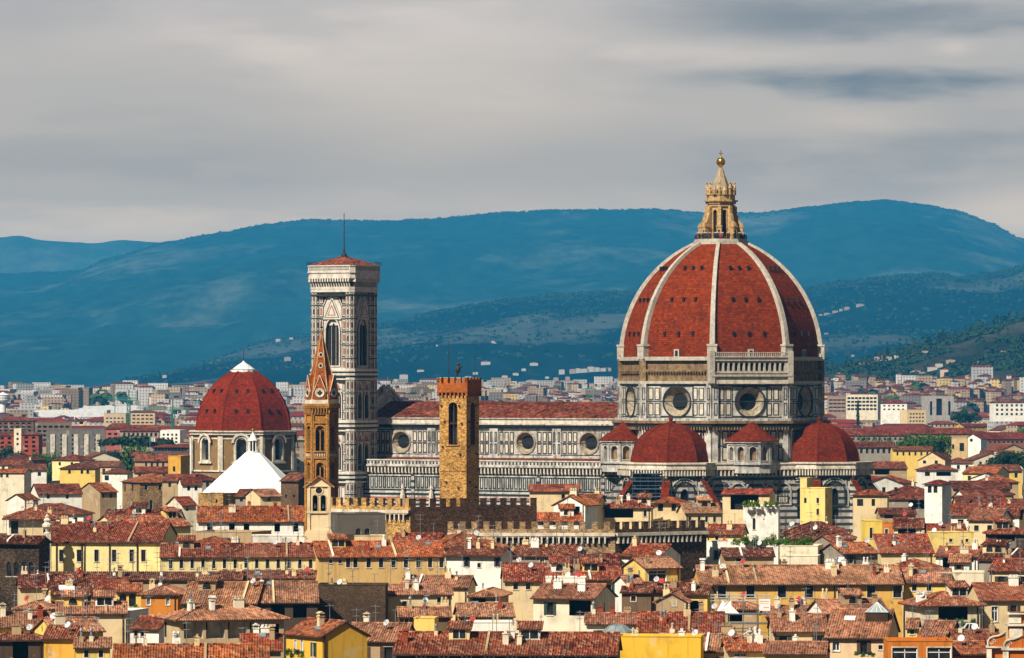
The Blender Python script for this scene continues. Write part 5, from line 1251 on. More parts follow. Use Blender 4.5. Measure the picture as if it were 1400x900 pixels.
H('low dark red lean-to roof stretching below the ochre wing', 300, 430, 790, 785, 'shed', 0, 'cream', 'red', [], Y=872, d=4.2, yb=797, slope=.26, dish=[420])
H('dark brown stone building in shade with arched openings at the left edge', -20, 53, 741, 734, 'gx', -20, 'dark', 'dark', [('a', [12, 22, 32, 42], 769, 788, 7)], short='the dark arcaded building', wm='stone', Y=880, yb=795, over=.9)  # the shade on this wall is put into its dark stone colour
H('cream house with a wide hipped rust roof above the dark arcaded building', 12, 76, 707, 690, 'hip', 5, 'cream', 'rust', [('d', [20], 712, 730, 10), ('d', [66], 711, 734, 14)], short='the wide hipped house', over=1.4, yb=737, chim=[40])
H('tan stone palace with hipped red roof, brighter stone on its left side', 191, 249, 659, 648, 'hip', 22, 'stone', 'orange', [('d', [200, 219, 226, 236], 664, 670, 4), ('d', [207, 224], 684, 698, 4), ('d', [220], 683, 690, 4)], [('o', [171, 181], 662, 672, 6), ('d', [180], 685, 692, 5)], short='the tan stone palace', wm='stone', d=18, yb=698)
H('small white house with hipped red roof left of the tan stone palace', 140, 174, 646, 640, 'hip', -10, 'white', 'red', [('s', [146], 650, 657, 6)], short='the small white hipped house', yb=662)
H('white gable ended house with tan front and red roof', 137, 160, 672, 661, 'gx', 32, 'tan', 'orange', [('s', [141, 152], 675, 681, 4)], short='the white gabled house', yb=686, d=13)
H('flat topped yellow house with balcony near the park trees', 82, 130, 640, 633, 'hip', -6, 'yellow', 'dark', [('d', [95, 112, 120], 643, 648, 4)], short='the yellow balcony house', yb=660)
H('cream gabled house at the left edge with an orange roof', -6, 33, 646, 641, 'gx', -16, 'pale', 'orange', [('d', [2, 10], 648, 653, 4)], short='the cream house at the left edge', yb=675)
H('low white gabled cottage with small window near the left edge', 10, 34, 683, 672, 'gy', -14, 'white', 'orange', [('d', [22], 681, 686, 5)], short='the low white cottage', yb=690, d=10)
H('white walled house with broad red roof beside the low white cottage', 52, 112, 675, 663, 'gx', 14, 'white', 'red', [('d', [66, 92], 677, 682, 4)], short='the broad roofed white house', yb=690, d=14)
H('square ochre stone block with flat top, lit on its left', 271, 305, 679, None, 'flat', -24, (.48, .28, .10), 'red', [('d', [296], 683, 688, 3)], short='the square stone block', wm='stone', d=9, yb=704)
H('long white building with orange roof and recessed brown windows left of the bell gable', 271, 415, 713, 693, 'gx', 4, 'white', 'orange', [('o', [287, 317, 337, 379, 404], 716, 727, 8)], short='the long white building', yb=730, trim=True)
H('white arcaded terrace with small pillars below the long white building', 345, 452, 738, None, 'flat', 2, 'white', 'red', [('a', [398, 411, 424, 437], 741, 748, 8)], short='the white arcaded terrace', Y=905, d=6, yb=748)
H('small square yellow turret beside the domed chapel', 230, 247, 627, None, 'flat', -20, 'ochre', 'red', [('d', [238], 638, 645, 4)], short='the yellow turret', d=7, yb=652, Y=1480)
H('dark grey brown flat house with arches behind the ochre wing roof', 461, 527, 708, None, 'flat', 12, (.12, .10, .08), 'red', [('a', [490, 502], 722, 734, 7)], short='the dark grey flat house', d=9, Y=925, yb=738)
H('low pale house with two arched doors in front of the dark grey house', 470, 528, 738, None, 'flat', 6, 'cream', 'red', [('a', [490, 502], 739, 748, 9)], d=5, Y=910, yb=748)
# --- middle left
H('white house with dark red hipped roof and tan right gable right of the ochre wing', 611, 685, 758, 748, 'gx', -18, 'white', 'red', [('s', [638], 762, 775, 5), ('d', [655], 770, 776, 4), ('s', [680], 763, 775, 5)], short='the white house right of the ochre wing', Y=885, yb=795, chim=[636, 648], over=.9)
H('broad orange roofed house behind the white house right of the ochre wing', 596, 692, 748, 727, 'hip', 14, 'cream', 'orange', [], short='the broad orange roof', Y=912, yb=752)
H('low house with dark red roof and white end wall before the lit battlement', 534, 596, 745, 730, 'gx', -12, 'white', 'red', [], short='the dark red roof by the battlement', Y=918, yb=750)
H('dark brown brick block with a flat top amid pink roofs', 434, 527, 806, None, 'flat', -2, (.11, .068, .04), 'red', [], short='the dark brick block', wm='fine_stone', d=7, Y=800, yb=850, chim=[452, 470], ant=[480])
H('cream house with long pink roof right of the dark brick block', 527, 618, 812, 800, 'gx', 5, 'cream', 'pink', [('d', [553], 822, 832, 7), ('d', [600], 818, 824, 5)], short='the cream house by the brick block', yb=834, ant=[536, 575])
H('long striped pink roof with blank cream wall behind the cream house', 548, 640, 802, 788, 'gx', -8, 'cream', 'pink', [], short='the long striped pink roof', yb=816, chim=[545])
H('house with pink hipped roof and shaded terrace below the white house', 642, 680, 815, 793, 'hip', -8, 'tan', 'pink', [('o', [655], 817, 826, 18)], short='the pink hipped roof', yb=828)
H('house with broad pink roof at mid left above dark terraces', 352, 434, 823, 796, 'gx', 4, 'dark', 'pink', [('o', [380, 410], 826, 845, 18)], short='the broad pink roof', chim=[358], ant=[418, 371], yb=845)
H('house with wide salmon roof and antennas left of the broad pink roof', 250, 350, 824, 797, 'gx', -4, 'tan', 'pink', [], short='the wide salmon roof', chim=[278], ant=[330], yb=830)
logg = H('cream loggia house with white left end, brown posts and pink hipped roof', 245, 388, 846, 826, 'hip', 18, (.58, .42, .24), 'pink', [('l', [264.5, 294.5, 324.5, 354.5], 850, 873, 26), ('o', [378], 853, 868, 7)], [('d', [224], 886, 895, 4), ('o', [226], 850, 871, 12)], short='the loggia house', d=9.0, Y=705, yb=900, over=.8)
H('deep orange house with hipped salmon roof and shuttered windows', 193, 243, 812, 795, 'hip', -6, (.56, .20, .03), 'pink', [('w', [203, 229.5], 817, 827, 5), ('w', [205], 841, 848, 8)], short='the deep orange house', chim=[214, 188], yb=852)
H('small yellow arcade with plants attached left of the deep orange house', 160, 193, 808, 802, 'gx', 4, 'yellow', 'orange', [('a', [168, 181], 811, 829, 10)], short='the yellow arcade', d=6, yb=836, Y=838)
H('house with dark red roof and pale chimney before the long lean-to', 27, 104, 803, 787, 'gx', 8, 'cream', 'dark', [('d', [92, 78], 806, 812, 5)], short='the dark red roof at left', chim=[35], yb=815, Y=846)
H('house with dark roof and white skylight near the yellow arcade', 70, 133, 812, 795, 'gx', 8, 'yellow', 'dark', [('d', [122], 815, 822, 4)], short='the skylight house', skylight=[(92, .2, 2.6, 1.6)], yb=825)
H('cream gabled house with red roof between the skylight house and yellow arcade', 134, 180, 804, 791, 'gx', 20, 'cream', 'red', [('d', [150], 806, 812, 4)], d=8, yb=815, Y=842, short='the cream gabled house')
H('ochre house with small pink hipped roof and dishes at lower left', 22, 64, 832, 811, 'hip', -10, 'tan', 'pink', [('d', [34], 836, 842, 5)], short='the small pink hipped roof', dish=[24, 60], chim=[45], yb=842)
H('house with rusty pink roof and yellow wall at the left edge', -10, 68, 857, 838, 'gx', 6, 'yellow', 'pink', [('d', [20, 50], 861, 868, 6)], short='the rusty pink roof at the left edge', ant=[20], chim=[4], yb=868)
H('house with long pink roof and white left gable at lower left', 74, 141, 863, 849, 'gx', 24, 'yellow', 'pink', [('d', [110], 867, 875, 6)], short='the pink roof with white gable', d=9, dish=[77], ant=[100], yb=876)
H('house with pink tiled roof and chimney above the white terraces', 78, 172, 838, 824, 'gx', 5, 'cream', 'pink', [('d', [96, 130], 841, 847, 5)], short='the tiled roof left of the orange house', chim=[102, 145], ant=[118], yb=848)
H('white walled house with dark terrace openings below the deep orange house', 140, 178, 842, None, 'flat', -14, 'white', 'red', [('o', [159], 845, 862, 13), ('d', [146, 172], 866, 874, 6)], short='the white terraces', d=9, yb=878, Y=765)
H('white gabled house with dark red roof left of the loggia house', 178, 217, 859, 851, 'gx', -22, 'white', 'rust', [('d', [186, 195], 862, 870, 4)], short='the white gable by the loggia', d=8, yb=885, Y=735)
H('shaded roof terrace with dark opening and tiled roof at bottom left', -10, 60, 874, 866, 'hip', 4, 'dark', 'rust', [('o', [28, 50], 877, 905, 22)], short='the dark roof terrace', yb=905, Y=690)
H('blotchy ochre wall house with narrow roof at bottom left', 60, 102, 872, 868, 'shed', -6, 'ochre', 'rust', [], d=4, short='the blotchy ochre house', yb=905, Y=688, ant=[98])
H('yellow house with pink roof and small windows beside the blotchy ochre house', 103, 150, 884, 873, 'gx', 4, 'yellow', 'pink', [('d', [118, 138], 890, 899, 6)], short='the small yellow house at bottom left', ant=[131], chim=[110], yb=900, Y=684)
H('large bright red roof in front of the loggia house at the bottom edge', 156, 366, 906, 882, 'gx', 3, 'tan', 'orange', [], short='the large red roof at bottom left', Y=640, ant=[196, 332], chim=[240], yb=910)
H('red roof with white chimneys between loggia house and yellow gable house', 330, 384, 888, 868, 'gx', 3, 'tan', 'rust', [], Y=668, chim=[350, 372], yb=900, short='the red roof right of the loggia')
yel = H('bright yellow house with blank gable wall and shuttered balcony windows', 441, 502, 869, 851, 'gy', 32, (.74, .42, .05), 'orange', [], [('w', [404, 413], 874, 892, 6), ('s', [429], 878, 898, 8)], short='the bright yellow gable house', d=10.5, yb=905, Y=690, ant=[478])
H('house with scattered pink roof right of the bright yellow gable house', 474, 552, 876, 853, 'gx', -8, 'tan', 'pink', [], short='the scattered pink roof', Y=705, dish=[523], ant=[465], yb=888, chim=[490])
bigr = H('long red brown roof over dark facade with pale window frames at the bottom', 541, 842, 891, 866, 'gx', -4, (.06, .045, .035), 'rust', [('w', ev(560, 840, 9), 895, 912, 12)], short='the long roof at the bottom', Y=655, over=1.3, yb=910, ant=[632], chim=[700], trim=True)
H('house with small pink roof and air conditioners below the cream house', 546, 616, 842, 831, 'gx', 4, 'brown', 'pink', [('d', [556, 575], 846, 853, 6)], short='the small pink roof with dark wall', chim=[562, 612], yb=858)
H('ochre house with long pink roof left of the white terrace house', 628, 702, 842, 826, 'gx', 5, (.5, .3, .1), 'pink', [('d', [650, 680], 845, 852, 5)], short='the ochre house with long pink roof', ant=[640], yb=856)
H('cream block with flat top beside curved wall left of the long bottom roof', 566, 594, 852, None, 'flat', -6, 'yellow', 'red', [], d=5, yb=862, Y=742)
H('house with white parapet and satellite dish behind the long bottom roof', 640, 704, 858, None, 'flat', 3, 'white', 'red', [], d=6, yb=868, Y=725, dish=[598])
# --- middle right
whc = H('white house with dark shuttered window and wide loggia under a pink roof', 729, 813, 817, 803, 'gx', -20, (.78, .68, .5), 'pink', [('s', [752], 823, 841, 9), ('o', [793], 821, 842, 32)], [('d', [826], 824, 838, 5)], short='the white house with loggia', Y=765, yb=856, over=.8, d=10)
H('white flat roofed block with dish behind the white house with loggia', 746, 800, 796, None, 'flat', -3, 'white', 'red', [], d=5, Y=800, yb=804, dish=[776, 792])
H('rough grey building with blank stained walls among red roofs', 700, 786, 760, 747, 'gx', -14, 'grey', 'brown', [('w', [741], 761, 772, 6)], short='the rough grey building', wm='plaster', Y=898, yb=775, chim=[725])
H('house with dark red roof right of the rough grey building', 772, 846, 776, 758, 'gx', 0, 'tan', 'dark', [], short='the dark red roof right of the grey building', Y=880, yb=780)
H('cream house with red roof, white front and tan right gable', 850, 902, 760, 749, 'gx', -24, 'white', 'rust', [('d', [862, 878], 764, 772, 5)], short='the cream house with tan gable', Y=885, yb=785, chim=[849], d=10)
uph = H('yellow house with white left gable and one wide window', 882, 930, 776, 767, 'gx', 26, 'yellow', 'pink', [('w', [899], 780, 796, 27)], [('d', [862, 874], 780, 788, 4)], short='the yellow house with wide window', Y=835, yb=806, d=8)
H('small white gabled annex below the yellow house with wide window', 858, 880, 797, 787, 'gx', 20, 'white', 'pink', [], d=6, yb=806, Y=822)
H('brown stained low house with ladder between white and yellow houses', 850, 890, 809, 803, 'gx', -10, 'brown', 'dark', [('d', [866], 815, 822, 6)], short='the brown stained house', yb=838, Y=800, chim=[857], ant=[853])
H('house with dark red roof below the yellow house with wide window', 884, 938, 808, 797, 'gx', 6, 'tan', 'dark', [], yb=816, Y=806, dish=[900])
H('narrow yellow house with dark terrace left of the scaffold', 938, 967, 812, 804, 'gx', -12, 'yellow', 'dark', [('o', [950], 822, 838, 18)], short='the narrow yellow house', yb=838, Y=795, d=7)
H('tan gabled house with small awning left of the narrow yellow house', 897, 938, 822, 811, 'gy', -8, 'tan', 'pink', [('d', [922], 822, 828, 5)], short='the tan gabled house', d=8, yb=838, Y=790)
H('house with pink red roof left of the white block among antennas', 690, 748, 794, 771, 'gx', 2, 'cream', 'red', [('d', [705, 722], 796, 806, 6)], short='the red roof with antennas', Y=840, ant=[700, 719, 735], yb=806)
H('house with salmon red roof above the white block', 750, 850, 792, 776, 'gx', 4, 'tan', 'red', [], short='the salmon red roof', Y=838, ant=[812, 780], yb=796)
roofc = H('cream house with broad striped rust roof right of the green skylight', 872, 988, 863, 838, 'gx', -3, 'cream', 'rust', [('s', [893], 872, 885, 9), ('s', [936], 872, 882, 9)], short='the broad striped roof', Y=722, yb=885, chim=[958], over=.7)
H('house with narrow pink roof and white tarpaulin behind the broad striped roof', 802, 876, 852, 839, 'gx', 0, 'white', 'pink', [], Y=745, yb=862, chim=[812])
H('bright yellow parapet wall sloping to the right at the bottom', 843, 958, 878, None, 'flat', -6, (.74, .43, .04), 'red', [], short='the bright yellow parapet', d=6, Y=672, yb=905, chim=[930])
H('low house with pale pink roof right of the bright yellow parapet', 900, 1010, 890, 868, 'gx', -6, 'tan', 'pink', [], Y=680, yb=900, chim=[915, 990], ant=[975], short='the pale pink roof at the bottom')
H('house with windowed dormer wall and pink roof below the scaffold', 995, 1050, 889, 876, 'gx', 5, 'cream', 'orange', [('w', [1008, 1016], 892, 898, 7)], Y=676, yb=905, chim=[1030, 1046], short='the small pink roof below the scaffold')
longo = H('long ochre building with large dark windows and orange pink roof', 958, 1234, 797, 774, 'gx', 3, (.70, .40, .09), 'pink', [('d', [987, 1026, 1069, 1106, 1151, 1191, 1230], 801, 817, 11)], short='the long ochre building', name='palace', cat='building', Y=830, chim=[1080, 1140, 1150, 1160, 1192, 1200, 960], yb=835, over=.9)
H('house with rust hipped roof at the left end of the long ochre building', 932, 970, 799, 775, 'hip', -10, 'yellow', 'orange', [], short='the rust hipped roof', Y=838, yb=812, chim=[944])
H('cream villa above the courtyard battlement with flat red roof', 724, 790, 671, 667, 'gx', -3, 'cream', 'red', [('d', [770], 676, 682, 5)], short='the cream villa over the battlement', Y=1120, yb=695, d=8)
H('white gabled terrace house with orange roof above the courtyard battlement', 757, 800, 690, 678, 'gy', -18, 'white', 'orange', [('o', [780], 692, 700, 26)], short='the white gabled terrace house', Y=1050, yb=712, d=10)
H('cream house with two arched windows above the courtyard battlement', 797, 818, 686, 679, 'gx', -12, 'cream', 'orange', [('a', [805, 813], 697, 709, 7)], Y=1070, yb=712, d=8, short='the cream house with arched windows')
H('low white house with orange roof behind the courtyard battlement merlons', 735, 795, 712, 706, 'gx', 3, 'white', 'orange', [('d', [744, 760], 713, 718, 7)], Y=1000, yb=718, d=8)
H('house with red hipped roof and planted terrace above the courtyard battlement', 822, 890, 694, 684, 'hip', -4, 'cream', 'red', [('o', [846], 696, 708, 40), ('d', [882], 699, 706, 4)], short='the red hipped terrace house', Y=1075, yb=714, chim=[858])
H('square cream tower house with hipped orange roof and two large windows', 893, 930, 686, 677, 'hip', -14, 'cream', 'orange', [('d', [903], 688, 699, 7), ('d', [921], 688, 699, 6)], short='the cream tower house', Y=1085, yb=716, d=7.5, over=.9)
H('cream house with broad tan roof right of the cream tower house', 937, 986, 701, 690, 'gx', 8, 'cream', (.45, .25, .13), [('d', [943, 956, 966, 977], 706, 714, 4)], short='the broad tan roof', Y=1075, yb=718, d=10)
H('cream house with black terrace opening, flat red roof and trellis plants', 988, 1052, 675, 671, 'gx', -16, 'cream', 'red', [('o', [1018], 677, 697, 40)], short='the black terrace house', Y=1110, yb=700, d=6)
H('white rounded terrace block with one small arched window', 1016, 1064, 697, None, 'flat', -6, 'white', 'red', [('a', [1031], 709, 724, 4)], short='the white terrace block', Y=1030, yb=732, d=7)
H('low dark red roof below green shrubs on a terrace', 990, 1058, 760, 750, 'gx', 4, 'tan', 'dark', [('d', [1010], 763, 768, 8)], Y=900, yb=772, short='the dark red roof below the shrubs')
H('grey terrace house with planted roof garden', 1066, 1118, 752, None, 'flat', -10, 'pale', 'red', [], short='the roof garden house', Y=905, yb=775, d=9)
H('narrow grey stucco house beside the roof garden', 1111, 1136, 740, 728, 'gy', -18, 'grey', 'red', [('d', [1128], 762, 770, 3)], short='the narrow grey house', Y=915, yb=770, d=9)
H('house with red roof left of white terrace block among small red roofs', 966, 1014, 730, 718, 'gx', -10, 'yellow', 'red', [('d', [980], 733, 739, 4)], Y=960, yb=745, short='the red roof left of the white block')
# --- right
H('tall narrow yellow tower house before the right apse', 1095, 1128, 672, None, 'flat', -20, (.76, .58, .2), 'red', [('d', [1101, 1118], 681, 688, 4), ('d', [1118], 696, 704, 4)], short='the yellow tower house', d=6, Y=1120, yb=708)
H('taller stub of the yellow tower house rising at its left', 1094, 1103, 658, None, 'flat', -20, (.76, .58, .2), 'red', [], d=5, Y=1128, yb=672)
H('cream house with flat hipped roof and two windows right of the yellow tower house', 1166, 1213, 676, 669, 'hip', -8, 'cream', 'rust', [('s', [1176], 682, 692, 8), ('s', [1194], 682, 692, 5)], short='the cream house right of the apse', Y=1110, yb=706)
H('white turret house with two arched windows and red hipped roof', 1264, 1288, 661, 651, 'hip', -20, 'white', 'red', [('a', [1271, 1279], 664, 674, 6)], short='the white turret house', Y=1200, yb=692, d=9)
H('cream house with tan roof and dark windows on the right', 1324, 1366, 711, 702, 'gx', -20, 'cream', (.30, .12, .06), [('d', [1335, 1353], 718, 726, 6)], short='the cream house with tan roof', yb=732, d=12)
H('bright yellow square house beside an orange one', 1183, 1206, 717, None, 'flat', 4, (.76, .55, .1), 'red', [('d', [1191], 722, 736, 4)], short='the bright yellow square house', d=6, yb=741)
H('deep orange square house right of the bright yellow square house', 1207, 1226, 720, None, 'flat', -12, 'orange', 'red', [('d', [1212], 723, 730, 4)], short='the orange square house', d=6, yb=741)
H('grey house with bright orange tiled roof', 1152, 1200, 756, 743, 'gx', 24, 'grey', 'orange', [('s', [1164], 757, 770, 6)], short='the grey house with orange roof', Y=900, yb=772, dish=[1196], chim=[1148], d=9)
H('slim white belvedere with shuttered window above dark balcony rails', 1298, 1325, 768, 761, 'gx', -10, 'white', 'pink', [('s', [1311], 772, 779, 7)], short='the white belvedere', Y=850, yb=790, d=6)
H('terrace house with black railings under the white belvedere', 1284, 1345, 789, None, 'flat', -6, 'pale', 'red', [('o', [1320], 806, 812, 20)], Y=838, yb=812, d=8, short='the black railed terrace')
H('long bright yellow low wall house with chimney pots', 1272, 1332, 733, None, 'flat', 2, (.78, .58, .18), 'red', [('d', [1300, 1322], 737, 741, 2)], short='the long yellow low house', yb=742, d=6, chim=[1330], dish=[1279])
H('house with red hipped roof and dark terrace at the right edge', 1356, 1410, 729, 720, 'hip', 5, 'dark', 'red', [('o', [1375], 731, 740, 26)], short='the dark terrace at the right edge', yb=742, ant=[1380])
H('house with red roof and tan wall left of the cream house with tan roof', 1270, 1322, 729, 717, 'gx', 3, 'tan', 'red', [], yb=734, short='the red roof left of the tan roof')
tv = H('white house with two-part red roof and planted dark terrace', 1260, 1340, 826, 801, 'hip', 12, (.72, .6, .4), 'rust', [('o', [1303], 829, 848, 42)], [('w', [1242], 832, 851, 6)], short='the planted terrace house', Y=765, d=9, yb=865, chim=[1265], dish=[1264], over=.9)
H('cream house with green shuttered white windows at the right edge', 1341, 1420, 820, 798, 'gx', 5, 'cream', 'rust', [('w', [1360], 829, 850, 8), ('s', [1386], 827, 838, 8)], short='the shuttered house at the right edge', Y=775, yb=865)
f1 = H('cream house with pink roof and tall grey shutters lower right', 1057, 1130, 862, 840, 'gx', 0, (.68, .5, .28), 'pink', [('s', [1071], 869, 886, 12), ('s', [1120], 869, 893, 9)], short='the cream house with tall shutters', Y=720, yb=900, chim=[1068, 1085], over=.6)
f2 = H('cream house with pink roof, glass lantern and balcony plants lower right', 1130, 1211, 871, 834, 'gx', -10, (.70, .48, .28), 'pink', [('w', [1143], 877, 890, 9), ('s', [1181], 876, 895, 10), ('d', [1204], 883, 888, 3)], short='the glass lantern house', Y=698, yb=905, skylight=[(1156, .32, 1.6, 1.0)], over=.6)
H('white gabled house behind the glass lantern house', 1128, 1215, 838, 820, 'gx', 12, 'white', 'pink', [], Y=760, yb=850, d=10, chim=[1140], ant=[1170], short='the white gable behind the lantern')
H('orange house with white framed windows at the bottom edge', 1214, 1302, 884, None, 'flat', 0, 'orange', 'red', [('w', [1237], 882, 905, 34), ('w', [1287], 882, 905, 32)], short='the orange house at the bottom', Y=662, yb=905, d=8)
H('house with dark pink roof between orange house and planted terrace', 1256, 1296, 872, 850, 'gx', -16, 'tan', 'pink', [], Y=715, yb=880, short='the dark pink roof')
H('narrow yellow house with small window right of the grey gable', 1240, 1254, 858, 851, 'gx', -8, 'yellow', 'pink', [('d', [1247], 861, 867, 3)], Y=722, yb=880, d=6)
H('house with small pink roof and glass skylight lower right', 1306, 1368, 876, 862, 'gx', 3, 'tan', 'rust', [], Y=700, yb=890, dish=[1336], short='the small roof with glass skylight', chim=[1362])
H('small orange gabled house with pink roof left of the ornate church gable', 1304, 1352, 893, 878, 'gx', 10, 'orange', 'orange', [], Y=668, yb=905, short='the small orange house', dish=[1320])
H('yellow gabled house with pink roof edge at the bottom edge', 1046, 1128, 893, 884, 'gx', -7, 'yellow', 'pink', [], Y=668, yb=905, short='the yellow gable at the bottom', d=7)
H('house with pink roof beneath the long ochre building', 1048, 1130, 842, 829, 'gx', 4, 'ochre', 'pink', [], Y=770, yb=850, chim=[1066, 1085], short='the pink roof below the long ochre building')
H('grey lime house with flat roof left of the orange tiled roof', 1068, 1118, 766, None, 'flat', -8, 'pale', 'red', [], Y=890, yb=778, d=6)
H('orange pink roofed house right of the long ochre building', 1236, 1300, 796, 778, 'gx', -4, 'yellow', 'pink', [('d', [1250, 1270], 800, 808, 6)], short='the orange pink roof', Y=835, yb=812, chim=[1246])
H('dark terrace house with red roof and canopy right of the cream house', 1203, 1252, 702, 694, 'gx', 3, 'tan', 'dark', [('w', [1215], 704, 709, 12)], short='the dark terrace house', yb=712, dish=[1254])
H('house with dark red roof and black loggia right of the orange square house', 1222, 1262, 721, 710, 'gx', -6, 'pale', 'dark', [('o', [1240], 724, 737, 24)], yb=741, short='the black loggia house', Y=985)
# --- right, beyond the cathedral
G = 'apartment blocks on the right beyond the cathedral'
H('long pale apartment block with rows of balconies beyond the right apse', 1157, 1200, 541, None, 'flat', -18, 'pale', 'red', [('o', ev(1158, 1199, 8), 543 + k * 5, 546 + k * 5, 4) for k in range(4)], name='apartment_block', cat='apartment block', Y=4200, d=14, yb=562, group=G, short='the balcony apartment block')
H('brown flat apartment block left of the balcony block', 1131, 1158, 543, None, 'flat', -14, (.30, .2, .14), 'red', [('o', ev(1133, 1156, 4), 546 + k * 5, 548 + k * 5, 5) for k in range(4)], name='apartment_block', cat='apartment block', Y=4250, d=14, yb=562, group=G)
H('grey modern block with dark glazed centre strip', 1265, 1304, 543, None, 'flat', 6, (.42, .38, .33), 'dark', [('o', [1284], 545, 568, 8), ('o', [1273, 1298], 549, 568, 3)], name='apartment_block', cat='apartment block', Y=3900, d=16, yb=570, group=G, short='the grey modern block')
H('white apartment block with many windows at the right edge', 1358, 1402, 550, 545, 'hip', 5, 'white', 'dark', [('d', ev(1360, 1400, 6), 553 + k * 6, 556 + k * 6, 3) for k in range(3)], name='apartment_block', cat='apartment block', Y=3800, yb=573, group=G, short='the white apartment block')
H('cream flat block with rows of windows below the grey modern block', 1240, 1266, 562, None, 'flat', 16, 'cream', 'red', [('d', ev(1243, 1264, 5), 565 + k * 5, 567 + k * 5, 3) for k in range(3)], name='apartment_block', cat='apartment block', Y=3300, yb=578, d=14, group=G)
H('white two-part house with red roof right of the balcony block', 1204, 1240, 551, 546, 'hip', -6, 'white', 'red', [('d', ev(1206, 1238, 5), 554 + k * 5, 556 + k * 5, 3) for k in range(2)], name='apartment_block', cat='apartment block', Y=3700, yb=564, group=G)
H('very long low building with plain red roof beyond the right apse', 1152, 1244, 595, 586, 'gx', 2, (.3, .24, .18), 'red', [('d', ev(1156, 1242, 12), 598, 602, 3)], name='long_hall', cat='hall', Y=2450, yb=606, short='the very long red roof')
H('second long low building with red roof right of the very long one', 1245, 1330, 593, 585, 'gx', 2, 'tan', 'red', [], name='long_hall', cat='hall', Y=2520, yb=600)
H('grey long building with a row of shuttered windows beyond the right apse', 1172, 1221, 611, 604, 'gx', 5, (.30, .26, .21), 'dark', [('d', ev(1174, 1220, 6), 614, 620, 4)], name='palace', cat='building', Y=2050, yb=623, short='the grey shuttered building')
H('yellow house with row of windows right of the grey shuttered building', 1221, 1275, 615, 610, 'gx', 3, 'yellow', 'red', [('d', ev(1223, 1272, 6), 618, 623, 3)], Y=1980, yb=626, short='the yellow house with row of windows')
H('square tan house with tall dark windows right of the park trees', 1301, 1323, 602, None, 'flat', -6, (.6, .42, .2), 'dark', [('d', [1315], 606, 617, 6), ('d', [1303], 608, 614, 3)], Y=2150, yb=624, d=14, short='the square tan house')
H('tan house wing left of the square tan house', 1282, 1301, 604, None, 'flat', -4, (.62, .45, .24), 'dark', [('d', [1292], 607, 614, 5)], Y=2170, yb=622, d=12)
H('white gabled house above the square tan house', 1319, 1341, 600, 591, 'gy', -14, 'white', 'red', [('d', [1328], 600, 604, 4)], Y=2350, yb=612, d=20, short='the white gabled house at right')
H('long red roofed building stretching to the right edge', 1341, 1405, 600, 591, 'gx', 3, (.22, .09, .06), 'red', [('d', ev(1345, 1400, 9), 603, 606, 4)], name='long_hall', cat='hall', Y=2400, yb=612, short='the long roof at the right edge')
H('cream gabled house with hip porch below the yellow house', 1256, 1292, 629, 617, 'gy', -14, 'cream', 'red', [('d', [1264, 1280], 630, 634, 4)], Y=1850, yb=636, d=14, short='the cream gabled house beyond the apse')
H('white house with wide red hipped roof and brown shutter', 1262, 1310, 642, 634, 'hip', 8, 'white', 'red', [('s', [1268], 645, 651, 7), ('o', [1290], 645, 651, 20)], Y=1650, yb=656, short='the white house with wide hipped roof')
H('house with dark red roof and black loggia beyond the right apse', 1188, 1240, 640, 631, 'gx', 6, 'tan', 'red', [('o', [1206], 642, 649, 20)], Y=1700, yb=652, short='the black loggia beyond the apse')
# --- left, beyond the palaces
G2 = 'apartment blocks on the left beyond the trees'
ap1 = H('grey apartment block with pale vertical panels beyond the green trees', 63, 144, 590, None, 'flat', 4, (.17, .15, .13), 'dark', [('o', ev(78, 140, 4), 594 + k * 6, 597 + k * 6, 6) for k in range(5)], name='apartment_block', cat='apartment block', Y=2600, yb=623, d=14, group=G2, short='the panelled apartment block')
mb = MB()
for px in (72, 88, 104, 118, 134): t, _ = ap1['fx'](px); mb.fbox(ap1['ff'], t - 1.2, t + 1.2, 0, ap1['ze'] - 1.5, 0, .5, 0)
mb.obj('facade_panel', 'pale_stone', ap1['root'])
H('brown balcony apartment block behind the panelled block', 48, 98, 579, None, 'flat', 6, (.20, .14, .10), 'dark', [('o', ev(50, 96, 6), 582 + k * 6, 585 + k * 6, 5) for k in range(4)], name='apartment_block', cat='apartment block', Y=2850, yb=605, d=14, group=G2, short='the brown balcony block')
H('red brick apartment block left of the panelled block', 30, 53, 594, 590, 'hip', -8, 'red', 'red', [('o', [36, 46], 597 + k * 6, 600 + k * 6, 5) for k in range(4)], name='apartment_block', cat='apartment block', Y=2500, yb=624, group=G2)
H('red brick apartment block at the left edge', -4, 20, 595, 591, 'hip', -8, 'red', 'red', [('o', [3, 13], 598 + k * 6, 601 + k * 6, 5) for k in range(3)], name='apartment_block', cat='apartment block', Y=2520, yb=615, group=G2)
H('pale stair tower between two red brick blocks', 19, 29, 588, None, 'flat', -8, 'pale', 'red', [('d', [24], 592 + 7 * k, 595 + 7 * k, 3) for k in range(3)], name='apartment_block', cat='apartment block', Y=2510, yb=612, d=10, group=G2)
H('dark brown apartment block with balconies and red roof at the left edge', -8, 46, 575, 570, 'hip', -5, (.16, .09, .06), 'red', [('o', ev(-4, 44, 6), 578 + k * 5, 580 + k * 5, 5) for k in range(3)], name='apartment_block', cat='apartment block', Y=3000, yb=592, group=G2)
H('tan apartment building with red roof and balconies near the green crane', 177, 212, 563, 561, 'hip', -6, (.56, .40, .24), 'red', [('o', ev(180, 210, 5), 567 + k * 5, 569 + k * 5, 4) for k in range(3)], name='apartment_block', cat='apartment block', Y=3400, yb=582, group=G2)
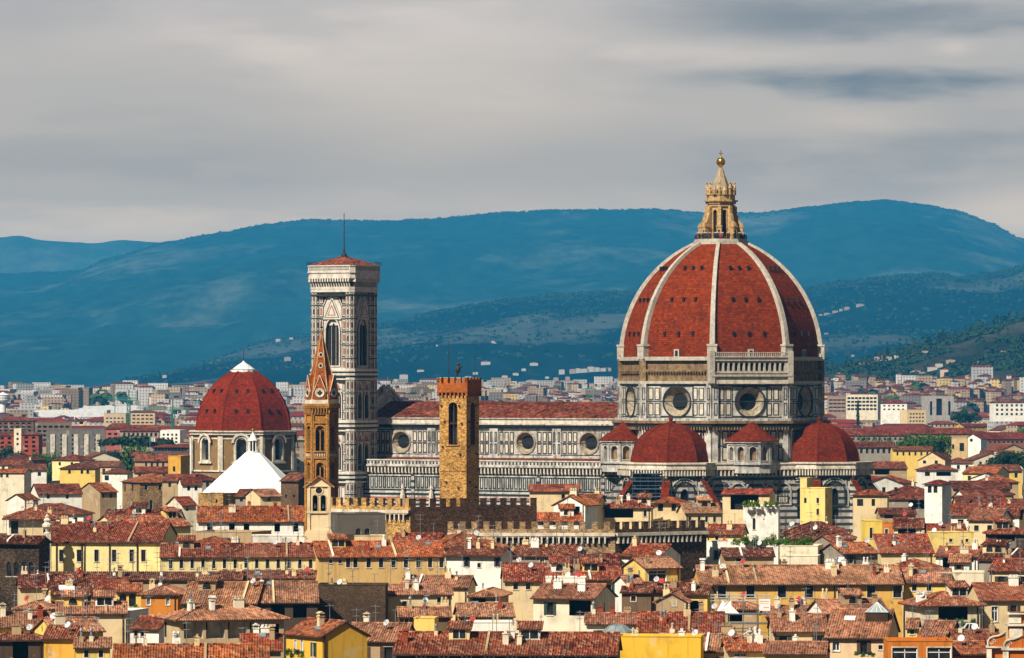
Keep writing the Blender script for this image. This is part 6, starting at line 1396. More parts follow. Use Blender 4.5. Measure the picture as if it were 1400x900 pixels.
H('tan flat apartment building left of the green crane', 142, 172, 567, None, 'flat', -4, (.56, .42, .27), 'red', [('d', ev(144, 170, 5), 571 + k * 5, 573 + k * 5, 3) for k in range(2)], name='apartment_block', cat='apartment block', Y=3350, yb=582, d=14, group=G2)
H('pale long building with dark red roof behind the green trees', 164, 218, 589, 581, 'gx', 3, (.40, .30, .22), 'red', [('d', ev(167, 216, 8), 592, 597, 3)], name='palace', cat='building', Y=2600, yb=602, group=G2, short='the pale long building')
H('salmon red block with angled roof right of the panelled block', 144, 165, 586, 579, 'gx', -24, (.34, .10, .07), 'red', [('o', [150, 158], 592 + k * 6, 595 + k * 6, 5) for k in range(3)], name='apartment_block', cat='apartment block', Y=2650, yb=612, d=16, group=G2)
H('white apartment building behind the dark pines', 218, 246, 590, None, 'flat', -12, 'white', 'red', [('d', ev(221, 244, 4), 593 + k * 5, 596 + k * 5, 3) for k in range(3)], name='apartment_block', cat='apartment block', Y=2700, yb=610, d=14, group=G2)
H('long bright white station hall in the left distance', 48, 146, 562, None, 'flat', 1, (.82, .8, .78), 'red', [], name='long_hall', cat='hall', Y=5000, yb=568, d=60)
H('second bright white hall behind the station hall', 108, 196, 556, None, 'flat', 1, (.80, .79, .76), 'red', [], name='long_hall', cat='hall', Y=5900, yb=562, d=60)
H('building with glazed dark top storey and dark red roof left of the chapel', 209, 258, 611, 608, 'hip', -4, (.10, .09, .08), 'red', [('d', ev(211, 256, 10), 612, 617, 4)], name='palace', cat='building', Y=1950, yb=620, short='the glazed top storey')
H('wide dark red roofed building below the glazed top storey', 184, 262, 630, 620, 'gx', -4, 'tan', (.22, .035, .02), [('d', ev(196, 258, 8), 633, 638, 3)], name='palace', cat='building', Y=1780, yb=640, short='the wide dark red roof')

H('white house with dark door between the tan stone palace and the domed chapel', 249, 276, 662, 656, 'gx', 10, 'white', 'red', [('d', [258, 268], 665, 671, 4)], Y=1290, yb=672, d=10)
H('pale gabled house with dark red roof below the domed chapel', 249, 268, 690, 680, 'gx', 24, 'pale', 'red', [('d', [256], 694, 699, 4)], Y=1130, yb=700, d=10)
H('brown stone house with sloping roof right of the white tent', 384, 408, 657, 651, 'gx', -26, (.17, .10, .06), 'dark', [('d', [391, 402], 676, 681, 3)], Y=1190, wm='fine_stone', yb=690, d=10, short='the brown stone house')
H('cream gabled house below the right edge of the white tent', 356, 384, 678, 666, 'gx', 26, 'cream', 'pink', [('d', [368], 680, 686, 4)], Y=1170, yb=690, d=9)
H('grey gabled house below the middle of the white tent', 322, 352, 678, 668, 'gx', -14, 'grey', 'red', [('d', [330, 342], 681, 686, 4)], Y=1180, yb=690, d=9)

H('tan house with red roof in front of the yellow turret', 222, 262, 657, 650, 'gx', -10, 'tan', 'red', [('d', [232, 250], 660, 666, 4)], Y=1400, yb=668, d=10)
# ================================================================ THE REST OF THE ROOFTOPS
rng = random.Random(23)
def screen_w(m, Y): return m * F / Y
NAMED = {}
wname = dict(cream='cream', yellow='yellow', pale_yellow='pale yellow', ochre='ochre', white='white', grey='grey', tan='tan', pale='pale', brown='brown', orange='orange', stone='stone', pink='pinkish')
rname = dict(red='red', dark='dark red', pink='pink', orange='orange', brown='brown', rust='rust')
kname = dict(gx='gabled', gy='gable fronted', hip='hipped', shed='lean-to', flat='flat topped')
def blocked(x0, x1, yt, yb, Y, d):
    for sx0, sx1, st, sb, sY in SOLID:
        ov = min(x1, sx1) - max(x0, sx0)
        if ov <= 2: continue
        if abs(Y - sY) < d + 7 and ov > 4: return True
        if Y < sY and sb - yt > 5: return True
    if 1225 < Y < 1470 and x1 > 505 and x0 < 1195: return True
    if 1225 < Y < 1420 and x1 > 400 and x0 < 530: return True
    return False
def visible(x0, x1, yt, yb, Y):
    n = 0; tot = 0
    for i in range(7):
        for j in range(3):
            x = x0 + (x1 - x0) * (i + .5) / 7; y = yt + (yb - yt) * (j + .3) / 3; tot += 1
            if -2 < x < 1402 and y < 902 and not any(s[0] <= x <= s[1] and s[2] <= y and s[4] < Y for s in SOLID): n += 1
    return n / tot
def free_places(rows, wmin, wmax, far, limit):
    n = 0
    for ye in rows:
        x = rng.uniform(-60, -10)
        while x < 1430 and n < limit:
            yy = ye + rng.uniform(-3, 3); Y = depth(yy) * rng.uniform(.99, 1.01); wm = rng.uniform(wmin, wmax); wpx = screen_w(wm, Y); d = rng.uniform(7.5, 12) * (1.3 if far else 1)
            kind = rng.choices(('gx', 'hip', 'gy', 'shed', 'flat'), (6, 3, 1.6, .5, .9))[0]
            rise = SL * d / 2 if kind in ('gx', 'hip') else (SL * wm / 2 if kind == 'gy' else (1.6 if kind == 'shed' else .7)); top = yy - screen_w(rise, Y) * 1.12
            if kind in ('gx', 'hip'): d = min(d, 12)
            a = rng.choice((-28, -24, -18, -12, -8, -5, 0, 4, 8, 14, 22, 30)); a = a if kind != 'gy' else rng.choice((-25, -18, -10, 12, 20, 28))
            side = abs(sin(R(a))) * d * F / Y; x0, x1 = x - (side if a > 0 else 0), x + wpx + (side if a < 0 else 0)
            yb = yy + (18 if not far else 8)
            if blocked(x0, x1, top, yb, Y, d) or visible(x0, x1, top, yb, Y) < (.3 if not far else .35): x += wpx * .3; continue
            wc = rng.choices(('cream', 'white', 'pale', 'yellow', 'tan', 'ochre', 'grey', 'pale_yellow', 'brown'), (6, 5, 4, 2.5, 3, 1, 1, 2, .5))[0]
            rc = rng.choices(('pink', 'rust', 'red', 'orange', 'dark'), (5, 3, 2, 1.6, 1) if yy > 790 else ((1, 2.2, 6, 1.3, 2.2) if yy > 690 else (.0, .6, 7, .3, 3)))[0]
            wins = []
            if kind != 'shed':
                nw = max(1, int(wm / rng.uniform(2.8, 4.2))); wpxw = screen_w(rng.uniform(1.0, 1.3), Y); hpx = screen_w(rng.uniform(1.4, 1.9), Y)
                st = rng.choice('sdsdw') if not far else 'd'
                if rng.random() < .22 and kind != 'gy': wins = [('o', [x + wpx * rng.uniform(.4, .6)], yy + screen_w(.5, Y), yy + screen_w(2.6, Y), wpx * rng.uniform(.35, .6))]
                else: wins = [(st, ev(x + 2, x + wpx - 2, nw), yy + screen_w(.9, Y), yy + screen_w(.9, Y) + hpx, wpxw)]
                if not far and rng.random() < .5: wins.append((st, ev(x + 2, x + wpx - 2, nw), yy + screen_w(4.3, Y), yy + screen_w(4.3, Y) + hpx, wpxw))
            ch = [rng.uniform(x0 + 4, x1 - 4) for _ in range(rng.choice((0, 1, 1, 2)) if not far else rng.choice((0, 0, 0, 1)))] if kind != 'flat' else []
            an = [rng.uniform(x0 + 4, x1 - 4) for _ in range(rng.choice((0, 1, 1, 2)))] if not far else []
            di = [rng.uniform(x0 + 4, x1 - 4)] if not far and rng.random() < .35 else []
            cx, cy = (x0 + x1) / 2, (top + yy) / 2
            r = house(None, x, x + wpx, yy, None, kind, a, wc, rc, wins, d=d, Y=Y, chim=ch, ant=an, dish=di, yb=yb)
            # describe it by its looks and its nearest described neighbour
            bx = min((q for q in ANCHORS), key=lambda q: abs(q[0] - cx) + abs(q[1] - cy) * 1.6); dx, dy = cx - bx[0], cy - bx[1]
            rel = ('below' if dy > 0 else 'above') if abs(dy) * 1.2 > abs(dx) else ('left of' if dx < 0 else 'right of')
            base = f"{wname[wc]} {kname[kind]} house" + ("" if kind == 'flat' else f" with {rname[rc]} roof") + f" {rel} {bx[2]}"
            size = None
            NAMED.setdefault(base, []).append((cx, r['root'])); n += 1
            x += wpx * rng.uniform(1.0, 1.25) + side * .4
    return n
# small things on roofs of the houses described above
n1 = free_places([905 - 10.5 * k for k in range(16)], 6.5, 12.5, False, 100)
n2 = free_places([735 - 7.5 * k for k in range(8)] + [676 - 5.6 * k for k in range(16)], 9, 17, True, 185)
n3 = free_places([590 - 4.2 * k for k in range(5)], 13, 26, True, 40)
ORD = ('first', 'second', 'third', 'fourth', 'fifth', 'sixth', 'seventh', 'eighth', 'ninth', 'tenth', 'eleventh', 'twelfth')
for base, lst in NAMED.items():
    lst.sort(key=lambda q: q[0])
    for k, (cx, o) in enumerate(lst):
        lab = base if len(lst) == 1 else f"{ORD[min(k, 11)]} from left of {len(lst)} alike: {base}" if len(lst) > 2 else f"{('left', 'right')[k]} one of two alike: {base}"
        tag(o, ' '.join(lab.split()[:16]), 'house')
# far city beyond: too many to count
mb = MB(); rr = random.Random(5)
def far_block(cx, cy, w, d, h, rz, mw, mr, flat):
    c, s = cos(rz), sin(rz); P = [(cx + x * c - y * s, cy + x * s + y * c) for x, y in ((-w / 2, -d / 2), (w / 2, -d / 2), (w / 2, d / 2), (-w / 2, d / 2))]
    mb.prism(P, 0, h, mw, flat)
    if not flat:
        q = min(w, d) * .5; E = [(cx + x * c - y * s, cy + x * s + y * c) for x, y in ((-w / 2 - .5, -d / 2 - .5), (w / 2 + .5, -d / 2 - .5), (w / 2 + .5, d / 2 + .5), (-w / 2 - .5, d / 2 + .5))]
        A = V((cx - c * (w / 2 - q * .7), cy - s * (w / 2 - q * .7), h + q * .36)); B = V((cx + c * (w / 2 - q * .7), cy + s * (w / 2 - q * .7), h + q * .36)); e = [V((x, y, h - .1)) for x, y in E]
        mb.face([e[0], e[1], B, A], mr); mb.face([e[1], e[2], B], mr); mb.face([e[2], e[3], A, B], mr); mb.face([e[3], e[0], A], mr)
def ground_z(x, y): return max(0.0, *(TERR[t](x, y) for t in TERR))
def hill_ok(x, y):
    z = ground_z(x, y); py = HY + (HZ - z) / y * F; px = 700 + x / y * F
    return py > (545 if px < 420 else 537 if px < 860 else 528)
k = 0; tries = 0; FARB = []
while k < 14000 and tries < 60000:
    tries += 1
    Y = HZ * F / (rr.uniform(26, 150) if rr.random() < .75 else rr.uniform(24, 70)); px = rr.uniform(-20, 1420)
    if Y < 1450: continue
    if Y < 3000 and 505 < px < 1195: continue
    if 395 < px < 840 and Y < 3800: continue
    if px > 1100 and Y > 6200 or 430 < px < 860 and Y > 9500: continue
    x = X(px, Y); z0 = ground_z(x, Y)
    if z0 > 1 and not hill_ok(x, Y): continue
    big = rr.random() < (.06 if px > 700 else .2) * (1 if Y > 2400 else .2); w, d = (rr.uniform(18, 40), rr.uniform(11, 14)) if big else (rr.uniform(8, 18), rr.uniform(8, 13)); h = rr.uniform(15, 24) if big else rr.uniform(8, 17)
    if Y > 4500: w *= .7; d *= .75
    if px < 60 and Y < 2500: continue
    py_top = HY - (z0 + h - HZ) / Y * F
    if any(s[0] < px + 8 and px - 8 < s[1] and s[2] < py_top + 12 and s[3] > py_top - 2 and s[4] >= Y for s in SOLID): continue
    if 25 < px < 225 and 2000 < Y < 2560 or 1185 < px < 1300 and 2150 < Y < 2480: continue
    if any(abs(s[4] - Y) < 40 and s[0] - 30 < px < s[1] + 30 for s in SOLID): continue
    mw = rr.choices((0, 1, 2, 3, 4), (6, 3, 1.6, 1.2, .5))[0] if Y > 3000 and px < 860 else rr.choices((0, 1, 2, 3, 4), (2.5, 4, 3, 1.5, 1.5))[0]
    FARB.append((Y, px, z0, mw, (x, Y, w, d, h, R(rr.choice((-30, -25, -12, 0, 8, 15, 30))), mw, rr.choice((5, 5, 6)), (big and rr.random() < .7) or (Y > 4200 and px < 840 and rr.random() < .5))))
    k += 1
    continue
FARB.sort(key=lambda q: q[0])
FM = ['far_white', 'far_cream', 'far_tan', 'far_grey', 'far_yellow', 'far_roof_red', 'far_roof_dark']
for i, (Y, px, z0, mw, arg) in enumerate(FARB):
    if i < 125:                                      # the nearest of them one by one, with a roof of their own
        x, Y, w, d, h, rz, mw, mr, flat = arg
        zone = 'beyond the right apse' if px > 840 else ('left of the domed chapel' if px < 330 else 'behind the spire tower')
        o = root('house', (x, Y, z0), rz, f"{('white', 'cream', 'tan', 'grey', 'yellow')[mw]} walled house {'with flat top' if flat else 'under hipped red roof'} among packed roofs {zone}", 'house', f'packed small houses {zone}')
        a = MB(); far_block(0, 0, w, d, h, 0, mw, mr, flat); b = MB()
        for f_, m_, k0 in zip(mb.f, mb.m, range(len(mb.f))):
            t_ = b if m_ >= 5 else a; t_.face([mb.v[q] for q in f_], m_)
        mb.v, mb.f, mb.m, mb.u = [], [], [], []
        a.obj('wall', FM, o)
        if b.f: b.obj('roof', FM, o)
        continue
    if i == 125: mb = MB()
    v0 = len(mb.v); far_block(*arg)
    if z0 > 0: mb.v[v0:] = [(p[0], p[1], p[2] + z0 - .5) for p in mb.v[v0:]]
tag(mb.obj('distant_city', ['far_white', 'far_cream', 'far_tan', 'far_grey', 'far_yellow', 'far_roof_red', 'far_roof_dark']), 'dense sea of small pale buildings and red roofs filling the plain before the hills', 'city', None, 'stuff')
# ================================================================ TREES
def crown_me(v):
    key = ('crown', v)
    if key in CACHE: return CACHE[key]
    r = random.Random(100 + v); mb = MB(); cl = []
    if v < 3:                                        # round crowns from clumps
        for k in range(13): t = r.uniform(0, 2 * pi); q = r.uniform(.0, .62); cl.append((q * cos(t), q * sin(t), r.uniform(.32, .86) - q * .22, r.uniform(.16, .30)))
    elif v == 3:                                     # cypress
        for k in range(14): z = .08 + .9 * k / 14; cl.append((r.uniform(-.05, .05), r.uniform(-.05, .05), z, .26 * (1 - z) ** .6 + .05))
    else:                                            # umbrella pine
        for k in range(14): t = r.uniform(0, 2 * pi); q = r.uniform(.0, .8); cl.append((q * cos(t), q * sin(t), .74 + .12 * (1 - q * q) + r.uniform(-.04, .04), r.uniform(.16, .24)))
    for cx, cy, cz, cr in cl:
        for i in range(70 if v != 3 else 60):
            d = V((r.gauss(0, 1), r.gauss(0, 1), r.gauss(0, 1))).normalized(); q = cr * r.uniform(.6, 1.08); p = V((cx, cy, cz)) + V((d.x * q, d.y * q, d.z * q * (.75 if v != 3 else 1.5)))
            n = (d + V((r.uniform(-.6, .6), r.uniform(-.6, .6), r.uniform(-.3, .8)))).normalized(); a = n.orthogonal().normalized(); b = n.cross(a); s = r.uniform(.035, .075); t = r.uniform(0, 6); a, b = a * cos(t) + b * sin(t), b * cos(t) - a * sin(t)
            mb.face([p - a * s, p + b * s * .7, p + a * s, p - b * s * .7], 0)
    CACHE[key] = mb.mesh('crown', ['foliage' if v < 2 else 'dark_foliage']); return CACHE[key]
def trunk_me():
    if 'trunk' not in CACHE:
        mb = MB(); mb.tube((0, 0, 0), (.01, 0, .45), .035, 7, 0, .022)
        for t in range(5): mb.tube((.01, 0, .4), (.3 * cos(t * 1.26), .3 * sin(t * 1.26), .68), .018, 5, 0, .006)
        CACHE['trunk'] = mb.mesh('trunk', ['wood'])
    return CACHE['trunk']
def tree(label, px, py_top, Y, wm, hm=None, v=0, col=(1, 1, 1), group=None, name='tree', z=None, cat='tree'):
    zt = Z(py_top, Y); z0 = 0 if z is None else z; h = zt - z0
    o = root(name, (X(px, Y), Y, z0), rng.uniform(0, 6), label, cat, group)
    hm = hm or h
    c = link('crown', crown_me(v), o, col); c.scale = (wm / 1.5, wm / 1.5, hm); c.location = (0, 0, h - hm)
    if name in ('tree', 'cypress', 'pine_tree'): t = link('trunk', trunk_me(), o); t.scale = (wm * .8, wm * .8, max(1, h - hm * .4))
    return o
rng = random.Random(77)
for px, pt, w, v, col in ((48, 616, 11, 1, (.6, .8, .6)), (62, 614, 13, 0, (1.3, 1.7, .7)), (76, 617, 12, 1, (.8, 1.0, .7)), (88, 619, 10, 0, (1.1, 1.5, .7)), (101, 620, 12, 2, (.8, 1, .9)), (112, 617, 10, 2, (1, 1.1, 1.2)), (124, 613, 12, 0, (1.4, 1.7, .7)), (135, 611, 13, 0, (1.2, 1.5, .6)), (148, 607, 16, 2, (.8, .9, 1)), (162, 609, 15, 2, (.8, .9, 1)), (176, 606, 15, 1, (1.0, 1.3, .9)), (188, 604, 17, 1, (1.7, 2.0, 1.6)), (199, 610, 13, 1, (1.2, 1.4, 1.2)), (142, 622, 12, 0, (1.6, 2.0, .6)), (152, 626, 10, 0, (1.5, 1.9, .7)), (170, 622, 12, 2, (.7, .8, .8)), (118, 625, 9, 1, (.9, 1.2, .9))):
    tree(f"{('bushy mid green', 'loose green', 'dark blue green')[v]} tree in the leafy park before the panelled apartment block", px, pt, rng.uniform(2100, 2350), w, rng.uniform(13, 17), v, col, 'park trees on the left')
for px, pt, w in ((2, 598, 18), (10, 606, 20), (22, 612, 18), (32, 608, 14), (40, 618, 12)): tree('dark evergreen tree massed by the red brick blocks at the left edge', px, pt, rng.uniform(2200, 2380), w, 20, 2, (.7, .8, .9), 'dark trees at the left edge')
for px, pt, w in ((170, 597, 22), (184, 600, 18), (196, 597, 20), (206, 600, 22), (216, 600, 16)): tree('dark umbrella pine with flat crown right of the green park trees', px, pt, rng.uniform(2400, 2560), w, 13, 4, (.6, .7, .6), 'umbrella pines', 'pine_tree')
for px, pt, w, v, col in ((1197, 597, 13, 1, (1, 1.2, .9)), (1208, 600, 12, 0, (1, 1.2, .8)), (1218, 598, 12, 1, (1, 1.2, .8)), (1228, 599, 11, 0, (.9, 1.1, .7)), (1240, 592, 13, 0, (.9, 1.2, .7)), (1250, 589, 15, 0, (1.0, 1.4, .6)), (1261, 592, 13, 1, (.9, 1.2, .7)), (1272, 590, 13, 0, (1.1, 1.4, .6)), (1282, 588, 15, 0, (1.0, 1.3, .6)), (1290, 592, 11, 1, (.9, 1.1, .7)), (1180, 594, 10, 1, (1.2, 1.4, .9))):
    tree(f"{('round leafy', 'paler loose')[v]} green tree in the row below the very long red roof", px, pt, rng.uniform(2150, 2300), w, 12, v, col, 'trees below the very long red roof')
for px, pt, w in ((1366, 614, 11), (1376, 610, 12), (1386, 609, 13), (1397, 611, 11)): tree('dark dense tree in the clump near the right edge', px, pt, rng.uniform(1820, 1880), w, 10, 2, (.7, .9, .7), 'dark trees near the right edge')
tree('tall dark cypress standing before the balcony apartment block', 1173, 549, 3300, 7, 20, 3, (.7, .8, .8), None, 'cypress')
for px, pt, w in ((1310, 557, 15), (1318, 555, 18), (1327, 557, 16)): tree('dark leafy tree between the grey modern block and the white block', px, pt, 3500, w, 14, 2, (.8, .9, .8), 'trees by the grey modern block')
tree('yellow green tree at the right edge beyond the long roof', 1398, 580, 2700, 10, 11, 0, (1.6, 1.8, .5))
# roof gardens
GZ = 27.0
for i, (px, pt, Y, w, h, v, col) in enumerate(((1008, 734, 930, 2.4, 1.9, 0, (1.6, 2.2, .5)), (1019, 731, 932, 2.8, 2.2, 0, (1.5, 2.1, .5)), (1033, 732, 934, 3.2, 2.4, 1, (1.6, 1.7, .8)), (1047, 735, 928, 2.4, 1.8, 1, (1.6, 1.7, .8)), (1056, 729, 930, 3.0, 2.6, 1, (1.5, 1.6, .9)), (1064, 735, 914, 2.6, 1.9, 0, (2.2, 2.8, .5)), (1074, 733, 912, 2.8, 2.1, 0, (2.2, 2.8, .5)), (1084, 738, 908, 2.4, 2.0, 0, (2.6, 2.0, .3)), (1095, 733, 912, 3.0, 2.5, 1, (1.2, 1.4, .5)), (1106, 731, 914, 2.8, 2.5, 0, (1.4, 1.9, .4)))):
    z = Z(pt, Y) - h
    o = tree(('bright green round', 'olive green loose', 'bright green leafy', 'golden green')[(0, 0, 1, 1, 1, 2, 2, 3, 1, 2)[i]] + f" shrub on the roof garden, {ORD[i]} from its left end", px, pt, Y, w, h, v, col, 'roof garden shrubs', 'shrub', z, 'shrub')
for i, px in enumerate((1018, 1024, 1030, 1036, 1047, 1053, 1061)): Y = 1029; tree(f'yellow green potted climber on the white terrace block, {ORD[i]} from left', px, 683, Y, 1.5, 1.9, i % 2, (2.8, 3.0, .5), 'climbers on the white terrace block', 'potted_plant', Z(697, Y), 'plant')
for i, px in enumerate((1286, 1293, 1300, 1308, 1316, 1324, 1331)): Y = 763; z = Z(858, Y); tree(f'dark green balcony shrub of the planted terrace house, {ORD[i]} from left', px, 843 + (i % 3) * 2, Y, 1.3, Z(843, Y) - z, i % 3, (1.2, 1.7, .7), 'balcony shrubs of the planted terrace house', 'potted_plant', z, 'plant')
tb = root('terrace_balcony', (X(1308, 762), 762, 0), R(12), 'pale balcony carrying the green shrubs of the planted terrace house', 'balcony')
mb = MB(); w2 = 3.4; mb.box(-w2, w2, -1.0, 2.2, Z(868, 762), Z(860, 762)); mb.box(-w2, w2, -1.0, -.8, Z(860, 762), Z(857, 762)); mb.obj('slab', 'pale_stone', tb)
for i, (px, py) in enumerate(((162, 818), (167, 826), (172, 824), (180, 828), (186, 825), (190, 829))): Y = 834; z = Z(py + 6, Y); tree(f'small potted plant by the yellow arcade, {ORD[i]} from left', px, py, Y, .9, .8, i % 2, (1.6, 2.0, .5), 'potted plants by the yellow arcade', 'potted_plant', z, 'plant')
for i, px in enumerate((393, 399, 406, 413)): Y = 683; tree(f'green potted plant below the windows of the bright yellow gable house, {ORD[i]} from left', px, 884 + (i % 2) * 3, Y, 1.1, 1.5, i % 3, (1.3, 1.6, .6), 'plants of the bright yellow gable house', 'potted_plant', Z(898, Y), 'plant')
for i, px in enumerate((1171, 1180, 1189, 1194)): Y = 692; tree(f'green potted plant on the balcony of the glass lantern house, {ORD[i]} from left', px, 889 + (i % 2) * 2, Y, .9, .9, i % 3, (1.3, 1.8, .6), 'plants of the glass lantern house', 'potted_plant', Z(898, Y), 'plant')

# woods and hedges over the hillsides: nobody could count them
r = random.Random(9); mb = MB()
def clump(x, y, z, w, h, m, cyp=False, n=22):
    for i in range(n if not cyp else 16):
        d = V((r.gauss(0, 1), r.gauss(0, 1), abs(r.gauss(.2, .8)))).normalized()
        q = V((d.x * w / 2, d.y * w / 2, (d.z * .5 + .35) * h)) if not cyp else V((d.x * w / 2 * (1 - i / 20), d.y * w / 2 * (1 - i / 20), h * (i + .5) / 16))
        p = V((x, y, z)) + q * r.uniform(.75, 1.05); n = (d + V((r.uniform(-.5, .5), r.uniform(-.5, .5), .3))).normalized(); a = n.orthogonal().normalized(); b = n.cross(a); s = w * r.uniform(.17, .3) * (1.4 if cyp else 1)
        mb.face([p - a * s, p - b * s, p + a * s, p + b * s], m)
k = 0
while k < 3000:
    px, Y = r.uniform(1040, 1450), r.uniform(5000, 6400); x = X(px, Y); z = TERR['olive_grove_hill'](x, Y)
    if z < 2 or HY + (HZ - z) / Y * F > 527: k += .1; continue
    dens = mn.noise((x * .006, Y * .006, 3.3)) + .35 * mn.noise((x * .03, Y * .03, 1.0)); py = HY + (HZ - z) / Y * F
    if dens < -.12 + (.0 if py < 470 or py > 505 else .12): k += .12; continue
    cyp = r.random() < .16; clump(x, Y, z - 1, r.uniform(4, 6) if cyp else r.uniform(6, 14), r.uniform(14, 22) if cyp else r.uniform(5, 11), 1, cyp); k += 1
k = 0
while k < 4200:                                      # tree line on the wooded hill
    px = r.uniform(160, 870) if r.random() < .6 else r.uniform(1080, 1440); Y = r.uniform(10600, 14500) if r.random() < .45 else r.uniform(14200, 14520); x = X(px, Y) ; z = TERR['wooded_hills'](x, Y)
    py = HY + (HZ - z) / Y * F
    if z < 3: k += .2; continue
    if py > 470 and mn.noise((x * .004, Y * .004, 8.0)) < -.05: k += .15; continue
    clump(x, Y, z - 1, r.uniform(8, 18), r.uniform(7, 13), 1, False, 9); k += 1
k = 0
while k < 2200:                                       # the ridge of the mountain
    px = r.uniform(-20, 1420); Y = r.uniform(22750, 23080); x = X(px, Y); z = TERR['mountain_range'](x, Y)
    clump(x, Y, z - 4, r.uniform(12, 26), r.uniform(5, 10), 1, False, 7); k += 1
k = 0
while k < 800:                                       # trees between the far houses
    px = r.uniform(-20, 1420); Y = HZ * F / r.uniform(27, 150); x = X(px, Y); zg = ground_z(x, Y)
    if 395 < px < 1195 and Y < 3600 or (zg > 1 and not hill_ok(x, Y)) or (px > 1100 and Y > 6200): k += .3; continue
    if any(abs(s[4] - Y) < 30 and s[0] - 20 < px < s[1] + 20 for s in SOLID): continue
    clump(x, Y, zg + r.uniform(4, 9), r.uniform(8, 20), r.uniform(8, 12), 1 if r.random() < .6 else 0); k += 1
tag(mb.obj('hillside_woods', ['foliage', 'dark_foliage']), 'dark green woods, cypresses and hedges scattered over the hillsides and plain', 'woods', None, 'stuff')
# villas on the hills
def villa(px, py, Y, w, h, terr, wc, rc, label, group, rz=0):
    k_ = .68 if terr == 'wooded_hills' else .55; w *= k_; h *= k_; x = X(px, Y); z = TERR[terr](x, Y); o = root('villa', (x, Y, z), R(rz), label, 'villa', group); mb = MB(); h0 = h
    mb.box(-w / 2, w / 2, 0, w * .6, -6, h, 0)
    wo = mb.obj('wall', 'painted', o, wc)
    mb = MB(); mb.lathe([(w * .62, h - .2), (w * .62, h), (.1, h + w * .14)], 4, 0, 0, 0, pi / 4); q = mb.obj('roof', 'painted', o, rc); q.scale = (1.0, .62, 1); q.location = (0, w * .3, 0)
    mb = MB()
def hill_y(px, py, terr, y0, y1):
    best = None
    for i in range(60):
        Y = y0 + (y1 - y0) * i / 59; e = abs(HY + (HZ - TERR[terr](X(px, Y), Y)) / Y * F - py)
        if best is None or e < best[0]: best = (e, Y)
    return best[1]
ww, cr, rd, br = (.52, .48, .42), (.40, .31, .21), (.17, .04, .03), (.15, .08, .06)
for px, py, w, h, wc in ((705, 513, 18, 9, ww), (716, 505, 14, 8, ww), (730, 503, 26, 10, ww), (727, 529, 34, 16, ww), (738, 530, 26, 10, cr), (748, 519, 12, 6, ww), (768, 513, 18, 12, ww), (783, 511, 20, 12, cr), (790, 511, 14, 14, ww), (799, 511, 26, 12, ww), (808, 510, 22, 16, ww), (816, 509, 18, 12, ww), (826, 506, 24, 8, ww), (832, 508, 16, 8, cr), (760, 522, 16, 10, cr), (776, 522, 14, 12, cr), (664, 500, 30, 10, ww), (650, 512, 16, 8, ww), (640, 520, 20, 9, ww), (690, 520, 18, 9, ww), (575, 508, 22, 8, ww), (552, 517, 26, 14, ww), (675, 470, 16, 9, ww), (598, 474, 10, 6, ww), (393, 493, 24, 10, cr), (372, 466, 14, 8, ww), (380, 464, 20, 9, ww), (391, 463, 14, 8, cr), (398, 462, 16, 8, ww), (225, 517, 14, 8, ww), (203, 527, 14, 8, ww), (193, 530, 12, 8, ww)):
    Y = hill_y(px, py, 'wooded_hills', 9500, 14350); villa(px, py, Y, w, h, 'wooded_hills', wc, rd, 'small pale villa among trees on the bluish hillside left of the great dome', 'villas on the hill left of the great dome')
for px, py, w, h, wc in ((1122, 432, 14, 7, cr), (1131, 431, 26, 8, cr), (1142, 428, 22, 8, cr), (1150, 426, 14, 8, cr), (1158, 424, 20, 10, cr), (1176, 419, 30, 10, cr), (1130, 458, 16, 7, cr), (1166, 487, 10, 6, cr)):
    Y = hill_y(px, py, 'wooded_hills', 9800, 14350); villa(px, py, Y, w, h, 'wooded_hills', wc, br, 'small tan villa on the blue wooded hillside right of the great dome', 'villas on the hill right of the great dome')
for px, py, w, h, wc in ((1182, 500, 26, 7, cr), (1208, 491, 40, 10, (.4, .33, .3)), (1230, 506, 14, 8, cr), (1252, 512, 22, 9, ww), (1262, 516, 16, 9, cr), (1276, 507, 24, 7, ww), (1284, 503, 16, 8, ww), (1270, 521, 34, 7, cr), (1293, 514, 22, 14, (.7, .5, .38)), (1300, 496, 20, 7, cr), (1340, 503, 12, 14, cr), (1348, 518, 14, 12, ww), (1225, 489, 12, 7, ww), (1265, 484, 14, 6, cr), (1370, 486, 16, 8, cr), (1392, 480, 18, 8, ww), (1150, 514, 18, 8, ww), (1175, 512, 14, 7, cr)):
    Y = hill_y(px, py, 'olive_grove_hill', 4950, 6250); villa(px, py, Y, w, h, 'olive_grove_hill', wc, rd, 'small tiled villa among cypresses on the green hill at the right', 'villas on the green hill at the right')

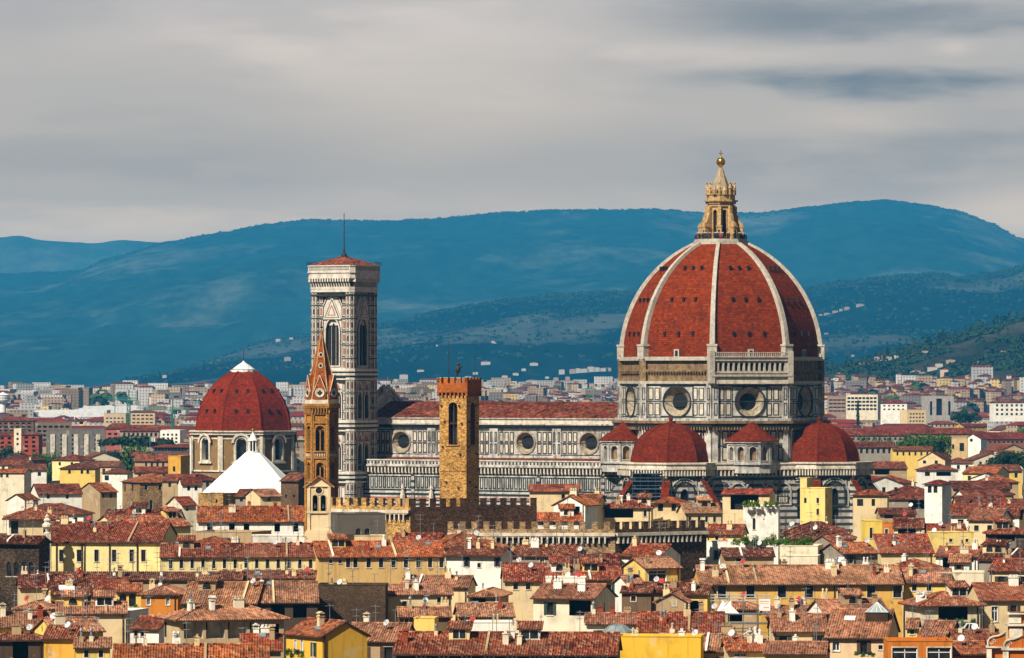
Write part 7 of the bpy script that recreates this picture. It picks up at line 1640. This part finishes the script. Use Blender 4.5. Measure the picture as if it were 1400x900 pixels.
# ================================================================ CRANES, MASTS, FLAG, WATER TOWER
def crane(px, py0, Y, label, lean):
    o = root('tower_crane', (X(px, Y), Y, 0), R(lean), label, 'crane'); zt = Z(py0, Y); s = .75; mb = MB(); n = int(zt / 3)
    for cx, cy in ((-s, -s), (s, -s), (s, s), (-s, s)): mb.tube((cx, cy, 0), (cx, cy, zt), .16, 4)
    for k in range(n):
        z = k * 3
        for a, b in (((-s, -s), (s, -s)), ((s, -s), (s, s)), ((s, s), (-s, s)), ((-s, s), (-s, -s))): mb.tube((*a, z), (*b, z + 3), .11, 4); mb.tube((*a, z + 3), (*b, z + 3), .1, 4)
    mb.obj('mast', 'painted', o, (.05, .20, .16))
    mb = MB(); z = zt - 2
    for s_ in (-.6, .6): mb.tube((s_, -14, z), (s_, 34, z + 1), .16, 4)
    mb.tube((0, -14, z + 1.4), (0, 34, z + 2.2), .16, 4)
    for k in range(24): mb.tube((-.6, -14 + k * 2, z), (0, -13 + k * 2, z + 1.6), .08, 4); mb.tube((.6, -14 + k * 2, z), (0, -13 + k * 2, z + 1.6), .08, 4)
    mb.tube((0, 0, z + 1), (0, 0, z + 6), .3, 4); mb.tube((0, 0, z + 6), (0, 26, z + 2), .08, 4); mb.tube((0, 0, z + 6), (0, -13, z + 1), .08, 4); mb.obj('jib', 'painted', o, (.05, .20, .16))
    mb = MB(); mb.box(-1.2, 1.2, -14, -10, z - 2.4, z); mb.obj('counterweight', 'concrete', o)
    mb = MB(); mb.box(.8, 2.4, -1.2, 1.2, z - 2.4, z); mb.obj('cab', 'painted', o, (.05, .22, .18))
crane(176, 543, 2620, 'taller green lattice tower crane standing left of the tan apartment building', 24)
crane(236, 556, 2750, 'shorter green lattice tower crane standing before the white apartment building', 40)
def mast(px, py0, py1, Y, r, label):
    mb = MB(); z0 = max(0, Z(py1, Y)); mb.tube((0, 0, 0), (0, 0, Z(py0, Y)), r, 6, 0, r * .5); o = mb.obj('mast', 'metal'); o.location = (X(px, Y), Y, 0); tag(o, label, 'mast')
mast(157, 529, 560, 4200, .5, 'tall thin pale mast rising from the far plain left of the green crane')
mast(530, 515, 545, 3000, .25, 'thin dark mast rising behind the west gable of the cathedral nave')
for i, (px, py) in enumerate(((811, 524), (822, 530))):
    o = root('pylon', (X(px, 4600), 4600, 0), 0, ('taller', 'shorter')[i] + ' lattice power pylon in the haze behind the cathedral nave roof', 'pylon'); zt = Z(py, 4600); mb = MB()
    for a, b in ((-2, -2), (2, -2), (2, 2), (-2, 2)): mb.tube((a, b, 0), (0, 0, zt), .25, 4)
    mb.obj('mast', 'metal', o)
    for z in (zt - 3, zt - 7, zt - 11): mb = MB(); mb.tube((-4, 0, z), (4, 0, z), .3, 4); mb.obj('crossarm', 'metal', o)
fl = root('flagpole', (X(205, 2300), 2300, 0), 0, 'flag of green, white and red stripes flying among the umbrella pines', 'flag')
mb = MB(); z = Z(604, 2300); mb.tube((0, 0, 0), (0, 0, Z(597, 2300)), .12, 6); mb.obj('pole', 'metal', fl)
mb = MB(); zt = Z(598, 2300)
for k in range(12):
    P = lambda i, z_: (i * .28, .25 * sin(i * 1.1), z_ - i * .03); mb.face([P(k, zt - 1.9), P(k + 1, zt - 1.9), P(k + 1, zt), P(k, zt)], k // 4)
mb.obj('flag_cloth', ['copper_green', 'white_paint', 'pink_marble'], fl)
wt = root('water_tower', (X(4, 4800), 4800, 0), 0, 'round white water tower at the far left edge of the plain', 'water tower')
mb = MB(); z = Z(536, 4800); mb.lathe([(3, 0), (3, z - 12), (6.5, z - 9), (6.5, z - 3), (0.01, z)], 16); mb.obj('tank', 'white_paint', wt, smooth=False)
for k in range(3): mb = MB(); mb.lathe([(6.7, z - 8.5 + k * 2.3), (6.9, z - 8.0 + k * 2.3), (6.7, z - 7.6 + k * 2.3)], 16); mb.obj('rim', 'concrete', wt)

# ================================================================ SMALL ROOFTOP THINGS
for px in (77.5, 112, 150, 188): t, _ = longa['fx'](px); mb = MB(); mb.fbox(longa['ff'], t - .12, t + .12, 0, longa['ze'], .02, .22); mb.obj('downpipe', 'wood', longa['root'])
# stone urn finial
Y = 903; o = root('urn_finial', (X(65, Y), Y - .5, 0), 0, 'weathered pale stone urn finial at the roof corner of the seven-windowed yellow building', 'finial'); z = Z(729, Y)
mb = MB(); mb.lathe([(.75, z - 2.5), (.75, z), (.3, z + .3), (.45, z + .7), (.95, z + 1.2), (.95, z + 1.6), (.5, z + 2.0), (.7, z + 2.4), (.35, z + 2.8), (.45, z + 3.1), (.02, z + 3.6)], 10); mb.obj('urn', 'pale_stone', o)
mb = MB(); mb.box(-.7, .7, -.6, .6, 0, z - .1); mb.obj('pedestal', 'pale_stone', o)
# group of white statues on a roof
Y = 985; z = Z(740, Y)
st = root('statue_group', (X(1261, Y), Y, 0), 0, 'cluster of white weathered stone statues on a roof parapet beside the long yellow low house', 'statue'); rs = random.Random(3)
mb = MB(); mb.box(-2.2, 2.2, -.8, .8, 0, z); mb.obj('pedestal', 'pale_stone', st)
for dx, h in ((-1.5, 1.3), (-.6, 2.2), (.2, 2.9), (1.0, 1.7), (1.7, 1.1)):
    mb = MB(); mb.lathe([(.42, z), (.36, z + h * .3), (.28, z + h * .5), (.38, z + h * .72), (.14, z + h * .82), (.19, z + h * .9), (.02, z + h)], 8, dx, rs.uniform(-.2, .2)); mb.tube((dx - .3, -.1, z + h * .7), (dx + .5, -.3, z + h * .45), .1, 5); mb.obj('figure', 'pale_stone', st)
# glass lantern on the roof of the lower right house
mb = MB(); p0, p1 = f2['fx'](1178), f2['fx'](1209); cx = (p0[0] + p1[0]) / 2 - f2['w'] / 2; y = f2['d'] * .33; z = f2['ze'] + SL * y; hw2 = (p1[0] - p0[0]) / 2
mb.box(-hw2, hw2, -1.1, 1.1, z - 1, z + 1.0, 0); mb.hexa([(-hw2 - .15, -1.25, z + 1.0), (hw2 + .15, -1.25, z + 1.0), (hw2 + .15, 1.25, z + 1.0), (-hw2 - .15, 1.25, z + 1.0)], [(-.15, -.1, z + 2.4), (.15, -.1, z + 2.4), (.15, .1, z + 2.4), (-.15, .1, z + 2.4)], 1)
for k in range(-2, 3): mb.tube((hw2 * k / 2, -1.2, z + 1.05), (0, -.1, z + 2.45), .05, 4, 2)
c = mb.obj('glass_lantern', ['wood', 'lead_roof', 'white_paint'], f2['roof']); c.location = (cx, y, 0)
# green metal skylight dome
Y = 716; o = root('skylight_dome', (X(844.5, Y), Y, 0), R(8), 'faceted grey green metal and glass skylight right of the long bottom roof', 'skylight'); z = Z(872, Y)
mb = MB(); mb.lathe([(2.6, 0), (2.6, z)], 8, 0, 0, 0, R(22.5)); mb.obj('curb', 'pale_stone', o); mb = MB(); mb.lathe([(2.75, z), (2.3, z + .9), (1.2, z + 1.8), (.1, z + 2.0)], 8, 0, 0, 0, R(22.5))
for k in range(8):
    t = R(22.5) + k * R(45)
    for (ra, za), (rb, zb) in zip(((2.75, z), (2.3, z + .9), (1.2, z + 1.8)), ((2.3, z + .9), (1.2, z + 1.8), (.1, z + 2.0))): mb.tube(dirv(t) * ra + UP * za, dirv(t) * rb + UP * zb, .06, 4, 1)
mb.obj('glazing', ['lead_roof', 'metal'], o)
# small glass skylight in white frame
Y = 712; o = root('skylight', (X(1328, Y), Y, 0), 0, 'white framed glass skylight on the small roof right of the dark pink roof', 'skylight'); z = Z(862, Y); mb = MB(); mb.box(-1.2, 1.2, 0, 1.6, 0, z, 0); mb.obj('curb', 'plaster', o, WALL['cream'])
mb = MB(); A = [(-1.25, -.05, z), (1.25, -.05, z), (1.25, 1.65, z), (-1.25, 1.65, z)]; B = [(-.6, .5, z + .95), (.6, .5, z + .95), (.6, 1.1, z + .95), (-.6, 1.1, z + .95)]; mb.hexa(A, B, 0)
for i in range(4): mb.tube(A[i], B[i], .07, 4, 1); mb.tube(A[i], A[(i + 1) % 4], .07, 4, 1); mb.tube(B[i], B[(i + 1) % 4], .07, 4, 1)
for k in (-.2, .2): mb.tube((k * 2, -.05, z), (k, .5, z + .95), .05, 4, 1)
mb.obj('glazing', ['window_glass', 'white_paint'], o)
# scaffold on the house before the long ochre building
Y = 735; sc_o = root('scaffolding', (X(1010, Y), Y, 0), R(-4), 'grey pipe scaffolding with plank decks and white tarpaulin below the long ochre building', 'scaffolding')
def sxp(px): return (px - 1010) / F * Y
mb = MB(); zt = Z(812, Y)
for px in (973, 984, 997, 1016, 1035, 1052):
    for y in (0, 1.3): mb.tube((sxp(px), y, 0), (sxp(px), y, zt - (0 if px < 1045 else 2)), .05, 5)
for py in (814, 818, 822, 866, 871):
    for y in (0, 1.3): mb.tube((sxp(971), y, Z(py, Y)), (sxp(1054), y, Z(py, Y)), .04, 5)
for a, b in ((984, 997), (1016, 1035)): mb.tube((sxp(a), 0, Z(868, Y)), (sxp(b), 0, Z(856, Y)), .04, 5)
mb.obj('pole_frame', 'metal', sc_o)
for py in (840, 853, 879): mb = MB(); mb.box(sxp(972), sxp(1053), -.1, 1.4, Z(py, Y) - .08, Z(py, Y) + .06); mb.box(sxp(972), sxp(1053), -.14, -.1, Z(py, Y), Z(py, Y) + .25); mb.obj('deck', 'painted', sc_o, (.12, .14, .15))
mb = MB()
pts = [(979, 838), (990, 833), (988, 821), (993, 826), (999, 821), (1000, 828), (1011, 839)]
zz = [V((sxp(a), -.15 - .12 * (i % 2), Z(b, Y))) for i, (a, b) in enumerate(pts)]
for i in range(1, 6): mb.face([zz[0], zz[6] if i == 5 else zz[i + 1], zz[i]], 0); mb.face([q + V((0, .03, 0)) for q in (zz[0], zz[i], zz[6] if i == 5 else zz[i + 1])], 0)
mb.obj('tarpaulin', 'tent_fabric', sc_o)
mb = MB(); x0, x1, z0, z1 = sxp(1038), sxp(1053), Z(835, Y), Z(819, Y); mb.box(x0, x1, -.3, -.24, z0, z1, 0); rr = random.Random(8)
for row, (py, h) in enumerate(((821.5, 1.6), (824.8, .9), (829.6, 1.8))):
    px = 1039 + (5 if row == 2 else 0)
    while px < 1051: wd = rr.uniform(.5, 1.1); mb.face([(sxp(px), -.304, Z(py + h, Y)), (sxp(px + wd), -.304, Z(py + h, Y)), (sxp(px + wd), -.304, Z(py, Y)), (sxp(px), -.304, Z(py, Y))], 1); px += wd + .5
mb.obj('sign_board', ['white_paint', 'painted'], sc_o, (.6, .05, .03))
H('small house with pink tiled roof wrapped in the grey scaffolding', 985, 1036, 832, 823, 'hip', -4, 'tan', 'pink', [('o', [1005], 836, 850, 20)], Y=741, yb=880, d=7, short='the scaffolded house')
# church front with scrolls, lower right
Y = 650; cg = root('church_front', (X(1380, Y), Y, 0), R(-6), 'ornate orange church front with cream scrolls and mouldings at the lower right corner', 'church front')
def cx_(px): return (px - 1380) / F * Y
mb = MB(); mb.box(cx_(1378), cx_(1420), 0, 4, 0, Z(857, Y), 0); mb.box(cx_(1380), cx_(1420), .3, 4, Z(857, Y), Z(838, Y), 1); mb.box(cx_(1350), cx_(1379), .5, 3.5, 0, Z(885, Y), 0)
mb.obj('wall', ['plaster', 'plaster'], cg, (.48, .13, .02))
mb = MB()
for a, b, p, q, e in ((1374, 1420, 856, 853, .5), (1377, 1420, 840, 838, .5), (1348, 1380, 886, 884, .35), (1369, 1420, 889, 886, .5), (1349, 1356, 900, 887, .2), (1371, 1379, 930, 889, .3)): mb.box(cx_(a), cx_(b), -e, 3, Z(p, Y), Z(q, Y), 0)
mb.box(cx_(1379), cx_(1396), -.08, .3, Z(852, Y), Z(841, Y), 0); mb.box(cx_(1380), cx_(1398), -.15, .02, Z(872, Y), Z(859, Y), 0)
mb.obj('moulding', 'pale_stone', cg)
for (xa, xb, ya, yb_) in ((1351, 1375, 884, 866), (1373, 1398, 887, 870)):
    mb = MB(); pf = [(xa, ya), (xa - .3, (ya + yb_) / 2 + 3), (xa + 2, yb_ + 7), (xa + 7, yb_ + 4.5), (xa + 14, yb_ + 3.4), (xa + 20, yb_ + 1), (xb, yb_ - 2), (xb, ya)]
    A = [V((cx_(a), -.1, Z(b, Y))) for a, b in pf]; B = [V((p.x, 2.4, p.z)) for p in A]; mb.face(A[::-1], 0); mb.face(B, 0)
    for i in range(7): mb.face([A[i], A[i + 1], B[i + 1], B[i]], 1)
    for i in range(6): mb.tube(A[i] + V((0, -.12, 0)), A[i + 1] + V((0, -.12, 0)), .14, 6, 1)
    c = V((cx_(xa + 5.5), -.15, Z(ya - 6, Y))); 
    for k in range(14): t0, t1 = k * .6, (k + 1) * .6; mb.tube(c + V((cos(t0), 0, sin(t0))) * (.5 - k * .03), c + V((cos(t1), 0, sin(t1))) * (.5 - (k + 1) * .03), .06, 4, 1)
    mb.obj('scroll', ['plaster', 'pale_stone'], cg, (.48, .13, .02))
for o in bpy.data.objects:
    if '_px' in o: del o['_px']
